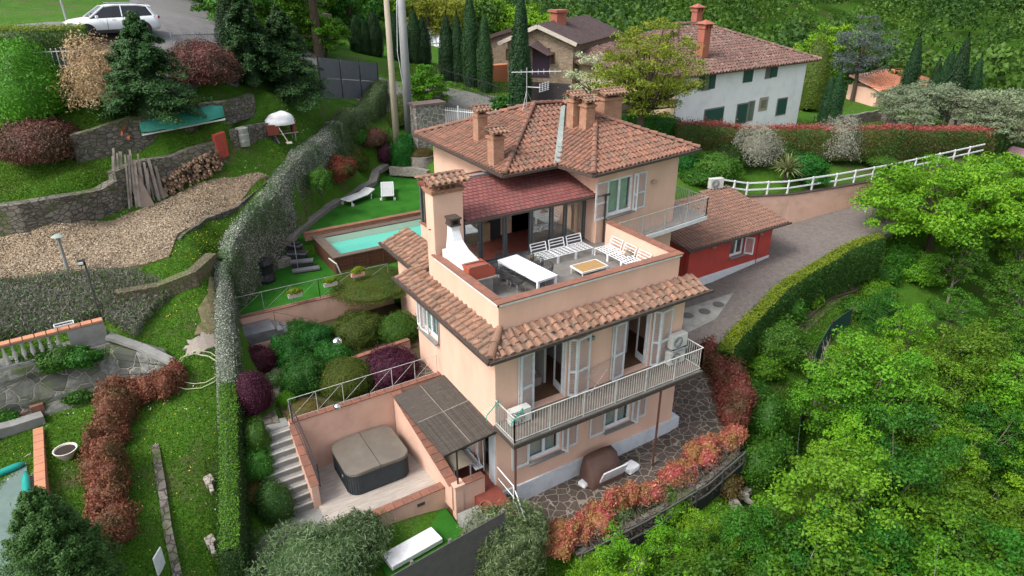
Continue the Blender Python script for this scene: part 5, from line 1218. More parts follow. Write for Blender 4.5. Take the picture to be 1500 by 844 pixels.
def hedge(name, pts, mt, label, cat='hedge', size=.06, dens=420, amt=.07, aspect=.55, topmat=None, skirt=.1, seed=None):
    """pts: (x, y, z0, z1, width) along the hedge"""
    SEED[0] += 1; r = np.random.default_rng(seed or SEED[0]); pts = [np.array(p, float) for p in pts]
    C_ = []
    for a, b in zip(pts, pts[1:]):
        n = max(1, int(np.linalg.norm((b-a)[:2])/.4)); C_ += [a+(b-a)*i/n for i in range(n)]
    C_.append(pts[-1]); C_ = np.array(C_); T_ = np.gradient(C_[:, :2], axis=0); T_ = T_/np.linalg.norm(T_, axis=1, keepdims=True); S = np.stack([-T_[:, 1], T_[:, 0]], 1)
    prof = [(-.5, 0), (-.56, .35), (-.52, .75), (-.40, .96), (0, 1.0), (.40, .96), (.52, .75), (.56, .35), (.5, 0)]
    V = []
    wob = np.array([np.sin(np.arange(len(C_))*.9+k)*.5+np.sin(np.arange(len(C_))*.37+2*k) for k in range(len(prof))]).T
    for i, c in enumerate(C_):
        for j, (s_, h) in enumerate(prof):
            g = 1+amt*wob[i, j]+r.normal(0, amt*.7); x = c[:2]+S[i]*s_*c[4]*g; V.append((x[0], x[1], c[2]+(c[3]-c[2])*h*(1+amt*.35*wob[i, (j*3) % 9])))
    V = np.array(V); m_ = len(prof); F = []
    for i in range(len(C_)-1):
        for j in range(m_-1): F.append((i*m_+j, (i+1)*m_+j, (i+1)*m_+j+1, i*m_+j+1))
    F = np.array(F)
    A_ = V[F[:, 0]]; B_ = V[F[:, 1]]; Cc = V[F[:, 2]]; D_ = V[F[:, 3]]
    nn = np.cross(Cc-A_, D_-B_); ar = np.linalg.norm(nn, axis=1)/2; nn = nn/(ar[:, None]*2+1e-9)
    flip = (nn[:, 2] < -.2); cen_ = (A_+Cc)/2; mid_ = np.repeat(C_[:-1, :2], m_-1, axis=0); outw = np.einsum('ij,ij->i', nn[:, :2], cen_[:, :2]-mid_)
    nn[(outw < 0) & (abs(nn[:, 2]) < .8)] *= -1; nn[(abs(nn[:, 2]) >= .8) & (nn[:, 2] < 0)] *= -1
    cnt = r.poisson(ar*dens); idx = np.repeat(np.arange(len(F)), cnt); u = r.random((len(idx), 1)); v = r.random((len(idx), 1))
    P = A_[idx]*(1-u)*(1-v)+B_[idx]*u*(1-v)+Cc[idx]*u*v+D_[idx]*(1-u)*v; P = P+nn[idx]*(r.random((len(idx), 1))**2*size*2.2-.04+(r.random((len(idx), 1)) < .06)*r.random((len(idx), 1))*size*3)
    V2 = V.copy(); cidx = np.repeat(np.arange(len(C_)), m_); V2[:, :2] = C_[cidx, :2]+(V[:, :2]-C_[cidx, :2])*.93; V2[:, 2] -= .03
    caps_ = []
    for i in (0, len(C_)-1):
        b0 = i*m_
        for j in range(3): caps_.append((b0+j, b0+j+1, b0+m_-2-j, b0+m_-1-j))
    loc = (C_[len(C_)//2][0], C_[len(C_)//2][1], C_[len(C_)//2][2])
    endP = []; endN = []
    for i, sg in ((0, -1), (len(C_)-1, 1)):
        k = int(C_[i, 4]*(C_[i, 3]-C_[i, 2])*dens); s_ = r.uniform(-.5, .5, k); h = r.random(k); q = C_[i, :2]+S[i]*(s_*C_[i, 4])[:, None]+T_[i]*sg*r.uniform(-.05, .1, (k, 1))
        endP.append(np.column_stack([q, C_[i, 2]+(C_[i, 3]-C_[i, 2])*h])); endN.append(np.tile([*T_[i]*sg, .2], (k, 1)))
    if topmat is None:
        P = np.concatenate([P]+endP); Q = np.concatenate([nn[idx]]+endN)
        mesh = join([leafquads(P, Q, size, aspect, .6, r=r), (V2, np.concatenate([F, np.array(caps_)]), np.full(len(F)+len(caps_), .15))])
        return put(name, mesh, mt, label, cat, loc=loc)
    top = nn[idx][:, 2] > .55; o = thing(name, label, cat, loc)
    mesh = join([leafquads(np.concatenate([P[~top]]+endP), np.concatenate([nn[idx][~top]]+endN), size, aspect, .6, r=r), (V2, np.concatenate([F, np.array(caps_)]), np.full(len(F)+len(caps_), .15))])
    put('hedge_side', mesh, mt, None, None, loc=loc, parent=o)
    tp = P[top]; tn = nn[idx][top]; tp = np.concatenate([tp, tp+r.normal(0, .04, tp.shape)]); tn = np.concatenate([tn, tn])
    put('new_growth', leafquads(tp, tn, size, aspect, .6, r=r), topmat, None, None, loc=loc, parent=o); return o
def bushrow(name, pts, mt, label, n, size, cat='hedge', aspect=.5, rj=.25, seed=None, step=.38, lat=.22):
    """an irregular hedge of many small bushes grown together; pts (x, y, zground, height, width)"""
    SEED[0] += 1; r = np.random.default_rng(seed or SEED[0]); parts = []; C_ = []
    pts = [np.array(p, float) for p in pts]
    for a, b in zip(pts, pts[1:]):
        k = max(1, int(np.linalg.norm((b-a)[:2])/step)); C_ += [a+(b-a)*i/k for i in range(k)]
    C_.append(pts[-1]); kk = max(60, n//len(C_))
    for i, c in enumerate(C_):
        w_ = c[4]*.5*r.uniform(1-rj, 1+rj); h = c[3]*r.uniform(1-rj, 1+rj*.7); x = c[0]+r.normal(0, lat*.5)*c[4]; y = c[1]+r.normal(0, lat)*c[4]
        parts.append(dome((x, y, c[2]+h*.3), (w_*1.15, w_*1.15, h*.75), int(r.integers(1e6)), kk, size, aspect, .22, .8, .8, 3.2))
    m = C_[len(C_)//2]; return put(name, join(parts), mt, label, cat, loc=(m[0], m[1], m[2]))
# ---- trees
def crown(seed, K, R, zc, rc, nl, size, aspect=.55, tilt=.8, hollow=.35, shape=1.0, bottomcut=-.8):
    """clumps of leaves through an uneven crown; returns mesh and clump centres"""
    r = np.random.default_rng(seed); R = np.array(R, float); C_ = []
    while len(C_) < K:
        d = r.normal(0, 1, 3); d /= np.linalg.norm(d); q = d*(hollow+(1-hollow)*r.random()**.5)
        if q[2] < bottomcut: continue
        q = q*R*float(lump(d[None], seed, .2, 1.6)[0])*(1 if shape == 1 else (1-shape*max(0, q[2])))
        C_.append(q+np.array([0, 0, zc]))
    parts = []
    for i, c in enumerate(C_):
        k = int(nl*r.uniform(.6, 1.4)); D = norm(r.normal(0, 1, (k, 3))); D[:, 2] = np.where(D[:, 2] < -.3, -D[:, 2], D[:, 2])
        rr = rc*r.uniform(.7, 1.3); P = c+D*np.array([rr, rr, rr*.62])*(r.random((k, 1))**.45)
        t = np.clip(r.normal(r.uniform(.25, .75), .22, k), 0, 1)
        parts.append(leafquads(P, D+np.array([0, 0, .5]), size, aspect, tilt, t, r=r))
    return join(parts), C_
def treeparts(t, seed, K, R, zc, rc, nl, size, leaf, bark=BARK, tr=.14, nb=9, **k):
    mesh, C_ = crown(seed, K, R, zc, rc, nl, size, **k); put('crown', mesh, leaf, None, None, parent=t)
    r = random.Random(seed); m = MB(); zt = zc-R[2]*.25
    m.tube([(0,0,-.5),(r.uniform(-.08,.08),r.uniform(-.08,.08),zt*.45),(r.uniform(-.15,.15),r.uniform(-.15,.15),zt)], [tr*1.25,tr,tr*.7], 8)
    for c in r.sample(C_, min(nb, len(C_))):
        z0 = zt*r.uniform(.55, 1); mid_ = (c[0]*.45+r.uniform(-.2,.2), c[1]*.45+r.uniform(-.2,.2), z0+(c[2]-z0)*.45); m.tube([(0,0,z0), mid_, tuple(c)], [tr*.5, tr*.32, tr*.1], 6)
    m.build('trunk', bark, t, world=False)
def tree(name, label, cat, loc, **k):
    g = k.pop('group', None); t = thing(name, label, cat, loc, group=g); ORG[t.name] = None
    treeparts(t, **k); return t
def cypress(seed, h, w, leaf=L_CYPRESS, n=7000, size=.16):
    """narrow column; returns mesh standing at the origin"""
    r = np.random.default_rng(seed); z = r.random(n)**.85; g = r.uniform(0, 2*np.pi, n)
    prof = np.sin(np.clip(z*1.02+.04, 0, 1)**.62*np.pi)**.6; D = np.stack([np.cos(g), np.sin(g), np.zeros(n)], 1)
    L = lump(np.stack([np.cos(g), np.sin(g), z*5], 1), seed, .13, 2.0)*(1-.25*r.random(n)**2)
    P = D*(w/2*prof*L)[:, None]; P[:, 2] = z*h*.985+.1
    a = leafquads(P, D+np.array([0, 0, .5]), size, .45, .45, r=r)
    nu, nv = 12, 14; V = []
    for i in range(nv):
        zz = i/(nv-1); pr_ = max(.02, math.sin(min(1, zz*1.02+.04)**.62*math.pi)**.6)*.82*w/2
        for j in range(nu): V.append((pr_*math.cos(j*2*math.pi/nu), pr_*math.sin(j*2*math.pi/nu), zz*h*.95+.1))
    F = [(i*nu+j, i*nu+(j+1) % nu, (i+1)*nu+(j+1) % nu, (i+1)*nu+j) for i in range(nv-1) for j in range(nu)]
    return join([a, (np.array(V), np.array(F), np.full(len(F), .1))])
def conifer(seed, h, w, n=16000, size=.12, droop=.25, lay=11, ragged=.3):
    """layered dense conifer crown with frond sprays"""
    r = np.random.default_rng(seed); parts = []
    nb = int(lay*16)
    for i in range(nb):
        z = (i/nb)**.9; g = r.uniform(0, 2*np.pi); L = w/2*(1-z)**.75*r.uniform(1-ragged, 1+ragged*.5)+.15; k = n//nb
        s = r.random(k)**.6; wd = .28*L*(1-s*.6); lat = r.normal(0, 1, k)*wd*.7
        x = s*L; P = np.stack([x*np.cos(g)-lat*np.sin(g), x*np.sin(g)+lat*np.cos(g), h*(.05+z*.93)+x*.12-x*x*droop/ max(L,.5)+r.normal(0, .07, k)], 1)
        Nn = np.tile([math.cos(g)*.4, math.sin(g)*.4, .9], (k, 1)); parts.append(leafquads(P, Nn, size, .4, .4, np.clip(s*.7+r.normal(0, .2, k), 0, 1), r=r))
    nu, nv = 12, 8; V = []; f = []
    for i in range(nv):
        zz = i/(nv-1)
        for j in range(nu): q = w/2*.42*(1-zz)**.75+.02; V.append((q*.7*math.cos(j*2*math.pi/nu), q*.7*math.sin(j*2*math.pi/nu), h*(.04+zz*.8)))
    f = [(i*nu+j, i*nu+(j+1) % nu, (i+1)*nu+(j+1) % nu, (i+1)*nu+j) for i in range(nv-1) for j in range(nu)]
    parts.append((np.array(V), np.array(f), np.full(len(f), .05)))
    return join(parts)
def ctree(name, label, cat, loc, mesh, leaf, h, tr=.12, group=None, bark=BARK):
    t = thing(name, label, cat, loc, group=group); ORG[t.name] = None
    put('crown', mesh, leaf, None, None, parent=t); m = MB(); m.tube([(0,0,-.4),(0,0,h*.7)], [tr, tr*.3], 7); m.build('trunk', bark, t, world=False); return t
# ------------------------------------------------------------ garden of the villa
shrub(546,441,56,26,L_OLIVEG,'wide dark olive green clipped shrub, highest of the mounds beside the house', size=.05)
shrub(524,486,40,30,L_HEDGE if False else L_OLIVEG,'rounded olive green shrub next to the silver ball, in front of the wide mound', size=.05)
shrub(581,484,33,26,L_GREEN,'bright green rounded shrub under the house window', size=.05)
for i, (px, py, rx, ry, lab) in enumerate(((437,492,26,20,'emerald conifer cushion behind the garden path, rearmost'),(467,500,28,24,'emerald conifer cushion left of the silver ball'),(432,526,24,26,'emerald conifer cushion bordering the path on its left side'),
    (450,556,34,32,'large emerald conifer cushion in the centre of the bed'),(486,528,28,24,'emerald conifer cushion just below the silver ball'),(410,520,14,24,'narrow emerald conifer next to the upper purple shrub'))):
    shrub(px, py, rx, ry, L_EMERALD, lab, size=.06, amt=.26, fr=4, group='emerald conifers in the flower bed')
shrub(507,556,38,32,L_OLIVEG,'yellowish green domed shrub behind the hot tub railing', size=.05, amt=.05)
shrub(573,540,38,30,L_PURPLE,'purple leaved shrub behind the railing near the pergola', size=.06, amt=.22, fr=4)
shrub(379,530,25,22,L_PURPLE,'dark purple shrub by the ivy wall, upper one at the path', size=.06, amt=.2)
shrub(371,585,26,36,L_PURPLE,'big round plum red shrub beside the path above the stairs', size=.06, amt=.08)
shrub(374,498,24,14,L_GREEN,'loose green shrub under the dark slate steps', size=.06, amt=.25)
shrub(420,588,13,12,L_LIME,'small lime green cushion plant at the foot of the bed', size=.05)
shrub(402,560,14,12,L_OLEANDER,'small grey green plant between path and plum shrub', size=.06)
shrub(446,604,26,14,L_HEATHER,'straw coloured ornamental grass at the railing corner', size=.12, aspect=.12, amt=.2)
shrub(379,655,20,34,L_GREEN,'loose green shrub left of the top of the garden stairs', size=.08, aspect=.3, amt=.25)
shrub(378,692,25,30,L_GREEN,'loose green shrub halfway down the garden stairs', size=.08, aspect=.3, amt=.25)
shrub(400,738,27,34,L_SOFT,'rounded rosemary like shrub at the foot of the garden stairs', size=.08, aspect=.25, amt=.15)
shrub(372,726,20,18,L_HEATHER,'brownish shrub between the ivy hedge and the stair shrubs', size=.07, amt=.25)
def oleander(px, py, rx, ry, label, hz=None, n=13000):
    SEED[0] += 1; q = under(px, py+ry*.5, 0); s = np.linalg.norm(q-CAM)/1000; R = rx*s
    c = q+np.array([0, 0, (hz or ry*s)*.5])
    return put('oleander', dome(c, (R, R*.75, hz or ry*s*1.1), SEED[0], n, .17, .16, .2, .75, .7, 3), L_OLEANDER, label, 'shrub', loc=q)
oleander(465,826,92,46,'large grey green oleander below the lower stone path')
oleander(520,786,36,30,'oleander bush touching the deck corner beside the white box', n=5000)
oleander(740,800,68,52,'big oleander with long leaves in front of the corner steps')
oleander(738,752,26,22,'small oleander between grey fence end and white handrail', n=4000)
def spray(name, px, py, r_, mt, label, **k): return shrub(px, py, r_, r_*.85, mt, label, name=name, **k)
shrub(495,252,26,22,L_REDGREEN,'orange and green leaved shrub above the upper lawn path', size=.09, amt=.25)
shrub(470,268,16,18,L_GREEN,'green shrub between ivy wall and the orange shrub', size=.09, amt=.25)
shrub(520,238,20,18,L_OLIVEG,'olive green shrub behind the sun loungers', size=.09, amt=.25)
shrub(566,230,14,15,L_PURPLE,'small plum purple bush behind the sun loungers', size=.08)
shrub(548,207,18,15,L_BROWNRED,'dark reddish shrub high in the back garden', size=.09, amt=.25)
shrub(522,204,20,18,L_GREEN,'mid green shrub near the top of the ivy wall', size=.10, amt=.25)
shrub(592,232,20,28,L_EMERALD,'dark green shrub left of the round stone planter', size=.09, amt=.2)
shrub(590,172,20,28,L_OLIVEG,'tall yellow green shrub against the stone gate pillar', size=.09, amt=.2)
shrub(572,205,18,14,L_GREEN,'green shrub under the tall yellow green one', size=.09, amt=.25)
shrub(604,208,14,12,L_EMERALD,'low dark shrub between gate pillar and planter', size=.09)
p = (pc[0], pc[1], 5.75); put('heather', dome(p, (.98,.98,.5), 5, 5000, .07, .4, .1), L_HEATHER, 'brown green heather mound growing in the round planter', 'plant', loc=p)
for p, t_, col in FLW:
    put('flowering_plant', dome((p[0],p[1]-.13,p[2]-.02), (.36,.16,.22), SEED[0], 700, .06, .5, .3), L_YELLOWTOP, 'yellow green plant spilling over the %s' % {0: 'left grey hanging trough', 1: 'middle hanging trough', 2: 'pink hanging trough'}[[f_[0] is p for f_ in FLW].index(True)], 'plant', loc=tuple(p)); SEED[0] += 1
# silver garden balls
BALL = mat('mirror_ball', (.75,.76,.78), rough=.12, metal=1.0)
q = at(494,503,3.0); m = MB(); m.lathe([(.16,-.75),(.22,-.3),(.16,-.2)], (q[0],q[1],3.0), 14); t = thing('gazing_ball', 'large mirrored garden ball on a stand among the shrubs', 'garden ball', (q[0],q[1],2.3)); m.build('stand', CONCRETE, t)
m = MB(); m.lathe([(.26*math.sin(a), -.26*math.cos(a)) for a in np.linspace(.02, math.pi-.02, 14)], (q[0],q[1],3.02), 22); m.build('ball', BALL, t, smooth=True)
q = at(494,596,2.85); m = MB(); m.lathe([(.14*math.sin(a), -.14*math.cos(a)) for a in np.linspace(.02, math.pi-.02, 12)], (q[0],q[1],2.85), 18); tag(m.build('garden_ball', BALL, smooth=True), 'small silver ball on the wall behind the hot tub railing', 'garden ball')
# ivy wall between the two properties
def at2(px, py, z): p = at(px, py, z); return p[0], p[1]
iv = [(353,880,-.6,1.7,.75),(352,840,-.2,1.9,.75),(350,780,.2,2.3,.75),(349,700,1.0,3.1,.75),(346,620,2.0,3.9,.75),(343,540,2.3,4.9,.7),(342,480,2.5,5.9,.7)]
iv2 = [(345,475,2.5,6.0,.9),(352,440,3.4,6.6,.8),(380,412,3.4,7.1,.8),(402,385,3.6,7.3,.9),(422,345,4.1,7.8,1.0),(458,303,4.4,8.2,1.1),(498,268,4.5,8.6,1.2)]
iv3 = [(496,270,4.5,8.6,1.2),(528,238,4.8,8.9,1.3),(548,205,6.0,9.4,1.4),(560,175,6.8,9.8,1.4)]
def line(L): return [(*at2(px, py, za), za-.3, zb, w_) for px, py, za, zb, w_ in L]
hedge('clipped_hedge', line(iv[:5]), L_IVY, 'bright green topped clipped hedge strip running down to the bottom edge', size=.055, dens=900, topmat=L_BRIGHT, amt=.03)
hedge('ivy_hedge', line(iv[4:]), L_JASMINE, 'grey flecked ivy screen between clipped hedge and dark slate steps', 'ivy screen', size=.055, dens=1000, amt=.07)
hedge('ivy_hedge', line(iv2), L_JASMINE, 'tall grey flecked ivy screen beside the pool garden', 'ivy screen', size=.07, dens=800, amt=.10)
hedge('ivy_hedge', line(iv3), L_OLEANDER, 'dark green climbing screen at the top end of the ivy wall', 'ivy screen', size=.08, dens=420, amt=.14)
# hedge along the driveway
dh = [(1282,342),(1262,348),(1225,364),(1180,388),(1135,420),(1095,456),(1068,486),(1052,512)]
dl = []
for px, py in dh:
    z = 1.6
    for _ in range(12): p = at(px, py, z); z = drive_z(p[0], p[1])+1.15
    dl.append((p[0]+.15, p[1]-.3, z-2.6, z, .85))
print('hedge line', [tuple(round(float(k),1) for k in p_[:2]) for p_ in dl])
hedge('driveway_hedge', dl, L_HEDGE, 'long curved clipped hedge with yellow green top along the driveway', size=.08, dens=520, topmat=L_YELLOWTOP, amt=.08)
# red hedges round the paved terrace
rh = [(13.5,2.2),(13.2,.9),(12.5,-.6),(11.5,-1.6)]
bushrow('photinia_hedge', [(x,y,pave_z(x,y)-.1,1.45-.1*i,1.15) for i, (x, y) in enumerate(rh)], L_RED, 'brownish red hedge at the right corner of the paved terrace', 11000, .11)
rh = [(11.3,-1.8),(9.4,-2.15),(7,-2.35),(4.5,-2.4),(2.2,-2.45),(.5,-2.45)]
bushrow('nandina_hedge', [(x,y,pave_z(x,y)-.25,.8+.2*math.sin(i*2),.75) for i, (x, y) in enumerate(rh)], L_FIRE, 'fiery red and yellow climbing hedge along the front of the paving', 19000, .10, rj=.45, lat=.3)
# ================================================================== THE WOOD ON THE SLOPE, right and below
GW = 'broadleaf trees of the wood on the slope below the villa'
protos = []
specs = [(L_WOOD, 31, (2.2,2.1,2.5), 4.4, .55, 74, 170), (L_LIME, 32, (1.7,1.8,2.9), 4.4, .48, 66, 150), (L_WOOD, 33, (2.6,2.3,1.9), 4.2, .62, 70, 170), (L_WOOD2, 34, (2.0,2.3,2.3), 4.3, .5, 74, 160), (L_WOOD2, 35, (2.4,2.2,2.6), 4.4, .6, 70, 170)]
for k, (lf, sd, R_3, zc_, rc_, K_, nl_) in enumerate(specs):
    protos.append(tree('woodland_tree', 'x', 'tree', (0,0,-100), seed=sd, K=K_, R=R_3, zc=zc_, rc=rc_, nl=nl_, size=.125+.01*(k % 3), leaf=lf, bark=PALEBARK, tr=.08, nb=26, group=GW, hollow=.2, tilt=.9))
woodlab = ['fresh green broadleaf tree in the dense wood below the house', 'yellow green young tree in the dense wood below the house', 'fresh green broadleaf tree in the dense wood below the house', 'deeper green broadleaf tree in the dense wood below the house', 'deeper green broadleaf tree in the dense wood below the house']
bound = [(780,930),(880,868),(960,842),(1040,805),(1110,768),(1150,700),(1185,630),(1200,570),(1225,505),(1265,445),(1325,410),(1360,385),(1600,330),(1600,1000),(780,1000)]
r_ = random.Random(5); used_ = [False]*5; nw = 0
def putwood(px, py, sc, k):
    global nw
    q = under(px, py, 4.4*sc)
    t = protos[k] if not used_[k] else copy_tree(protos[k]); used_[k] = True; nw += 1
    place(t, (q[0], q[1], q[2]-.1), r_.uniform(0, 6.28), (sc*r_.uniform(.9,1.1), sc*r_.uniform(.9,1.1), sc), woodlab[k]); return t
placed = []
py = 395
while py < 1010:
    px = 780+r_.uniform(0, 60)
    while px < 1600:
        x, y = px+r_.uniform(-22,22), py+r_.uniform(-20,20)
        if inpoly(x, y, bound):
            near_l = any(abs(x-b[0]) < 70 and abs(y-b[1]) < 60 for b in bound[:11]); sc = r_.uniform(.62,.8) if near_l else r_.uniform(.8,1.12)
            k = r_.choice((0,0,2,2,1,3,4)) if y > 470 else r_.choice((0,2,3,1))
            putwood(x, y, sc, k)
        px += 84
    py += 58
print('wood trees', nw)
for px, py, sc in ((1243,540,.62),(1260,575,.6),(1232,585,.55),(1290,545,.6),(900,838,.55),(870,870,.5),(1020,800,.5),(980,820,.55)): putwood(px, py, sc, 1)
# bushes on the bank under the driveway hedge
for i, (px, py, rx, ry, mt, lab) in enumerate(((1150,455,24,24,L_GREEN,'dark green bush on the terraced bank below the driveway hedge'),(1135,505,40,34,L_GREEN,'broad leafy bush on the bank, beneath the hedge bend'),(1118,540,24,18,L_WOOD,'lighter leafy bush right of the red corner hedge'),
    (1115,620,34,40,L_WOOD2,'dark evergreen bush on the slope right of the red hedge'),(1110,680,38,36,L_WOOD2,'dark evergreen bush lower down the slope beside the green netting'),(1105,580,22,20,L_GREEN,'mid green bush touching the right red hedge'),
    (1140,655,20,24,L_WOOD2,'small dark bush between evergreens and netting'),(1185,440,16,14,L_WOOD,'small bush on the dirt terrace under the hedge'),(1060,705,26,20,L_HEATHER,'olive brown climber hanging from the terrace corner'),(980,745,26,24,L_WOOD,'green bush before the black railing below the paving'),
    (905,765,22,22,L_GREEN,'green climber on the front railing'),(1215,420,14,12,L_GREEN,'tiny bush beside the bare earth bank'),(1240,395,20,14,L_OLIVEG,'low scrub under the far end of the driveway hedge'),(860,810,34,22,L_WOOD,'low green scrub below the stone footing'),(1050,760,38,20,L_WOOD,'low green scrub at the corner of the wood'),(1318,380,22,20,L_WOOD2,'dark bush in the shade of the spreading tree'),(1350,400,28,24,L_WOOD,'leafy bush under the right side of the spreading tree'),(1298,405,18,14,L_GREEN,'small bush at the end of the log edging'),(1285,430,22,16,L_WOOD,'bush at the upper corner of the wood'),(1258,455,22,16,L_GREEN,'low bush beside the upper end of the green netting'))):
    shrub(px, py, rx, ry, mt, lab, size=.12, amt=.28, fr=4, aspect=.55, tilt=.8)
# big trees beside the driveway end
q = under(1378,300,3.4); tree('lime_tree', 'large spreading bright green tree overhanging the far driveway', 'tree', q, seed=61, K=190, R=(5.4,5.0,2.6), zc=3.6, rc=.85, nl=190, size=.20, leaf=L_LIME, tr=.2, nb=26, hollow=.3, bark=BARK)
q = under(1480,318,3.0); tree('lime_tree', 'bright green tree at the right edge behind the spreading one', 'tree', q, seed=62, K=90, R=(3.6,3.6,2.3), zc=3.2, rc=.8, nl=180, size=.19, leaf=L_WOOD, tr=.16, nb=18, hollow=.3)
q = under(1452,275,3.0); tree('lime_tree', 'tree joining the spreading crown on its right side', 'tree', q, seed=63, K=90, R=(3.8,3.2,2.2), zc=3.0, rc=.8, nl=180, size=.19, leaf=L_LIME, tr=.16, nb=18, hollow=.3)
# ================================================================== UPPER GARDEN, right of the villa
def hz(px, py, hgt, lift=0.0): q = under(px, py); return (q[0], q[1], q[2]-.3, q[2]+hgt, 1.3)
pts = [hz(*a) for a in ((985,214,1.7),(1040,217,1.8),(1100,222,1.8),(1200,227,2.0),(1300,228,2.1),(1380,226,2.0),(1442,222,1.9))]
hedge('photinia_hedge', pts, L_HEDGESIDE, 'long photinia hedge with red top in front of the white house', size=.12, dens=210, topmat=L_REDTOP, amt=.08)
pts = [hz(*a) for a in ((1452,219,1.9),(1500,220,1.9),(1560,222,1.9))]
hedge('photinia_hedge', pts, L_HEDGE, 'end piece of photinia hedge with pink top at the right edge', size=.13, dens=190, topmat=L_REDTOP, amt=.08)
hedge('laurel_hedge', [hz(*a) for a in ((905,205,1.8),(950,208,1.9),(988,212,2.0))], L_EMERALD, 'dark green laurel hedge between roof and red hedge', size=.13, dens=200, amt=.12)
for px, py, rx, ry, lf, lab in ((1105,222,34,33,L_GREYTWIG,'grey leaved olive tree above the red annex, left of the yucca'),(1228,212,29,34,L_GREYTWIG,'grey olive tree in front of the red hedge, right of the yucca'),(1276,214,17,21,L_OLIVE,'small round grey olive beside the larger one at the red hedge')):
    shrub(px, py, rx, ry, lf, lab, name='olive_tree', cat='tree', n=9000, size=.15, aspect=.25, amt=.18, fr=3.5, depth=.45, core=.6)
for i, (px, py, rx, ry, mt, lab) in enumerate(((1045,248,34,22,L_GREEN,'large green shrub behind the upper balcony rail'),(1000,240,22,16,L_EMERALD,'dark shrub just right of the roof corner'),(1070,232,24,18,L_HEDGE,'dark green shrub left of the grey olive'),(1180,245,26,18,L_EMERALD,'dark green shrub behind the yucca'),
    (1185,252,16,11,L_OLIVE,'small grey shrub right of the yucca'),(1190,262,20,8,L_EMERALD,'low dark groundcover shrub before the olives'),(1290,236,20,8,L_GREEN,'low green shrub under the photinia hedge'),(1145,225,24,14,L_HEDGE,'dark shrub at the foot of the red hedge'),(1020,262,24,12,L_GREEN,'low green shrub by the upper air conditioner'),(960,222,26,14,L_EMERALD,'dark shrub behind the right roof slope'))):
    shrub(px, py, rx, ry, mt, lab, size=.13, amt=.22, fr=4)
# yucca
q = under(1150,262); m = MB(); rr = random.Random(3)
for k in range(150):
    g = rr.uniform(0,6.28); el = rr.uniform(.1,1.45); L = rr.uniform(1.0,1.6); d = np.array((math.cos(g)*math.cos(el), math.sin(g)*math.cos(el), math.sin(el))); b0 = np.array((0,0,.5)); s_ = unit(np.cross(d,(0,0,1.01)))*.045
    p1 = b0+d*L*.6; p2 = b0+d*L+np.array((0,0,-.35*math.cos(el)))
    m.add([b0-s_*.6,b0+s_*.6,p1+s_,p1-s_,p2], [(0,1,2,3),(3,2,4)], rr.random())
t = thing('yucca', 'spiky pale yellow green yucca behind the white fence', 'plant', q); ORG[t.name] = None
m.build('leaves', leafmat('leaf_yucca', (.16,.20,.06), (.38,.40,.18), trans=.2), t, world=False); m = MB(); m.tube([(0,0,-.3),(0,0,.6)],.12,8); m.build('trunk', BARK, t, world=False)
# background olives and cypresses beyond the red hedge
og = 'grey olive trees beyond the photinia hedge'
ol = [(1312,160,1.0),(1335,150,1.1),(1362,155,1.2),(1388,158,1.05),(1345,168,.8),(1425,170,1.1),(1450,165,1.2),(1475,175,1.1),(1495,165,1.2),(1440,182,.9),(1480,190,.9)]
p0_ = tree('olive_tree', 'grey green olive tree in the grove beyond the red hedge', 'tree', (0,0,-50), seed=81, K=50, R=(2.2,2.2,1.6), zc=2.3, rc=.65, nl=110, size=.2, leaf=L_OLIVE, tr=.1, nb=12, aspect=.35, group=og, bark=PALEBARK)
for i, (px, py, sc) in enumerate(ol):
    q = under(px, py, 1.6); t = p0_ if i == 0 else copy_tree(p0_); place(t, q, i*1.3, (sc, sc, sc*.8))
cyp = cypress(91, 10, 1.9, n=14000, size=.15)
cyps = [(652,60,14,1.5,'dark cypress at the left end of the row before the stone house'),(668,60,14,1.4,'second cypress from the left in the row before the stone house'),(687,59,-20,1.6,'tallest slim cypress of the row left of the stone house'),(709,58,12,1.4,'slim cypress at the right end of the row before the stone house'),(763,50,-30,1.7,'single tall cypress standing in front of the stone house'),
        (1350,82,46,1.7,'leftmost cypress of the five beyond the olive grove'),(1379,83,82,1.4,'short cypress second from left beyond the olive grove'),(1398,82,66,1.7,'middle cypress of the five beyond the olive grove'),(1421,80,46,1.9,'tallest cypress of the five beyond the olive grove'),(1440,82,76,1.6,'rightmost cypress of the five beyond the olive grove'),
        (330,47,-30,2.2,'broad tall cypress beside the upper road behind the dark conifers'),(1234,66,96,1.5,'dark cypress right of the pair next to the round yew'),(1221,66,104,1.2,'short cypress left of the pair next to the round yew')]
cyps += [(x_, 66, t_, 1.6, 'dark cypress in the dense row behind the two utility poles') for x_, t_ in ((520,18),(532,24),(545,12),(577,14),(589,24),(604,8),(617,20))]
cproto = None
for (px, dist, ptop, w_, lab) in cyps:
    q = atd(px, ptop, dist); zt = q[2]; q[2] = H(q[0], q[1])-.2; h_ = max(3, zt-q[2])
    if cproto is None: cproto = ctree('cypress', lab, 'tree', q, cyp, L_CYPRESS, 8, .1); t = cproto
    else: t = copy_tree(cproto)
    place(t, q, px*.7, (w_/1.9, w_/1.9, h_/10), lab)
    if 'dense row' in lab: t['group'] = 'cypress row behind the utility poles'
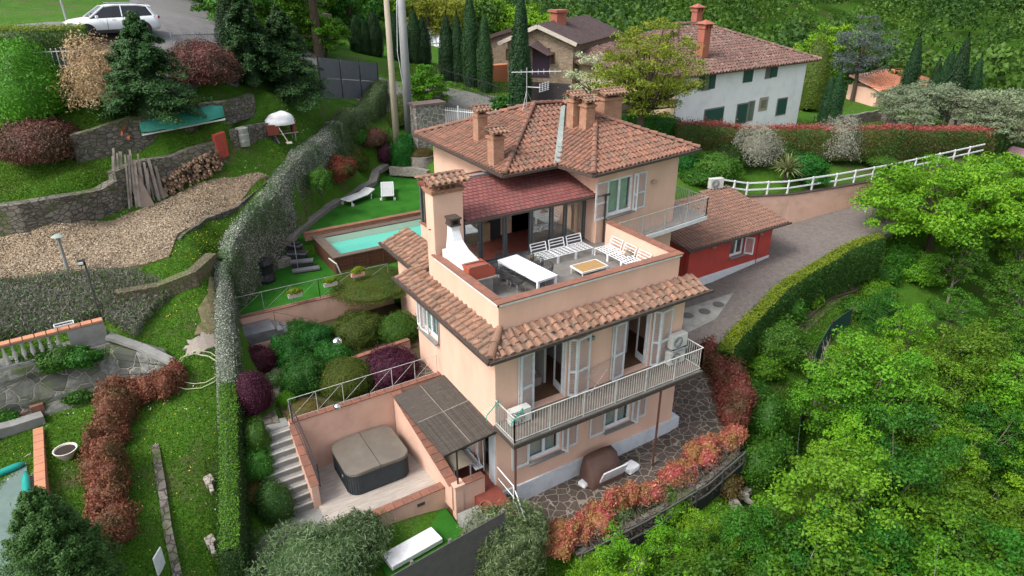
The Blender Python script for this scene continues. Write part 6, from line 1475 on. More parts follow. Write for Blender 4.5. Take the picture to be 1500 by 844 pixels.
# big spring tree right of the stone house
d0 = ray(938,200); d0 = d0/math.hypot(d0[0],d0[1]); q = CAM+d0*48; q[2] = H(q[0],q[1]); tree('walnut_tree', 'big airy yellow green tree between stone house and white house', 'tree', q, seed=71, K=210, R=(4.0,3.6,3.3), zc=5.8, rc=.6, nl=135, size=.14, leaf=L_YELLOW, tr=.28, nb=46, hollow=.25, bark=BARK, bottomcut=-.9)
d0 = ray(862,200); d0 = d0/math.hypot(d0[0],d0[1]); q = CAM+d0*52; q[2] = H(q[0],q[1]); tree('blossom_tree', 'small tree with whitish blossom beside the stone house', 'tree', q, seed=72, K=40, R=(2.0,1.8,1.9), zc=3.4, rc=.6, nl=100, size=.16, leaf=leafmat('leaf_blossom', (.20,.24,.09), (.62,.62,.48), (.3,.34,.14)), tr=.1, nb=14)
# upper left
q = under(468,85); tree('oak_tree', 'tall oak with dark trunk and yellow green leaves by the upper road', 'tree', q, seed=73, K=120, R=(5.2,4.5,3.2), zc=7.8, rc=.8, nl=90, size=.22, leaf=L_YELLOW, tr=.34, nb=40, hollow=.2, bark=BARK)
for i, (px, dist, H_, R1, lf, lab) in enumerate(((398,62,7.0,3.2,L_LIME,'light green tree behind the big dark conifer'),(372,66,8.5,3.0,L_GREEN,'green tree at the top edge right of the tall cypress'),(628,54,3.4,1.6,L_WOOD,'light green bush tree right of the utility poles'),(740,52,2.4,1.2,L_GREEN,'green bush at the foot of the single tall cypress'),
    (492,60,3.6,1.8,L_WOOD,'green bush above the grey panel gate'),(385,52,4.2,2.2,L_WOOD2,'dark rounded tree wedged between the two dark conifers'),(455,66,5.2,2.6,L_GREEN,'green tree just right of the oak trunk'),(475,76,7,3.4,L_WOOD,'leafy tree far behind the oak trunk'),(350,72,6,3.4,L_LIME,'pale green tree peeping over the tall cypress at the top edge'),(420,80,7,4,L_WOOD,'leafy tree far behind the wide dark conifer'),(530,78,6,3.2,L_WOOD2,'dark leafy tree between oak and pole row'),(430,60,5.0,2.6,L_WOOD,'broad green tree below the yellow oak'),(1182,92,8,4.0,L_LIME,'bright green tree behind the gable of the white house'),(1275,98,7,4.5,L_CONIFER,'dark spreading tree in the hollow behind the cypress pair'),(640,86,6,4.5,L_YELLOW,'yellow green tree behind the left cypress row'),
    (560,88,8,5,L_LIME,'yellow green tree above the cypress row behind the poles'),(775,90,6,4.5,L_LIME,'light tree behind the stone house roof'),(505,84,9,4.5,L_WOOD,'green tree left above the cypress row'),(1318,100,5,3.5,L_CONIFER,'dark tree between hollow and olive grove'),(352,58,5,2.2,L_WOOD2,'dark green bushy tree right beside the tall cypress'),(700,92,6,5,L_WOOD,'mid green tree far behind the cypress row'))):
    d0 = ray(px, 200); hh = math.hypot(d0[0], d0[1]); x, y = CAM[0]+d0[0]/hh*dist, CAM[1]+d0[1]/hh*dist
    tree('broadleaf_tree', lab, 'tree', (x,y,H(x,y)-.1), seed=200+i, K=95, R=(R1,R1,H_*.46), zc=H_*.5, rc=R1*.26, nl=130, size=.10+R1*.035, leaf=lf, tr=.05*R1, nb=10, hollow=.25)
q = atd(1258,100,84); q[2] = H(q[0],q[1]); t = tree('cedar_tree', 'blue grey cedar standing beyond the cypress pair', 'tree', q, seed=75, K=80, R=(3.0,3.0,3.4), zc=5.2, rc=.8, nl=100, size=.25, leaf=leafmat('leaf_cedar', (.07,.10,.095), (.14,.175,.16), trans=.1), tr=.2, nb=20, aspect=.25)
shrub(1190,133,19,26,L_OLIVEG,'round clipped yew at the right corner of the white house', size=.18, amt=.05)
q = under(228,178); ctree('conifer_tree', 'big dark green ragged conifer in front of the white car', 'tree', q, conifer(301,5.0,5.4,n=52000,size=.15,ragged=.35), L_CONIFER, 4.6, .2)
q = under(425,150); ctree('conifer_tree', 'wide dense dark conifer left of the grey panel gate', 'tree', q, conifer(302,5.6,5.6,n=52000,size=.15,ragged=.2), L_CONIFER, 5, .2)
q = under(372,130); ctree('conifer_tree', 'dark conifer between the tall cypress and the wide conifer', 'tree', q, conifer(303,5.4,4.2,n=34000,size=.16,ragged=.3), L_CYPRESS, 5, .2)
shrub(148,130,42,55,L_DRY,'dried out beige brown conifer beside the big dark one', name='dry_conifer', cat='tree', n=14000, size=.14, aspect=.3, amt=.25, fr=4, depth=.5, core=.6)
shrub(38,140,45,62,L_BRIGHT,'big rounded bright green tree at the left edge', name='rounded_tree', cat='tree', size=.13, amt=.16)
shrub(60,216,47,34,L_BROWNRED,'dark red rounded shrub below the big green tree at the left', size=.10, amt=.08)
shrub(300,108,44,34,L_BROWNRED,'brown twiggy hedge mass behind the big dark conifer', size=.12, amt=.15)
q0, q1, q2 = under(-40,99), under(60,96), under(138,93)
hedge('clipped_hedge', [(*q0[:2],q0[2]-.6,q0[2]+1.75,1.5),(*q1[:2],q1[2]-.6,q1[2]+1.75,1.5),(*q2[:2],q2[2]-.6,q2[2]+1.75,1.5)], L_HEDGE, 'dark box shaped hedge with light top in front of the car', size=.08, dens=380, topmat=L_YELLOWTOP, amt=.03)
# neighbour's garden below
q = under(105,880); ctree('conifer_tree', 'soft green conifer at the bottom left edge beside the covered pool', 'tree', q, conifer(305,3.9,3.0,n=52000,size=.09,ragged=.15,droop=-.1), L_SOFT, 3, .1)
pts = []
for px, py, hgt in ((262,572,.8),(225,583,.9),(185,600,1.1),(165,625,1.2),(158,665,1.1),(160,710,1.1),(165,755,.9),(172,800,.8)):
    q = under(px, py); pts.append((q[0],q[1],q[2]-.2,q[2]+hgt*.9,1.05))
bushrow('photinia_hedge', [(p_[0],p_[1],p_[2]+.2,p_[3]-p_[2],1.0) for p_ in pts], L_RED, "curved reddish brown photinia hedge on the neighbour's lawn at the left", 30000, .085, rj=.3)
# far wood on the hillside
def farwood():
    r = np.random.default_rng(9); parts = []; d = 90.0; cnt = 0
    while d < 345:
        R0 = 1.9+d*.0085; st = R0*1.42; n = int(d*math.radians(88)/st)
        for i in range(n):
            a = HEAD+math.radians(-44+88*(i+r.random())/n); dd = d+r.uniform(-.5,.5)*st; parts.append((CAM[0]+dd*math.cos(a), CAM[1]+dd*math.sin(a), R0*r.uniform(.7,1.35))); cnt += 1
        d += st*.82
    A_ = np.array(parts); out = []
    ji = np.clip(np.searchsorted(xs, A_[:,0])-1, 0, len(xs)-2); ii_ = np.clip(np.searchsorted(ys, A_[:,1])-1, 0, len(ys)-2)
    fx = (A_[:,0]-xs[ji])/(xs[ji+1]-xs[ji]); fy = (A_[:,1]-ys[ii_])/(ys[ii_+1]-ys[ii_])
    z = Z_GRID[ii_, ji]*(1-fx)*(1-fy)+Z_GRID[ii_, ji+1]*fx*(1-fy)+Z_GRID[ii_+1, ji]*(1-fx)*fy+Z_GRID[ii_+1, ji+1]*fx*fy
    for (x, y, R), zz in zip(A_, z):
        k = 150; D = norm(r.normal(0,1,(k,3))); D[:,2] = np.abs(D[:,2])*1.15-.2
        P = np.array([x,y,zz+R*.8+r.uniform(0,2.2)])+D*np.array([R,R,R*1.15])*(lump(D,int(r.integers(1e6)),.25,2.6)*(1-.3*r.random(k)))[:,None]
        t = np.clip(r.beta(1.1,1.5)+r.normal(0,.10,k),0,1); out.append(leafquads(P, D, .20*R, .7, .75, t, r=r))
    print('far trees', cnt); return join(out)
put('far_wood', farwood(), leafmat('leaf_far_wood', (.028,.085,.014), (.15,.27,.03), (.05,.13,.02), .02, amt=.5), None, None, kind='stuff')
# scrub on banks, grass and daisies
def scatter(n, poly, size, aspect, mt, name, kind='stuff', up=1.0, hmul=.4, seed=1, label=None, patch=None, tilt=.5, rise=0.0):
    r = np.random.default_rng(seed); pp = [tuple(under(*p)[:2]) for p in poly]; x0, x1 = min(p[0] for p in pp), max(p[0] for p in pp); y0, y1 = min(p[1] for p in pp), max(p[1] for p in pp)
    X_, Y_ = r.uniform(x0,x1,n), r.uniform(y0,y1,n)
    k = np.array([inpoly(a, b, pp) for a, b in zip(X_, Y_)])
    if patch is not None: k &= (np.sin(X_*1.3+np.sin(Y_*1.1)*2)+np.cos(Y_*1.7+X_*.6)) > patch
    for q_ in NOGRASS: k &= ~np.array([inpoly(a, b, q_) for a, b in zip(X_, Y_)])
    X_, Y_ = X_[k], Y_[k]; P = np.stack([X_, Y_, Hv(X_, Y_)+r.random(len(X_))*rise+size*.2], 1); Nn = np.stack([r.normal(0,1,len(X_)), r.normal(0,1,len(X_)), np.full(len(X_), .3)], 1)
    return put(name, leafquads(P, Nn, size, aspect, tilt, r=r), mt, label, None, kind=kind)
NOGRASS = [plot]
left = [(-60,900),(320,900),(325,600),(315,420),(340,340),(400,300),(470,230),(520,165),(380,165),(320,215),(60,330),(-60,340)]
scatter(230000, left, .10, .3, L_GRASS, 'grass', seed=2, tilt=.35)
scatter(60000, [(-60,340),(60,330),(320,215),(300,160),(-60,240)], .11, .3, L_GRASS, 'grass', seed=5, tilt=.35)
scatter(9000, left, .045, .9, L_DAISY, 'daisies', seed=3, patch=.9, tilt=2, rise=.04)
scatter(5000, left, .05, .9, mat('dandelion', (.60,.50,.04)), 'yellow_flowers', seed=13, tilt=2, rise=.04)
scatter(90000, [(-60,520),(0,505),(150,470),(200,500),(235,455),(260,430),(200,405),(100,408),(-60,425)], .16, .14, L_GREYTWIG, 'dry_scrub', seed=4, rise=.45)
scatter(12000, [(-60,520),(0,505),(150,470),(200,500),(235,455),(260,430),(200,405),(100,408),(-60,425)], .14, .4, L_GRASS, 'bank_leaves', seed=6, rise=.4)
slope_ = [(780,844),(900,800),(1040,745),(1080,650),(1060,520),(1130,440),(1290,355),(1340,375),(1270,470),(1200,640),(1140,780),(1000,900),(780,900)]
scatter(150000, slope_, .15, .3, L_GRASS, 'slope_grass', seed=7, rise=.08)
scatter(50000, [(900,165),(1240,235),(1500,210),(1500,150),(1200,150),(1180,170),(980,170)], .16, .3, L_GRASS, 'meadow_grass', seed=8)
scatter(30000, [(585,155),(850,185),(850,130),(620,90),(560,110)], .2, .3, L_GRASS, 'verge_grass', seed=9)

def clods():
    r = np.random.default_rng(21); x0, x1 = min(p[0] for p in plot), max(p[0] for p in plot); y0, y1 = min(p[1] for p in plot), max(p[1] for p in plot)
    X_, Y_ = r.uniform(x0,x1,95000), r.uniform(y0,y1,95000); k = np.array([inpoly(a, b, plot) for a, b in zip(X_, Y_)]); X_, Y_ = X_[k], Y_[k]
    P = np.stack([X_, Y_, Hv(X_, Y_)+.07+.03*np.sin(X_*3)*np.cos(Y_*3.3)], 1); return leafquads(P, np.tile([0,0,1.],(len(P),1)),   .062, .8, .5, r=r, sizevar=.7)
put('soil_clods', clods(), mat('clod', (.20,.15,.10), None, tint=(.50,.41,.30), rough=.95), None, None, kind='stuff')
# ================================================================== HOUSES AND THINGS ROUND ABOUT
DGREEN = mat('green_shutter', (.012,.075,.055), (.02,.06,.045), 5, .5)
def plane_pt(px, py, A, B):
    """where the ray meets the vertical plane through A and B"""
    d = ray(px, py); u = np.array([B[0]-A[0], B[1]-A[1]]); n = np.array([-u[1], u[0]]); t = (np.array(A[:2])-CAM[:2]) @ n/(d[:2] @ n); return CAM+d*t
def pwin(A, B, px0, py0, px1, py1, parent, kind='sh', off=.04, name='window', matf=None, matg=None, rim=.1):
    """a window whose outline lies between two picture corners on wall A-B"""
    p = plane_pt(px0, py0, A, B); q = plane_pt(px1, py1, A, B); u = unit([B[0]-A[0], B[1]-A[1], 0]); n = np.array([u[1], -u[0], 0]); 
    if (CAM-p) @ n < 0: n = -n
    c = (p+q)/2; hw = abs((q-p) @ u)/2; hh = abs(q[2]-p[2])/2; m = MB()
    m.obb(c+n*off*.5, u*(hw+rim), n*off*.5, (0,0,hh+rim)); w_ = m.build(name, matf or MATS['grey_stone'], parent)
    g = MB(); g.obb(c+n*(off+.012), u*hw, n*.012, (0,0,hh)); g.build('pane' if kind != 'sh' else 'shutter', matg or (DGREEN if kind == 'sh' else GLASS), w_); return w_
# white house
ez2 = 10.4; WL = at(994,113,ez2-.05); WR = at(1183,89,ez2-.05); u = unit((WR-WL)*(1,1,0)); n2 = np.array([-u[1], u[0], 0]); dep = 13.0
t = thing('white_house', 'white two storey farmhouse with hipped brown tile roof and green shutters', 'house', ((WL+WR)/2)[:2].tolist()+[4.5])
m = MB(); a, b = WL, WR; c_, d_ = WR+n2*dep, WL+n2*dep; m.prism([a[:2], b[:2], c_[:2], d_[:2]], [4.6,3.2,3.0,4.6], ez2); 
m.build('wall', mat('white_render', (.80,.80,.79), (.74,.75,.75), 1, .85, stain=((.45,.46,.45), .7, .4)), t)
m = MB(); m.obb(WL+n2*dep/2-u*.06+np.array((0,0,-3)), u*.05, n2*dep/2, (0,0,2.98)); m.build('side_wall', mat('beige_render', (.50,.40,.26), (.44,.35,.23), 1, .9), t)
e = 1.0; FL_, FR_, BR_, BL_ = [tuple(p_[:2])+(ez2,) for p_ in (WL-u*e-n2*.6, WR+u*e*.9-n2*.6, WR+u*e+n2*(dep+.6), WL-u*e+n2*(dep+.6))]
AP = (WL+WR)/2+n2*dep/2; AP1 = tuple((AP-u*1.6)[:2])+(13.25,); AP2 = tuple((AP+u*1.6)[:2])+(13.15,)
m = MB(); bd = MB(); kw = dict(su=.36, sv=.42, r=.13, jit=.06, n=3)
slope(m, bd, [FL_, FR_, AP2, AP1], **kw); slope(m, bd, [BL_, FL_, AP1], **kw); slope(m, bd, [FR_, BR_, AP2], **kw); bd.add([BR_, BL_, AP1, AP2], [(0,1,2,3)])
for a, b in ((FL_, AP1), (FR_, AP2), (AP1, AP2)): caps(m, np.array(a)+(0,0,.06), np.array(b)+(0,0,.06), .17)
ro = m.build('roof', TILEOLD, t); bd.build('roof_bed', TILEBED, ro)
for (x0,y0,x1,y1) in ((1025,108,1030,131),(1040,107,1046,129),(1091,99,1101,119),(1130,93,1137,112)): pwin(WL, WR, x0,y0,x1,y1, t, rim=.04)
for (x0,y0,x1,y1) in ((1031,108,1039,130),(1124,95,1129,113)): pwin(WL, WR, x0,y0,x1,y1, t, kind='g')
pwin(WL, WR, 1098,150,1101,175, t, name='door', kind='g'); pwin(WL, WR, 1081,154,1091,179, t, name='door'); pwin(WL, WR, 1140,146,1149,166, t); pwin(WL, WR, 1033,162,1057,178, t)
pwin(WL, WR, 1115,147,1121,158, t, kind='g', matf=mat('window_surround', (.34,.29,.22), (.28,.24,.19), 5), rim=.22)
RC = mat('red_chimney', (.34,.11,.07), (.26,.09,.065), 3, .85)
for px, py, zz_, lz in ((1030,66,12.2,13.4),(1019,40,12.8,14.1)):
    p = at(px, py, zz_); m = MB(); m.box((p[0]-.33,p[1]-.33,11.3),(p[0]+.33,p[1]+.33,lz)); c = m.build('chimney', RC, t); m = MB()
    for sx_ in (-.34,0,.34): m.box((p[0]+sx_-.06,p[1]-.4,lz),(p[0]+sx_+.06,p[1]+.4,lz+.35))
    m.add([(p[0]-.55,p[1]-.55,lz+.35),(p[0]+.55,p[1]-.55,lz+.35),(p[0]+.55,p[1]+.55,lz+.35),(p[0]-.55,p[1]+.55,lz+.35),(p[0],p[1],lz+.65)],[(3,2,1,0),(0,1,4),(1,2,4),(2,3,4),(3,0,4)]); m.build('chimney_cap', RC, c)
# stone house
GA, GB, GC = atd(733,62,61), atd(848,63,60.5), atd(790,36,60.8); zE = (GA[2]+GB[2])/2; GA[2] = GB[2] = zE; u = unit((GB-GA)*(1,1,0)); n3 = np.array([-u[1], u[0], 0]); n3 = unit(n3+u*.35)
t = thing('stone_house', 'rustic stone house with gable, dark tiled roof and small entrance canopy', 'house', ((GA+GB)/2)[:2].tolist()+[8.0])
A2_, B2_ = GA+u*.6, GB-u*.45; dp = 11
m = MB(); gz = GC[2]-.18; mid = (A2_+B2_)/2
V = [(A2_[0],A2_[1],6.5),(B2_[0],B2_[1],6.5),(B2_[0],B2_[1],zE),(mid[0],mid[1],gz),(A2_[0],A2_[1],zE)]; V2 = [tuple(np.array(v)+n3*dp) for v in V]
m.add(V+V2, [(0,1,2,3,4),(9,8,7,6,5),(1,6,7,2),(5,0,4,9)]); m.build('wall', STONEHOUSE, t)
m = MB(); k = .5; F0 = [GA-n3*k, (GA+GB)/2*(1,1,0)+np.array((0,0,GC[2]))-n3*k, GB-n3*k]; B0_ = [p_+n3*(dp+1) for p_ in F0]
for i in (0, 1):
    q = [F0[i], F0[i+1], B0_[i+1], B0_[i]]; m.add([tuple(p_+(0,0,.0)) for p_ in q]+[tuple(p_-np.array((0,0,.18))) for p_ in q], [(0,1,2,3),(7,6,5,4),(0,4,5,1),(1,5,6,2),(2,6,7,3),(3,7,4,0)])
bd = m; rm = MB()
tiles(rm, F0[1], unit(n3), unit(F0[2]-F0[1])*1.0, [(0,0),(dp+1,0),(dp+1,np.linalg.norm(F0[2]-F0[1])),(0,np.linalg.norm(F0[2]-F0[1]))], .36, .42, .12, n=3)
tiles(rm, F0[1], unit(n3), unit(F0[0]-F0[1])*1.0, [(0,0),(dp+1,0),(dp+1,np.linalg.norm(F0[2]-F0[1])),(0,np.linalg.norm(F0[2]-F0[1]))], .36, .42, .12, n=3)
TD = mat('dark_slate_tile', (.055,.045,.05), (.085,.06,.06), 3, .85, tint=(.10,.055,.05)); ro = rm.build('roof', TD, t); bd.build('roof_bed', TILEBED, ro)
m = MB(); 
for i in (0, 1): m.bar(F0[i]-n3*.02+np.array((0,0,-.1)), F0[i+1]-n3*.02+np.array((0,0,-.1)), .1, .3)
m.build('verge_board', mat('cream_board', (.55,.50,.42), (.45,.4,.34), 4), ro)
pwin(A2_, B2_, 782,72,803,112, t, kind='g', name='door', matf=mat('door_dark', (.05,.03,.06), (.07,.04,.05), 5), matg=MATS['door_dark'])
pwin(A2_, B2_, 743,74,748,86, t, kind='g', matf=WOODBROWN, rim=.12); pwin(A2_, B2_, 808,78,811,92, t, kind='g', matf=WOODBROWN, rim=.1)
p = plane_pt(784,66,A2_,B2_); m = MB(); o_ = p-n3*.2; 
m.add([tuple(o_+u*-1.4-n3*1.2+(0,0,-.5)), tuple(o_+u*.2-n3*1.4+(0,0,.1)), tuple(o_+u*1.6-n3*1.2+(0,0,-.7)), tuple(o_-u*1.4+n3*.2+(0,0,-.5)), tuple(o_+u*.2+n3*.2+(0,0,.35)), tuple(o_+u*1.6+n3*.2+(0,0,-.7))], [(0,1,4,3),(1,2,5,4)]); m.build('canopy', TD, t)
p = at(818,16,14.2); m = MB(); m.box((p[0]-.5,p[1]-.5,12.2),(p[0]+.5,p[1]+.5,14.1)); m.box((p[0]-.65,p[1]-.65,14.1),(p[0]+.65,p[1]+.65,14.3)); m.build('chimney', RC, t)
# low annex left of the gable, and wing going right
t2 = thing('stone_wing', 'low stone wing with pale verge board left of the gabled stone house', 'outbuilding', atd(722,100,64))
a, b = atd(712,60,66), atd(752,44,66); m = MB(); a0, b0 = a.copy(), b.copy(); nn = n3*7
m.add([(a[0],a[1],7),(b[0],b[1],7),tuple(b),tuple(a),(a[0]+nn[0],a[1]+nn[1],7),(b[0]+nn[0],b[1]+nn[1],7),tuple(b+nn),tuple(a+nn)], [(0,1,2,3),(1,5,6,2),(4,0,3,7),(7,3,2,6)]); m.build('wall', STONEHOUSE, t2)
m = MB(); up = np.array((0,0,.12)); m.add([tuple(a-u*.5-n3*.4+up), tuple(b-n3*.4+up), tuple(b+nn+up), tuple(a-u*.5+nn+up)]+[tuple(a-u*.5-n3*.4), tuple(b-n3*.4), tuple(b+nn), tuple(a-u*.5+nn)], [(0,1,2,3),(4,5,1,0),(7,6,5,4)]); m.bar(a-u*.5-n3*.42+up*.5, b-n3*.42+up*.5, .08,.3); m.build('roof', TD, t2)
p = under(742,118); m = MB(); m.box((p[0]-2,p[1]-.8,p[2]-.4),(p[0]+1.6,p[1]+.1,p[2]+1.5)); tag(m.build('terracotta_wall', mat('terracotta_render', (.52,.20,.10), (.45,.18,.1), 2)), 'orange terracotta wall beside the entrance of the stone house', 'wall')
# dark metal driveway gate, red awning like cover near it
t = thing('metal_gate', 'dark slatted metal gate behind the villa roof chimneys', 'gate', under(812,150)); a = atd(775,150,52); b = atd(835,150,51); q = under(812,152)
m = MB(); a[2] = b[2] = q[2]
for k in range(40): c = a+(b-a)*k/39; m.bar(c, c+(0,0,2.3), .09,.04)
m.bar(a+(0,0,.2), b+(0,0,.2), .06); m.bar(a+(0,0,2.2), b+(0,0,2.2), .06); m.build('slats', mat('gate_dark', (.055,.045,.05), (.075,.065,.07), 5), t)
# terrace wall with brick capping in front of the walnut tree
def roughwall(label, pts, th, mt, name='stone_wall', cap=None, base=-.4, cat='stone wall', capm=None):
    """pts (px, py_of_foot, height)"""
    P_ = [(under(a, b), h) for a, b, h in pts]; c = P_[0][0]; t = thing(name, label, cat, c); m = MB(); k = MB()
    nrm = []
    for (p, h), (q, g) in zip(P_, P_[1:]): d = unit((q-p)*(1,1,0)); nrm.append(np.array([-d[1], d[0], 0]))
    vn = [nrm[0]]+[unit(nrm[i]+nrm[i+1]) for i in range(len(nrm)-1)]+[nrm[-1]]
    for j, ((p, h), (q, g)) in enumerate(zip(P_, P_[1:])):
        n = max(1, int(np.linalg.norm((q-p)[:2])/.8))
        for i in range(n):
            fa, fb = i/n, (i+1)/n; a = p+(q-p)*fa; b = p+(q-p)*fb; sa = (vn[j]*(1-fa)+vn[j+1]*fa)*th/2; sb = (vn[j]*(1-fb)+vn[j+1]*fb)*th/2
            wob = lambda c: .05*math.sin(c[0]*5.1+c[1]*3.7)*(not cap)
            ha, hb = h+(g-h)*fa+wob(a), h+(g-h)*fb+wob(b)
            m.prism([(a-sa)[:2], (b-sb)[:2], (b+sb)[:2], (a+sa)[:2]], [a[2]+base, b[2]+base, b[2]+base, a[2]+base], [a[2]+ha, b[2]+hb, b[2]+hb, a[2]+ha])
            if cap: k.bar((a[0],a[1],a[2]+ha+.04), (b[0],b[1],b[2]+hb+.04), th+.08, .08)
    m.build('masonry', mt, t)
    if cap: k.build('capping', capm or COPING, t)
    return t
roughwall('stone garden wall with red capping left of the white house', [(905,182,1.6),(950,178,1.6),(990,172,1.6)], .4, STONEWALL, cap=True)
q = under(962,142); m = MB(); m.add([(q[0]-1.4,q[1]-.8,q[2]),(q[0]+1.4,q[1]-.8,q[2]),(q[0]+1.4,q[1]+.8,q[2]),(q[0]-1.4,q[1]+.8,q[2]),(q[0]-1.3,q[1]-.7,q[2]+1.5),(q[0]+1.3,q[1]-.7,q[2]+1.35),(q[0]+1.2,q[1]+.7,q[2]+1.7),(q[0]-1.3,q[1]+.7,q[2]+1.8)], [(0,1,5,4),(1,2,6,5),(2,3,7,6),(3,0,4,7),(4,5,6,7)]); TARP = mat('green_tarp', (.02,.22,.16), (.015,.17,.12), 3, .6, .02, 6)
tag(m.build('covered_pile', mat('dark_green_cover', (.01,.09,.06), (.015,.07,.05), 3)), 'dark green covered heap under the big walnut tree', 'covered pile')
q = under(770,160); m = MB(); m.lathe([(.05,2.1),(.35,1.2),(.3,.3),(.05,.2)], q, 8); tag(m.build('folded_parasol', mat('red_cloth', (.20,.02,.02), (.15,.02,.02), 5)), 'folded dark red parasol behind the roof aerial', 'parasol')
# red annex
t = thing('red_annex', 'red rendered annex with a low brown tiled roof beside the driveway', 'outbuilding', (21.5,9,1))
ax0, ax1, ay0, ay1 = 17.6, 25.0, 7.95, 12.0; az = 3.15
m = MB(); quadwall(m, (ax0,ay0+.0), (ax1,ay0+.2), .25, .3, az, ((3.55,4.75,1.85,2.95),)); m.box((ax0,ay0+.3,.2),(ax0+.25,ay1,az+.4)); m.box((ax1-.25,ay0+.45,.3),(ax1,ay1,az+.5)); m.box((ax0,ay1-.25,.2),(ax1,ay1,az+.6)); m.box((ax0+.26,ay0+1.2,.3),(ax1-.26,ay0+1.3,az)); m.box((ax0+6.1,ay0+.1,.3),(ax0+6.16,ay0+.15,az)); m.build('wall', REDWALL, t)
m = MB(); quadwall(m, (ax0-.03,ay0-.04), (ax1+.03,ay0+.16), .04, .55, 1.12); m.build('plinth', WHITE, t)
w_ = frame3((ax0+3.55,ay0+.09), (ax0+4.75,ay0+.12), 1.85, 2.95, parent=t, curtain=False, leaves=2)
shutter((ax0+4.78,ay0+.07), dirv(-50), .55, 1.85, 2.95, parent=t)
m = MB(); bd = MB(); El = (16.9,7.35,3.45); Er = (25.6,7.5,3.45); Tr = (25.3,12.5,4.55); Tl = (15.9,11.6,4.45)
slope(m, bd, [El, Er, Tr, Tl], su=.25, sv=.34, r=.075, jit=.012, n=4); TA = mat('roof_tile_brown', (.26,.135,.095), (.17,.10,.075), 2, .85, .005, 30, tint=(.15,.09,.07), stain=((.10,.09,.08), 1.5, .5)); ro = m.build('roof', TA, t); bd.build('roof_bed', TILEBED, ro)
g = MB(); gutter(g, [(16.8,7.27,3.40),(25.7,7.42,3.40)], .06); g.build('gutter', GUTTER, ro)
for dx in (1.9, 6.0): m = MB(); m.lathe([(.02,0),(.13,.05),(.11,.14),(.02,.18)], (ax0+dx,ay0-.06,2.85), 10); m.build('wall_lamp', MATS['lamp_beige'], t)
p = at(1048,272,4.75); aircon((p[0],p[1],4.55), math.radians(-15), 'air conditioner on the roof edge of the red annex', 1.15)
# retaining wall and white fence along the drive
RW = [tuple(at(*p)) for p in ((1062,284,4.15),(1100,289,3.75),(1160,286,3.6),(1230,275,3.6),(1310,260,3.75),(1380,244,4.0),(1445,229,4.15))]
t = thing('drive_retaining_wall', 'long pink retaining wall with stained foot along the driveway', 'retaining wall', RW[2]); m = MB(); k = MB()
for a, b in zip(RW, RW[1:]):
    d = unit((b[0]-a[0], b[1]-a[1], 0)); s_ = np.array([-d[1], d[0]])*.3; m.prism([a[:2], b[:2], (b[0]+s_[0],b[1]+s_[1]), (a[0]+s_[0],a[1]+s_[1])], [.2]*4, [a[2],b[2],b[2],a[2]]); k.bar(np.array(a)+(s_[0]/2,s_[1]/2,.03), np.array(b)+(s_[0]/2,s_[1]/2,.03), .38, .06)
m.build('masonry', STUCCO2, t); k.build('coping', GUTTER, t)
bank = [(p[0], p[1]) for p in RW]+[(RW[-1][0]-3, RW[-1][1]+6)]+[(p[0]-2.5, p[1]+3.2) for p in RW[::-1]]
sheet('garden_bank', bank, lambda x, y: 3.62+max(0, (x-38)*.03)+max(0, (27-x))*.1+.15*max(0, y-H0(x)), groundmat('bank_grass', (.03,.13,.010), (.05,.18,.015), (.08,.09,.03), .3), .6, 1.6) if False else None
t = thing('white_fence', 'white two rail fence on top of the pink retaining wall', 'fence', RW[0])
FP = [np.array(p)+np.array((-.15,.3,0)) for p in RW]; m = MB(); L_ = [0]
for a, b in zip(FP, FP[1:]):
    for z in (.45, .92): m.bar(a+(0,0,z), b+(0,0,z), .07, .09)
m.build('rail', WHITE, t)
for a, b in zip(FP, FP[1:]):
    n = max(2, int(np.linalg.norm((b-a)[:2])/1.7))
    for i in range(n): c = a+(b-a)*i/n; m = MB(); m.bar(c-(0,0,.1), c+(0,0,1.0), .10); m.build('post', WHITE, t)
# red and white boat-like cover far right
q = under(1492,232); m = MB(); m.obb((q[0],q[1],q[2]+.5),(1.0,.2,0),(-.2,.8,.1),(0,0,.1)); tag(m.build('striped_cover', mat('pink_cover', (.55,.12,.16), (.6,.5,.55), 6)), 'pink and white cover at the right edge above the tree', 'cover')
# stones, pillars and steps beyond the red hedge
roughwall('sloping stone parapet with dark railing beyond the red hedge', [(1232,186,.9),(1290,176,1.0),(1330,196,.6)], .4, STONEWALL)
roughwall('pale stone stair wall between the olives beyond the hedge', [(1395,178,.9),(1415,186,.6),(1450,203,.3)], .4, PALESTONE, cap=None)
for px, py, h_, lab in ((1393,190,1.9,'leaning pale stone pillar right of the garden steps'),(1346,188,1.3,'small stone pillar with statue between the olives')):
    q = under(px, py); m = MB(); m.box((q[0]-.22,q[1]-.22,q[2]-.2),(q[0]+.22,q[1]+.22,q[2]+h_)); m.box((q[0]-.3,q[1]-.3,q[2]+h_),(q[0]+.3,q[1]+.3,q[2]+h_+.12)); tag(m.build('stone_pillar', PALESTONE), lab, 'pillar')
q = under(1285,146); t = thing('orange_roof_shed', 'orange tiled low roof between cypress pair and olive grove', 'outbuilding', q); m = MB(); bd = MB(); slope(m, bd, [(q[0]-4,q[1]-2.5,q[2]+1.6),(q[0]+6,q[1]-3.5,q[2]+1.6),(q[0]+6.5,q[1]+2,q[2]+2.6),(q[0]-3,q[1]+2,q[2]+2.6)], su=.4, sv=.45, r=.14, n=3); m.build('roof', mat('orange_tile', (.50,.20,.11), (.42,.17,.1), 2, tint=(.36,.15,.09)), t); bd.prism([(q[0]-3.6,q[1]-2),(q[0]+5.6,q[1]-3),(q[0]+6,q[1]+1.8),(q[0]-3,q[1]+1.8)], q[2]-1, q[2]+1.6); bd.build('wall', STUCCO, t)
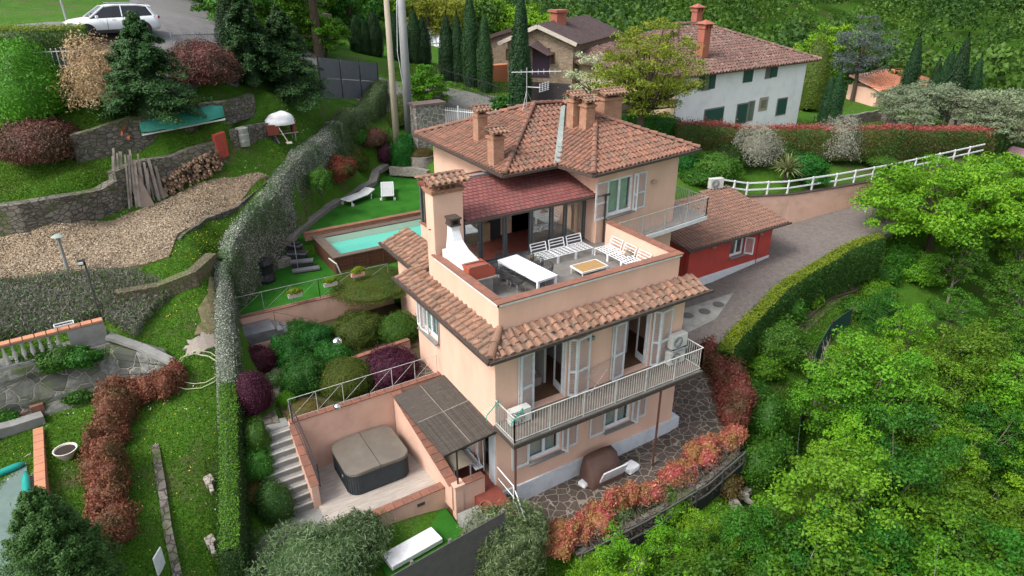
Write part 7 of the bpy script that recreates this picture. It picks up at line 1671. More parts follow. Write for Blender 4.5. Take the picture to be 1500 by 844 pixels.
q = under(1490,160,1.0); t = thing('white_outbuilding', 'white flat roofed building at the right edge beyond the olives', 'outbuilding', (q[0],q[1],q[2])); m = MB(); m.prism([(q[0]-1.5,q[1]-2),(q[0]+9,q[1]-4),(q[0]+10,q[1]+4),(q[0]-.5,q[1]+5)], q[2]-2, q[2]+3.6); m.build('wall', WHITE, t); m = MB(); m.prism([(q[0]-.8,q[1]-1.4),(q[0]+8.5,q[1]-3.2),(q[0]+9.3,q[1]+3.4),(q[0]+.1,q[1]+4.2)], q[2]+3.6, q[2]+3.85); m.build('solar_roof', DARKMETAL, t)
# ------------------------------------------------------------ entrance: poles, pillar, white gate, grey panels
p1 = atd(577,152,48); p1[2] = H(p1[0],p1[1]); p2 = atd(597,148,50); p2[2] = H(p2[0],p2[1])
m = MB(); m.tube([(p1[0],p1[1],p1[2]-.5),(p1[0],p1[1],p1[2]+11.5)], [.24,.17], 10); o = tag(m.build('utility_pole', mat('pole_wood', (.34,.30,.22), (.27,.24,.18), 2, stretch=(1,1,.2)), smooth=True), 'tall yellowish wooden utility pole, left of the two', 'utility pole')
m = MB(); m.tube([(p2[0],p2[1],p2[2]-.5),(p2[0],p2[1],p2[2]+12)], [.33,.24], 12); o = tag(m.build('utility_pole', mat('pole_concrete', (.27,.28,.28), (.22,.23,.23), 2), smooth=True), 'thick grey concrete utility pole, right of the two', 'utility pole')
m = MB(); m.tube([(p2[0]-.3,p2[1],p2[2]+9.5),(p2[0]-.6,p2[1]-.2,p2[2]+6),(p2[0]-.25,p2[1],p2[2]+3.6),(p2[0]-.1,p2[1],p2[2]+1.5)], .02, 5); tag(m.build('cable', WHITE), 'loose cable hanging down the grey concrete pole', 'cable')
q = at(626,196,7.0); m = MB(); m.box((q[0]-1.0,q[1]-.5,5.6),(q[0]+1.2,q[1]+.5,9.05)); t = thing('gate_pillar', 'broad fieldstone gate pillar with flat cap beside the white gate', 'pillar', (q[0],q[1],6.5)); m.build('masonry', cellmat('pillar_stone', ((.22,.20,.18),(.33,.31,.28),(.15,.14,.13)), (.44,.42,.38), 3.0, .07, bump=.03), t); m = MB(); m.box((q[0]-1.1,q[1]-.6,9.05),(q[0]+1.3,q[1]+.6,9.2)); m.build('cap', mat('cap_brown', (.16,.11,.10), (.12,.09,.08), 4), t)
a = at(645,182,7.3); b = at(745,196,7.0); t = thing('white_gate', 'white picket style metal gate fence by the entrance road', 'gate', (a[0],a[1],7.2)); m = MB()
a[2] = 7.3; b[2] = 7.2; L = np.linalg.norm((b-a)[:2]); n = int(L/.16)
for i in range(n+1): c = a+(b-a)*i/n; m.bar(c, c+(0,0,1.25 if i % 9 else 1.45), .03 if i % 9 else .08)
for z in (.15, 1.05): m.bar(a+(0,0,z), b+(0,0,z), .05)
m.build('pickets', WHITE, t); m = MB(); m.bar(a-(0,0,.6), b-(0,0,.6), .3, 1.2); m.build('base_wall', CONCRETE, t)
a, b = under(472,146), under(556,146); t = thing('grey_panel_gate', 'tall grey sheet metal gate panels below the yellow oak', 'gate', a); PG = mat('panel_grey', (.115,.125,.145), (.095,.10,.12), 2, .6)
for i in range(3):
    p, q = a+(b-a)*(i+.02)/3, a+(b-a)*(i+.98)/3
    for zz in (0, 1.35): m = MB(); m.bar(p+(0,0,.65+zz), q+(0,0,.65+zz), .04, 1.28); m.build('panel', PG, t)
for i in range(4): c = a+(b-a)*i/3; m = MB(); m.bar(c, c+(0,0,2.75), .1); m.build('post', DARKMETAL, t)
def fence(label, p, q, h_, mt, sp=.14, r=.02, name='railing_fence', cat='fence', base=None, spear=True, panel=None):
    p, q = under(*p), under(*q); t = thing(name, label, cat, p); L = np.linalg.norm((q-p)[:2]); n = int(L/sp); m = MB(); bh = base or 0
    for i in range(n+1): c = p+(q-p)*i/n; m.bar(c+(0,0,bh), c+(0,0,bh+h_), r*(2.2 if i % 14 == 0 else 1))
    for z in (.12, h_-.15): m.bar(p+(0,0,bh+z), q+(0,0,bh+z), .04)
    m.build('bars', mt, t)
    if base: m = MB(); m.bar(p+(0,0,bh/2-.2), q+(0,0,bh/2-.2), .25, bh+.4); m.build('base_wall', CONCRETE, t)
    if panel: m = MB(); m.bar(p+(0,0,bh+h_*.45-.1), q+(0,0,bh+h_*.45-.1), .03, h_*.75); m.build('screen_sheet', panel, t)
    return t
fence('dark railing below the cypress row on the green verge', (640,120), (760,158), 1.3, DARKMETAL, .22)
fence('light railing above the brown hedge at the upper road', (255,76), (322,72), 1.0, STEEL, .2)
fence('pale spiked railing with dark green screen behind the dry conifer', (40,142), (150,134), 1.5, WHITE, .22, .045, base=.6, panel=mat('dark_screen', (.01,.05,.05), (.015,.04,.045), 3))
fence('dark railing in front of the white house', (1000,186), (1120,186), 1.2, DARKMETAL, .25)
fence('thin dark railing beyond the red hedge right of the house', (1190,188), (1330,194), 1.1, DARKMETAL, .3)
# white shed roof, small brick house behind
q = under(632,88); t = thing('greenhouse', 'white glazed lean-to roof behind the cypress row', 'greenhouse', q); m = MB(); a = atd(618,84,82); b = atd(648,80,80)
m.add([tuple(a+(0,0,.2)),tuple(b+(0,0,.2)),tuple(b+np.array((2,5,2.6))),tuple(a+np.array((2,5,2.6)))], [(0,1,2,3)]); m.build('roof_glazing', mat('glazing_white', (.62,.66,.68), (.5,.55,.58), 3), t); m = MB()
for k in range(6): p = a+(b-a)*k/5+(0,0,.25); m.bar(p, p+np.array((2,5,2.4)), .1)
for k in range(4): s_ = np.array((2,5,2.4))*k/3; m.bar(a+s_+(0,0,.27), b+s_+(0,0,.27), .1)
m.bar(a-(0,0,1.5), b-(0,0,1.5), .2, 3.2); m.build('frame', STEEL, t)
q = atd(438,82,66); q[2] = H(q[0],q[1]); m = MB(); m.box((q[0]-1,q[1]-1,q[2]-.3),(q[0]+3,q[1]+1,q[2]+1.8)); tag(m.build('garden_hut', STONEHOUSE), 'small brick hut behind the conifers near the oak trunk', 'hut')
# ------------------------------------------------------------ neighbour's terraces
roughwall('mossy stone retaining wall at the left edge above the tilled plot', [(-60,352,1.2),(40,335,1.2),(100,322,1.15),(150,312,1.1),(175,300,1.2)], .6, RUBBLE)
roughwall('stone retaining wall behind planks and firewood', [(175,300,1.6),(215,282,1.5),(260,262,1.2),(330,232,.9)], .5, RUBBLE)
roughwall('upper mossy stone wall behind the green tarpaulin', [(112,236,1.3),(200,216,1.3),(280,190,1.1),(370,160,.8)], .5, RUBBLE)
roughwall('short grey stone wall left of the wheelbarrow', [(345,216,.8),(372,204,.8),(400,198,.7)], .4, RUBBLE)
roughwall('earth bank edging stones under the tilled plot', [(262,352,.10),(300,324,.12),(345,312,.10),(392,268,.10)], .16, RUBBLE)
roughwall('rough dry bank wall under the grass wedge', [(175,446,.5),(235,436,.6),(285,416,.6),(312,385,.5)], .5, cellmat('bank_stone', ((.16,.13,.09),(.22,.18,.13),(.11,.09,.065)), (.07,.075,.035), 6, .08, bump=.05, moss=(.10,.12,.045)))
roughwall('concrete kerb with stone slab foot along the ivy screen', [(326,640,.25),(323,560,.3),(321,500,.35)], .2, CONCRETE)
# tarp on a beam
a, b = under(212,216), under(332,190); t = thing('green_tarpaulin', 'green tarpaulin stretched over stacked material with a white batten', 'tarpaulin', a); m = MB(); V = []; n = 9
for i in range(n):
    f_ = i/(n-1); p = a+(b-a)*f_; w_ = .5+.9*math.sin(f_*math.pi)**.5; h_ = 1.15+random.uniform(-.06,.06); nn = np.array([-(b-a)[1], (b-a)[0], 0]); nn = nn/np.linalg.norm(nn)
    for j, (s_, z) in enumerate(((-.5,.55),(-.35,.85),(.1,1.1),(.5,.95),(.6,.4))): V.append(tuple(p+nn*s_*w_+np.array((0,0,z*h_+random.uniform(-.05,.05)))))
F = [(i*5+j,(i+1)*5+j,(i+1)*5+j+1,i*5+j+1) for i in range(n-1) for j in range(4)]+[(0,1,2,3,4),((n-1)*5+4,(n-1)*5+3,(n-1)*5+2,(n-1)*5+1,(n-1)*5)]; m.add(V, F); m.build('sheet', TARP, t, smooth=True)
m = MB(); m.bar(V[0][:2]+(V[0][2]-.12,), V[(n-1)*5][:2]+(V[(n-1)*5][2]-.12,), .14, .08); m.build('batten', WHITE, t)
# firewood
t = thing('firewood_stack', 'long stack of split firewood leaning on the stone wall', 'firewood', under(285,262)); m = MB(); a, b = under(243,282), under(326,246); rr = random.Random(8); u = unit((b-a)*(1,1,0)); nn = np.array([-u[1], u[0], 0])
for i in range(420):
    f_ = rr.random(); h_ = rr.random()*(1.0-.5*abs(f_-.6)); p = a+(b-a)*f_+nn*(rr.uniform(-.15,.5)+h_*.25)+np.array((0,0,h_*1.05)); d = unit(-nn*1+u*rr.uniform(-.5,.5)+np.array((0,0,rr.uniform(-.4,.3)))); r0 = rr.uniform(.045,.085)
    m.tube([p, p+d*rr.uniform(.35,.5)], r0, 5, t=rr.random())
m.build('logs', LOG, t)
q = under(326,232); m = MB(); m.obb((q[0],q[1]-.1,q[2]+.6),(.28,.12,.04),(-.05,.15,0),(0,0,.62)); tag(m.build('metal_cabinet', mat('rust_red', (.38,.05,.03), (.30,.05,.035), 4)), 'red rusty upright box at the right end of the firewood', 'cabinet')
# planks
t = thing('plank_pile', 'old boards and poles leaning fanwise against the stone wall', 'planks', under(205,290)); top0 = at(185,205,9.0)
for i in range(15):
    pb = under(166+i*5.2+rr.uniform(-4,4), 311-i*1.2+rr.uniform(-3,3)); d = ray(160+i*4.6+rr.uniform(-3,6), 226+rr.uniform(-16,12)+i*1.0); dist = np.linalg.norm(pb-CAM)-.1
    pt = CAM+unit(d)*dist; w_ = rr.choice((.08,.1,.14,.16)); m = MB(); m.bar(pb, pt, w_, .03, up=unit(CAM-pb), t=rr.random()); m.build('board', WOODOLD, t)
for (x0,y0,x1,y1,w_) in ((218,306,186,246,.6),(240,292,208,246,.55)):
    pb = under(x0,y0); pt = CAM+unit(ray(x1,y1))*(np.linalg.norm(pb-CAM)-.05); m = MB(); nv = unit(CAM-pb); d = unit(pt-pb); s_ = np.cross(d, nv); m.obb((pb+pt)/2, (pt-pb)/2, s_*w_/2, nv*.02, t=.7); m.build('panel', mat('panel_brown', (.22,.175,.14), (.17,.135,.11), 3), t)
q = under(172,212); m = MB(); 
for k in range(14): m.obb((q[0]+rr.uniform(-.6,.6),q[1]+rr.uniform(-.4,.4),q[2]+rr.uniform(.1,.7)), unit((rr.uniform(-1,1),rr.uniform(-1,1),.2))*.28, unit((rr.uniform(-1,1),rr.uniform(-1,1),.6))*.2, (0.02,0,.07), t=rr.random())
tag(m.build('tile_heap', mat('orange_heap', (.38,.11,.05), (.28,.09,.05), 4)), 'heap of orange roof tiles above the leaning planks', 'tile heap')
q = under(358,214); m = MB(); m.lathe([(.30,0),(.33,.3),(.30,.34),(.33,.62),(.30,.66),(.32,.95),(.26,.97),(.0,.93)], q, 16); tag(m.build('metal_drum', mat('drum_grey', (.30,.31,.29), (.22,.21,.19), 4, .6)), 'grey ribbed metal drum beside the firewood', 'drum')
# wheelbarrow with cement mixer under white sheet
ORGQ = 0; q = under(414,208); t = thing('covered_mixer', 'rusty cement mixer on wheels under a white sheet on the grass', 'cement mixer', q); ORG[t.name] = None
m = MB(); V = []; 
m.v = []; mesh_ = dome((0,0,1.15),(.85,.55,.55),77,10,.1,core=1.0,bottom=-.25,amt=.12)
put('sheet', mesh_, WHITE, None, None, parent=t)
m = MB(); m.obb((-.55,-.2,.8),(.32,0,0),(0,.3,0),(0,0,.28)); m.obb((.75,.1,.8),(.1,0,0),(0,.3,0),(0,0,.4)); m.build('drum', mat('rust_brown', (.22,.05,.03), (.17,.05,.035), 5), t, world=False)
m = MB(); m.bar((-.8,-.35,.5),(.9,-.35,.5),.06); m.bar((-.8,.35,.5),(.9,.35,.5),.06); m.bar((-.5,-.35,.5),(-.3,-.5,0),.05); m.bar((.7,-.35,.5),(.7,-.35,0),.05); m.bar((.7,.35,.5),(.7,.35,0),.05); m.build('frame', WOODOLD, t, world=False)
m = MB(); m.tube([(-.45,-.42,.18),(-.45,-.34,.18)], .19, 14); m.build('wheel', DARKMETAL, t, world=False)
m = MB(); m.bar((-.25,-.4,1.0),(.1,-1.0,.08),.04); m.obb((.12,-1.05,.1),(.16,0,0),(0,.15,.02),(0,0,.015)); m.build('shovel', mat('shovel_pale', (.42,.40,.34), (.35,.33,.28), 4), t, world=False)
# lamp, sign post, white pole lamp
q = under(103,408); t = thing('garden_lamp', 'old concrete garden lamp post with mushroom cap on the tilled plot edge', 'lamp', q); m = MB(); m.tube([(q[0],q[1],q[2]-.2),(q[0],q[1],q[2]+1.75)], [.09,.06], 8); m.build('post', CONCRETE, t); m = MB(); m.lathe([(.05,0),(.1,.1),(.24,.14),(.1,.22),(0,.23)], (q[0],q[1],q[2]+1.7), 14); m.build('lamp_head', mat('lamp_head_green', (.28,.34,.30), (.22,.27,.24), 5), t)
q = under(150,478); tp = CAM+unit(ray(123,382))*(np.linalg.norm(q-CAM)-.1); t = thing('floodlight_post', 'thin leaning dark post with small solar floodlight beside the balustrade', 'lamp', q); m = MB(); m.tube([q-(0,0,.2), tp], .035, 7); m.build('post', DARKMETAL, t); m = MB(); m.obb(tp+(-.1,-.1,-.02), (.13,0,0), (0,.07,.03), (0,-.02,.08)); m.build('lamp_head', mat('black_lamp', (.01,.01,.012), (.02,.02,.02)), t); m = MB(); m.obb(tp+(-.13,-.2,-.02), (.09,0,0), (0,.01,.0), (0,0,.05)); m.build('led_panel', WHITE, t)
q = under(101,42); m = MB(); m.tube([(q[0],q[1],q[2]-.2),(q[0]-.1,q[1],q[2]+4.5)], .06, 8); tag(m.build('street_pole', STEEL), 'slim light grey pole in front of the white car', 'pole')
q = at(466,306,4.4); m = MB(); m.bar((q[0],q[1],4.1),(q[0],q[1],6.9),.11); m.bar((q[0]+.05,q[1],6.6),(q[0]+.22,q[1]-.1,6.75),.06); tag(m.build('shower_post', DARKMETAL), 'slender black garden shower post before the ivy screen', 'shower')
# balustrade and stone wall
A_, B_ = at(-60,519,5.95), at(150,467,5.95)
bu = unit((B_-A_)*(1,1,0)); bn = np.array([-bu[1], bu[0], 0]); Lb = np.linalg.norm((B_-A_)[:2]); A_[2] = B_[2] = 5.0; zb0 = 5.0
t = thing('balustrade', 'balustrade with pale turned balusters under an orange terracotta handrail', 'balustrade', A_+(B_-A_)/2)
m = MB(); n = int(Lb/.34)
for i in range(n): c = A_+(B_-A_)*(i+.5)/n; m.bar(c-bu*.165+(0,0,.93), c+bu*.165+(0,0,.93), .30, .07, t=random.random())
m.build('handrail', mat('orange_coping', (.50,.22,.12), (.40,.18,.11), 3), t)
m = MB(); m.bar(A_+(0,0,.86), B_+(0,0,.86), .22, .07); m.bar(A_+(0,0,.04), B_+(0,0,.04), .3, .12); m.build('beam', CONCRETE, t)
for i in range(22):
    c = A_+(B_-A_)*((i+.5)*.27/ (Lb))+bu*(Lb-1.4-22*.27+.0)
    m = MB(); m.lathe([(.065,0),(.065,.05),(.04,.09),(.085,.27),(.06,.42),(.035,.5),(.045,.56),(.035,.62),(.065,.68),(.065,.73)], c+(0,0,.1), 10); m.build('baluster', mat('baluster_pale', (.52,.50,.46), (.38,.37,.34), 6, stain=((.2,.2,.18), 4, .5)), t, smooth=True)
m = MB(); m.obb(B_-bu*.6+(0,0,.47), bu*.6, bn*.13, (0,0,.37)); m.build('end_panel', CONCRETE, t)
c = A_+(B_-A_)*.72+(0,0,1.0); m = MB()
for s_ in (-1,1): m.bar(c-bu*.3+bn*s_*.12+(0,0,.12), c+bu*.3+bn*s_*.12+(0,0,.12), .03,.04); m.bar(c+bu*.3*s_-bn*.12+(0,0,.12), c+bu*.3*s_+bn*.12+(0,0,.12), .03,.04); m.bar(c+bu*.3*s_-bn*.12, c+bu*.3*s_-bn*.12+(0,0,.13), .03)
tag(m.build('window_box_frame', WHITE), 'white wire frame box sitting on the orange handrail', 'flower box')
P0 = [A_-bn*.2, B_-bn*.2]; t = thing('stone_retaining_wall', 'massive wall of big grey mossy boulders under the balustrade', 'stone wall', B_)
f0, f1, f2, f3 = under(-70,628), under(60,612), under(150,590), under(250,560); tA, tB, tC, tD = P0[0], P0[0]+(P0[1]-P0[0])*.45, P0[1], None
tD = at(250,528,4.35); V = []; rows = 9
for k in range(rows+1):
    s_ = k/rows
    for (f_, tt) in ((f0,tA),(f1,tB),(f2,tC),(f3,tD)): V.append(tuple((f_-np.array((0,0,.4)))*(1-s_)+np.array((tt[0],tt[1],tt[2]))*s_-bn*(.10+random.uniform(-.05,.05))))
F = [(k*4+j,k*4+j+1,(k+1)*4+j+1,(k+1)*4+j) for k in range(rows) for j in range(3)]; back = len(V); V += [tuple(np.array(v)+bn*1.2) for v in V[-4:]]; F += [(back-4+j,back-4+j+1,back+j+1,back+j) for j in range(3)]
m = MB(); m.add(V, F); m.build('masonry', WETSTONE, t)
cpn = [at(158,492,5.25), at(205,508,4.8), at(252,530,4.4)]; m = MB()
for a, b in zip(cpn, cpn[1:]): m.bar(a, b, .35, .14)
m.build('capping', CONCRETE, t)
for i, (px, py, rx, ry, lab) in enumerate(((55,525,26,18,'ivy bush spilling over the boulder wall, left of the end panel'),(95,528,24,18,'leafy green bush in the middle of the boulder wall top'),(125,525,20,18,'dark green bush under the balustrade end'),(150,500,16,14,'green bush at the right end of the balustrade'),(8,612,22,16,'bright green bush at the left edge by the terracotta pots'),(118,580,18,8,'low tuft growing on the foot of the boulder wall'))):
    q = at(px, py+6, 4.75) if i < 4 else under(px, py+6); dist = np.linalg.norm(q-CAM)/1000
    put('wall_shrub', dome(q+(0,0,.1), (rx*dist, rx*dist*.7, ry*dist*1.1), 400+i, 1500, .10, .5, .3), L_GREEN if i != 2 else L_EMERALD, lab, 'shrub', loc=tuple(q))
# pots, bench stone, neighbour's pool
q = under(100,672); t = thing('planter_bowl', 'round white planter bowl filled with dark soil on the lawn', 'planter', q); m = MB(); m.lathe([(.18,0),(.34,.3),(.37,.36),(.33,.36),(.30,.3)], q, 22); m.build('bowl', mat('bowl_cream', (.60,.55,.48), (.5,.46,.4), 4), t, smooth=False); m = MB(); m.lathe([(.0,.29),(.31,.29),(.31,.31),(0,.31)], q, 22); m.build('soil', mat('dark_soil', (.03,.02,.015), (.02,.015,.012), 8), t)
for px, py, s_, lab in ((38,614,.28,'smaller terracotta box by the boulder wall foot'),(57,606,.40,'larger terracotta box by the boulder wall foot')):
    q = under(px, py); m = MB(); m.obb(q+(0,0,s_*.55), (s_*.5,s_*.1,0), (-s_*.1,s_*.5,0), (0,0,s_*.55)); tag(m.build('terracotta_box', COPING), lab, 'pot')
q = under(152,578); m = MB(); m.tube([q+(0,0,.15), q+np.array((.25,-.35,.35))], .16, 12); tag(m.build('white_pipe', WHITE), 'short white pipe lying at the end of the red hedge', 'pipe')
q = [under(*p) for p in ((-80,680),(22,648),(28,840),(20,960),(-120,960))]
zP = min(p_[2] for p_ in q[:3])+.25; zP = 3.05
pa = [at(-90,690,zP), at(46,630,zP), at(52,760,zP), at(40,900,zP), at(-160,900,zP)]
t = thing('covered_pool', "neighbour's pool covered with grey green sheet held by teal water tubes", 'pool', pa[1]); 
m = MB(); m.prism([p_[:2] for p_ in pa], zP-2.2, zP-.12); m.build('basin', CONCRETE, t)
m = MB(); pc_ = [at(-90,745,zP), at(38,676,zP), at(46,780,zP), at(44,900,zP), at(-160,900,zP)]; m.prism([p_[:2] for p_ in pc_], zP-.12, zP-.04); m.build('cover_sheet', mat('cover_sheet', (.13,.19,.17), (.10,.15,.135), 1.2, .6, .03, 3, stain=((.2,.22,.2), 1.5, .4)), t)
m = MB(); a, b = at(-80,712,zP), at(42,650,zP); sd = unit(b-a); pd = np.array((sd[1],-sd[0],0))
m.prism([tuple(p_[:2]) for p_ in (at(-90,700,zP), at(45,637,zP), at(45,664,zP), at(-90,735,zP))], zP-.12, zP-.02); m.build('wood_surround', WOODDECK, t)
m = MB(); E0, E1 = at(56,628,zP+.15), at(62,800,zP+.15); nn_ = 14
for i in range(nn_): m.bar(E0+(E1-E0)*(i+.02)/nn_, E0+(E1-E0)*(i+.98)/nn_, .30, .08)
m.bar(E0-(0,0,1.2), E1-(0,0,1.2), .3, 2.2); m.build('orange_edge', MATS['orange_coping'], t)
TEAL = mat('teal_tube', (.01,.30,.25), (.01,.24,.2), 4, .4)
for a, b in (((-20,702),(36,678)),((38,692),(40,752)),((41,762),(42,860))):
    a, b = at(*a, zP+.06), at(*b, zP+.06); m = MB(); m.tube([a+(b-a)*k/6+np.array((0,0,random.uniform(-.01,.01))) for k in range(7)], [.06,.11,.12,.12,.12,.11,.06], 10); m.build('water_tube', TEAL, t, smooth=True)
roughwall('grey kerb wall at the head of the covered pool', [(-60,655,.35),(20,634,.35),(66,618,.35)], .45, CONCRETE, name='pool_kerb')
# hose coil and pale patch
def rough(poly, n=5, amt=.12):
    o = []; r = random.Random(3)
    for (x0, y0), (x1, y1) in zip(poly, poly[1:]+poly[:1]):
        for i in range(n): o.append((x0+(x1-x0)*i/n+r.uniform(-amt, amt), y0+(y1-y0)*i/n+r.uniform(-amt, amt)))
    return o
c = under(294,545); m = MB(); pts = []
for k in range(70): g = k*.26; R = .95+.18*math.sin(k*.21); pts.append((c[0]+R*math.cos(g)*.9+.1*math.sin(k*.13), c[1]+R*math.sin(g)*.75, H(c[0]+R*math.cos(g), c[1]+R*math.sin(g))+.16+.03*(k % 3)))
m.tube(pts[::2][:28], .018, 6); tag(m.build('garden_hose', mat('hose_yellow', (.45,.50,.30), (.4,.45,.28), 6, .5)), 'coiled pale yellow garden hose on the grass by the ivy screen', 'hose')
q = [tuple(under(*p)[:2]) for p in ((272,515),(285,498),(302,490),(318,492),(316,506),(298,520),(275,524))]; sheet('bare_patch', rough(q), lambda x, y: H(x, y)+.07, mat('gravel_pale', (.36,.31,.27), (.28,.24,.2), 12), .3, .1)
q = [tuple(under(*p)[:2]) for p in ((288,495),(300,430),(312,405),(318,410),(320,500))]; sheet('dirt_path', rough(q), lambda x, y: H(x, y)+.04, mat('dry_dirt', (.22,.17,.10), (.12,.12,.05), 3, stain=((.08,.12,.03), 3, .6)), .3, .1)
roughwall('low mossy stone edging crossing the lawn between red hedge and clipped hedge', [(228,655,.08),(238,715,.14),(247,780,.16),(262,850,.12)], .25, RUBBLE, name='stone_edging', cat='edging')
for px, py, lab in ((308,712,'pale stone block on the grass by the clipped hedge, upper one'),(310,800,'pale stone block on the grass by the clipped hedge, lower one')):
    q = under(px, py); m = MB(); m.obb(q+(0,0,.12), (.14,.03,.02), (-.03,.2,0), (0,0,.13)); m.obb(q+np.array((0,-.35,.15)), (.07,.01,0), (0,.28,.05), (0,0,.08)); tag(m.build('stone_block', PALESTONE, bevel=.03), lab, 'stone')
q = under(238,838); m = MB(); m.obb(q+(0,0,.35), (.12,.2,0), (-.02,.01,0), (0,0,.35)); tag(m.build('white_board', WHITE), 'small upright white board at the bottom edge of the lawn', 'board')
# ------------------------------------------------------------ below the paved terrace
t = thing('front_railing', 'dark pipe railing with black netting below the red and yellow hedge', 'railing', (5,-3.3,-2.2))
fp = [np.array(p) for p in ((1.6,-3.35,-2.35),(4.6,-3.45,-2.2),(8.0,-3.35,-2.05),(10.6,-2.9,-1.9))]
m = MB(); nt_ = MB()
for a, b in zip(fp, fp[1:]):
    for z in (.45, 1.0): m.bar(a+(0,0,z), b+(0,0,z), .06)
    nt_.bar(a+(0,0,.15), b+(0,0,.15), .03, .62)
m.build('rail', mat('rail_dark', (.06,.07,.065), (.09,.09,.08), 5), t); nt_.build('netting', mat('black_net', (.012,.02,.02), (.02,.025,.022), 8), t)
for i in range(6):
    f_ = i/5*2.999; a = fp[int(f_)]+(fp[int(f_)+1]-fp[int(f_)])*(f_ % 1); m = MB(); m.bar(a-(0,0,.6), a+(0,0,1.08), .07); m.build('post', MATS['rail_dark'], t)
m = MB(); 
for a, b in zip(fp, fp[1:]): m.bar(a+(0,.35,-.3), b+(0,.35,-.3), .25, 2.2)
tag(m.build('terrace_wall', RUBBLE), 'mossy rubble wall carrying the paved terrace', 'retaining wall')
rr = random.Random(12); m = MB()
for i in range(60):
    f_ = rr.random()*2.99; a = fp[int(f_)]+(fp[int(f_)+1]-fp[int(f_)])*(f_ % 1); s_ = rr.uniform(.12,.32); m.obb(a+np.array((rr.uniform(-.1,.1), -.35-rr.random()*.5, -.35-rr.random()*.4)), unit((rr.uniform(-1,1), rr.uniform(-.5,.5), rr.uniform(-.3,.3)))*s_, unit((rr.uniform(-.4,.4), 1, rr.uniform(-.3,.3)))*s_*.7, (0,.02,s_*.5), t=rr.random())
tag(m.build('rubble', mat('rubble_loose', (.22,.20,.17), (.12,.11,.09), 4, tint=(.32,.30,.26))), kind='stuff')
r2 = np.random.default_rng(4); k = 3800; f_ = r2.random(k)*2.99; P = np.array([fp[int(x)]+(fp[int(x)+1]-fp[int(x)])*(x % 1) for x in f_])+np.stack([r2.normal(0,.1,k), .25+r2.uniform(-.25,.5,k), r2.uniform(.0,1.5,k)], 1)
put('dry_twigs', leafquads(P, np.tile([0,-1,.3],(k,1)), .26, .06, .8, r=r2), leafmat('leaf_twig', (.12,.09,.08), (.24,.20,.18), trans=.05), None, None, kind='stuff')
q0 = [under(*p) for p in ((1245,478),(1215,500),(1195,535),(1182,575),(1172,620),(1165,680),(1162,740))]
t = thing('green_netting', 'dark green netting fence winding down the slope at the edge of the wood', 'fence', q0[3]); m = MB()
for a, b in zip(q0, q0[1:]): m.add([tuple(a-(0,0,.1)), tuple(b-(0,0,.1)), tuple(b+np.array((0,.1,1.1))), tuple(a+np.array((0,.1,1.1)))], [(0,1,2,3)]); m.bar(a+np.array((0,.1,1.1)), b+np.array((0,.1,1.1)), .03)
m.build('net', mat('net_green', (.012,.08,.05), (.02,.06,.045), 6), t)
for a in q0: m = MB(); m.tube([a-(0,0,.2), a+np.array((0,.1,1.3))], .035, 6); m.build('post', BARK, t)
def deadbranch(px, py, L, label, seed):
    q = under(px, py); r = random.Random(seed); m = MB()
    def br(p, d, l, rad, dep):
        e = p+d*l; m.tube([p, p+d*l*.5+np.array([r.uniform(-.05,.05)*l for _ in range(3)]), e], [rad, rad*.7, rad*.35], 5)
        if dep:
            for k in range(3): br(p+d*l*r.uniform(.4,1), unit(d+np.array([r.uniform(-.8,.8), r.uniform(-.8,.8), r.uniform(-.3,.7)])), l*r.uniform(.35,.6), rad*.5, dep-1)
    br(q, unit(np.array([r.uniform(-.3,.3), r.uniform(-.3,.3), 1])), L, .07, 3); tag(m.build('dead_tree', PALEBARK), label, 'dead tree')
deadbranch(1192,600,2.6,'bare pale dead tree at the head of the green netting',2); deadbranch(1200,560,1.8,'small bare dead tree between netting and wood',3)
q = [under(*p) for p in ((1180,470),(1215,440),(1250,430),(1290,405))]
m = MB()
for a, b in zip(q, q[1:]): m.tube([a+(0,0,.1), b+(0,0,.1)], .10, 6)
tag(m.build('log_edging', BARK), 'dark log edging of the dirt terrace below the driveway hedge', 'edging')
q = [tuple(under(*p)[:2]) for p in ((1165,475),(1200,432),(1240,410),(1285,385),(1300,395),(1255,425),(1215,455),(1180,490))]; sheet('dirt_terrace', q, lambda x, y: H(x, y)+.05, mat('slope_dirt', (.15,.115,.075), (.08,.10,.035), 2, .95, .03, 8, stain=((.05,.10,.02), 2, .6)), .4, .2)
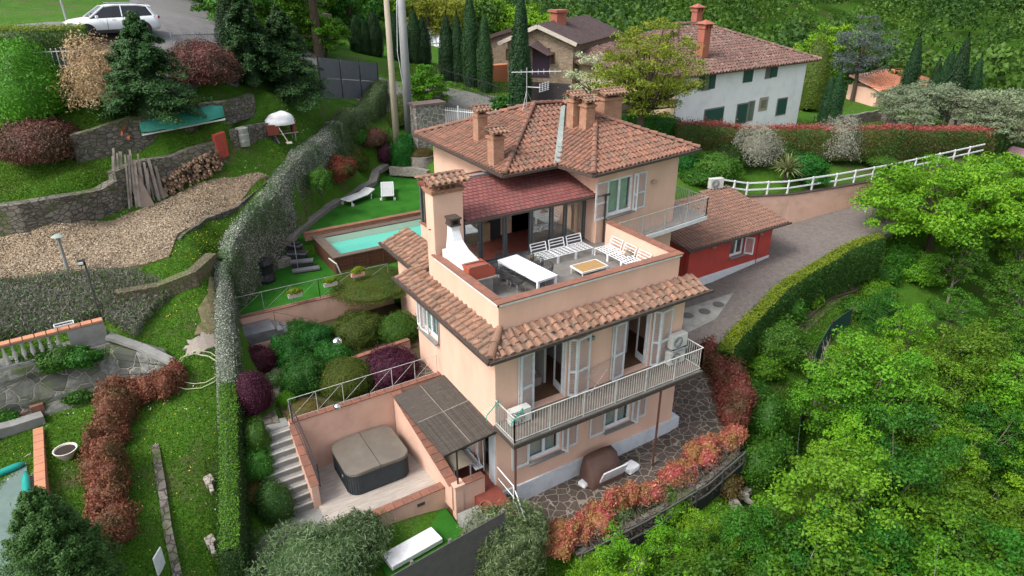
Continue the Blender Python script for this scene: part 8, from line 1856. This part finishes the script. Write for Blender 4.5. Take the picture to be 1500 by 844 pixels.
# ------------------------------------------------------------ white car on the upper road
def car(loc, rz, label):
    t = thing('parked_car', label, 'car', loc, rz); PAINT = mat('car_white', (.74,.77,.80), (.70,.73,.76), 1, .22, spec=.6); BLK = mat('car_black', (.02,.02,.022), (.03,.03,.03), 5, .5); GL = glassmat('car_glass', (.012,.015,.018), .04)
    # body by stations along x (front = +x): (x, half width, sill z, shoulder z)
    st = [(-2.24,.72,.42,.88),(-2.18,.84,.34,1.0),(-1.9,.91,.28,1.03),(-1.0,.92,.27,1.02),(0,.92,.27,1.0),(.9,.92,.27,.98),(1.35,.91,.27,.95),(1.9,.88,.30,.88),(2.15,.78,.34,.78),(2.25,.62,.40,.66)]
    m = MB(); rings = []
    for x, w_, z0, z1 in st:
        hz_ = (z1-z0); rings.append([(x,-w_*.9,z0),(x,-w_,z0+hz_*.25),(x,-w_*1.0,z0+hz_*.6),(x,-w_*.94,z1-.03),(x,-w_*.7,z1+.03),(x,0,z1+.06),(x,w_*.7,z1+.03),(x,w_*.94,z1-.03),(x,w_*1.0,z0+hz_*.6),(x,w_,z0+hz_*.25),(x,w_*.9,z0)])
    n = 11; V = [p for r_ in rings for p in r_]; F = []
    for i in range(len(rings)-1):
        for j in range(n): F.append((i*n+j, i*n+(j+1) % n, (i+1)*n+(j+1) % n, (i+1)*n+j))
    F += [tuple(range(n-1,-1,-1)), tuple((len(rings)-1)*n+j for j in range(n))]; m.add(V, F); body = m.build('body', PAINT, t, smooth=True, world=False)
    # greenhouse
    m = MB(); lo = [(-2.0,.80,1.0),(-1.2,.84,1.03),(.2,.84,1.03),(1.15,.78,1.0)]; hi = [(-1.72,.60,1.47),(-1.2,.63,1.55),(-.1,.63,1.57),(.35,.60,1.52)]
    R_ = [[(x,-w_,z),(X_,-W_*1.0,Z_),(X_,W_*1.0,Z_),(x,w_,z)] for (x,w_,z),(X_,W_,Z_) in zip(lo,hi)]
    V = [p for r_ in R_ for p in r_]; F = [(i*4+j,i*4+j+1,(i+1)*4+j+1,(i+1)*4+j) for i in range(3) for j in range(3)]+[(3,2,1,0),(12,13,14,15)]; m.add(V, F); m.build('window', GL, t, world=False)
    m = MB(); V = []; 
    for (X_,W_,Z_) in [(-1.95,.58,1.48)]+[(a,b,c+.02) for a,b,c in hi]: V += [(X_,-W_-.03,Z_),(X_,0,Z_+.04),(X_,W_+.03,Z_)]
    V2 = [(x,y,z-.05) for x,y,z in V]; k = len(V); F = [(i*3+j,i*3+j+1,(i+1)*3+j+1,(i+1)*3+j) for i in range(4) for j in range(2)]+[(k+(i+1)*3+j,k+(i+1)*3+j+1,k+i*3+j+1,k+i*3+j) for i in range(4) for j in range(2)]
    for i in range(4): F += [(i*3,(i+1)*3,k+(i+1)*3,k+i*3),(i*3+2,k+i*3+2,k+(i+1)*3+2,(i+1)*3+2)]
    F += [(0,k,k+1,1),(1,k+1,k+2,2),(12,13,k+13,k+12),(13,14,k+14,k+13)]; m.add(V+V2, F)
    for s_ in (-1,1):
        m.bar((1.18,s_*.79,.99),(.36,s_*.62,1.54),.07,.06); m.bar((-2.0,s_*.80,.98),(-1.74,s_*.60,1.5),.22,.06); m.bar((-.38,s_*.85,1.02),(-.42,s_*.645,1.56),.05,.04)
    m.build('roof', PAINT, t, world=False)
    for s_ in (-1,1):
        m = MB(); m.bar((-1.6,s_*.58,1.63),(.1,s_*.58,1.66),.03,.04); m.build('roof_rail', STEEL, t, world=False)
        m = MB(); m.obb((.85,s_*1.0,1.06),(.07,0,0),(0,.1,0),(0,0,.07)); m.build('mirror', PAINT, t, world=False, bevel=.03)
        m = MB(); m.obb((2.08,s_*.66,.76),(.13,s_*-.05,0),(.03,.12,0),(0,0,.06)); m.build('headlight', glassmat('lamp_glass', (.35,.37,.4), .1), t, world=False, bevel=.02)
        m = MB(); m.obb((-2.2,s_*.68,.93),(.05,s_*.05,0),(0,.14,0),(0,0,.06)); m.build('tail_light', mat('tail_red', (.35,.01,.01)), t, world=False)
        m = MB(); m.bar((-1.0,s_*.925,.33),(1.0,s_*.925,.33),.05,.16); m.build('sill_trim', BLK, t, world=False)
        m = MB(); m.bar((.42,s_*.925,.35),(.38,s_*.93,1.0),.012); m.bar((-.42,s_*.925,.35),(-.42,s_*.93,1.0),.012); m.bar((.15,s_*.93,.88),(-.05,s_*.93,.88),.02); m.bar((-.75,s_*.93,.88),(-.95,s_*.93,.88),.02); m.build('door_seam', BLK, t, world=False)
        for x in (-1.32,1.38):
            a = MB(); a.tube([(x,s_*.80,.36),(x,s_*.93,.36)], .395, 20); a.build('wheel_arch', BLK, t, world=False)
            w_ = MB(); w_.tube([(x,s_*.72,.345),(x,s_*.955,.345)], .345, 22); wh = w_.build('wheel', mat('tyre', (.02,.02,.02), (.03,.03,.03)), t, world=False)
            g = MB(); g.tube([(x,s_*.955,.345),(x,s_*.97,.345)], .07, 10)
            for q_ in range(5): an = q_*2*math.pi/5; g.bar((x,s_*.965,.345),(x+.22*math.cos(an),s_*.965,.345+.22*math.sin(an)),.05,.02)
            g.build('rim', STEEL, wh, world=False)
    m = MB(); m.obb((2.24,0,.62),(.02,0,0),(0,.30,0),(0,0,.11)); m.obb((2.2,0,.42),(.05,0,0),(0,.6,0),(0,0,.08)); m.build('grille', BLK, t, world=False)
    m = MB(); m.obb((2.28,0,.45),(.006,0,0),(0,.24,0),(0,0,.05)); m.build('number_plate', WHITE, t, world=False)
    return t
cw1 = under(130,58); cw2 = under(207,52); v = cw1-cw2; cc = (cw1+cw2)/2
car((cc[0],cc[1],H(cc[0],cc[1])+.07), math.atan2(v[1], v[0])-math.radians(6), 'white compact suv parked on the upper road at the top left')
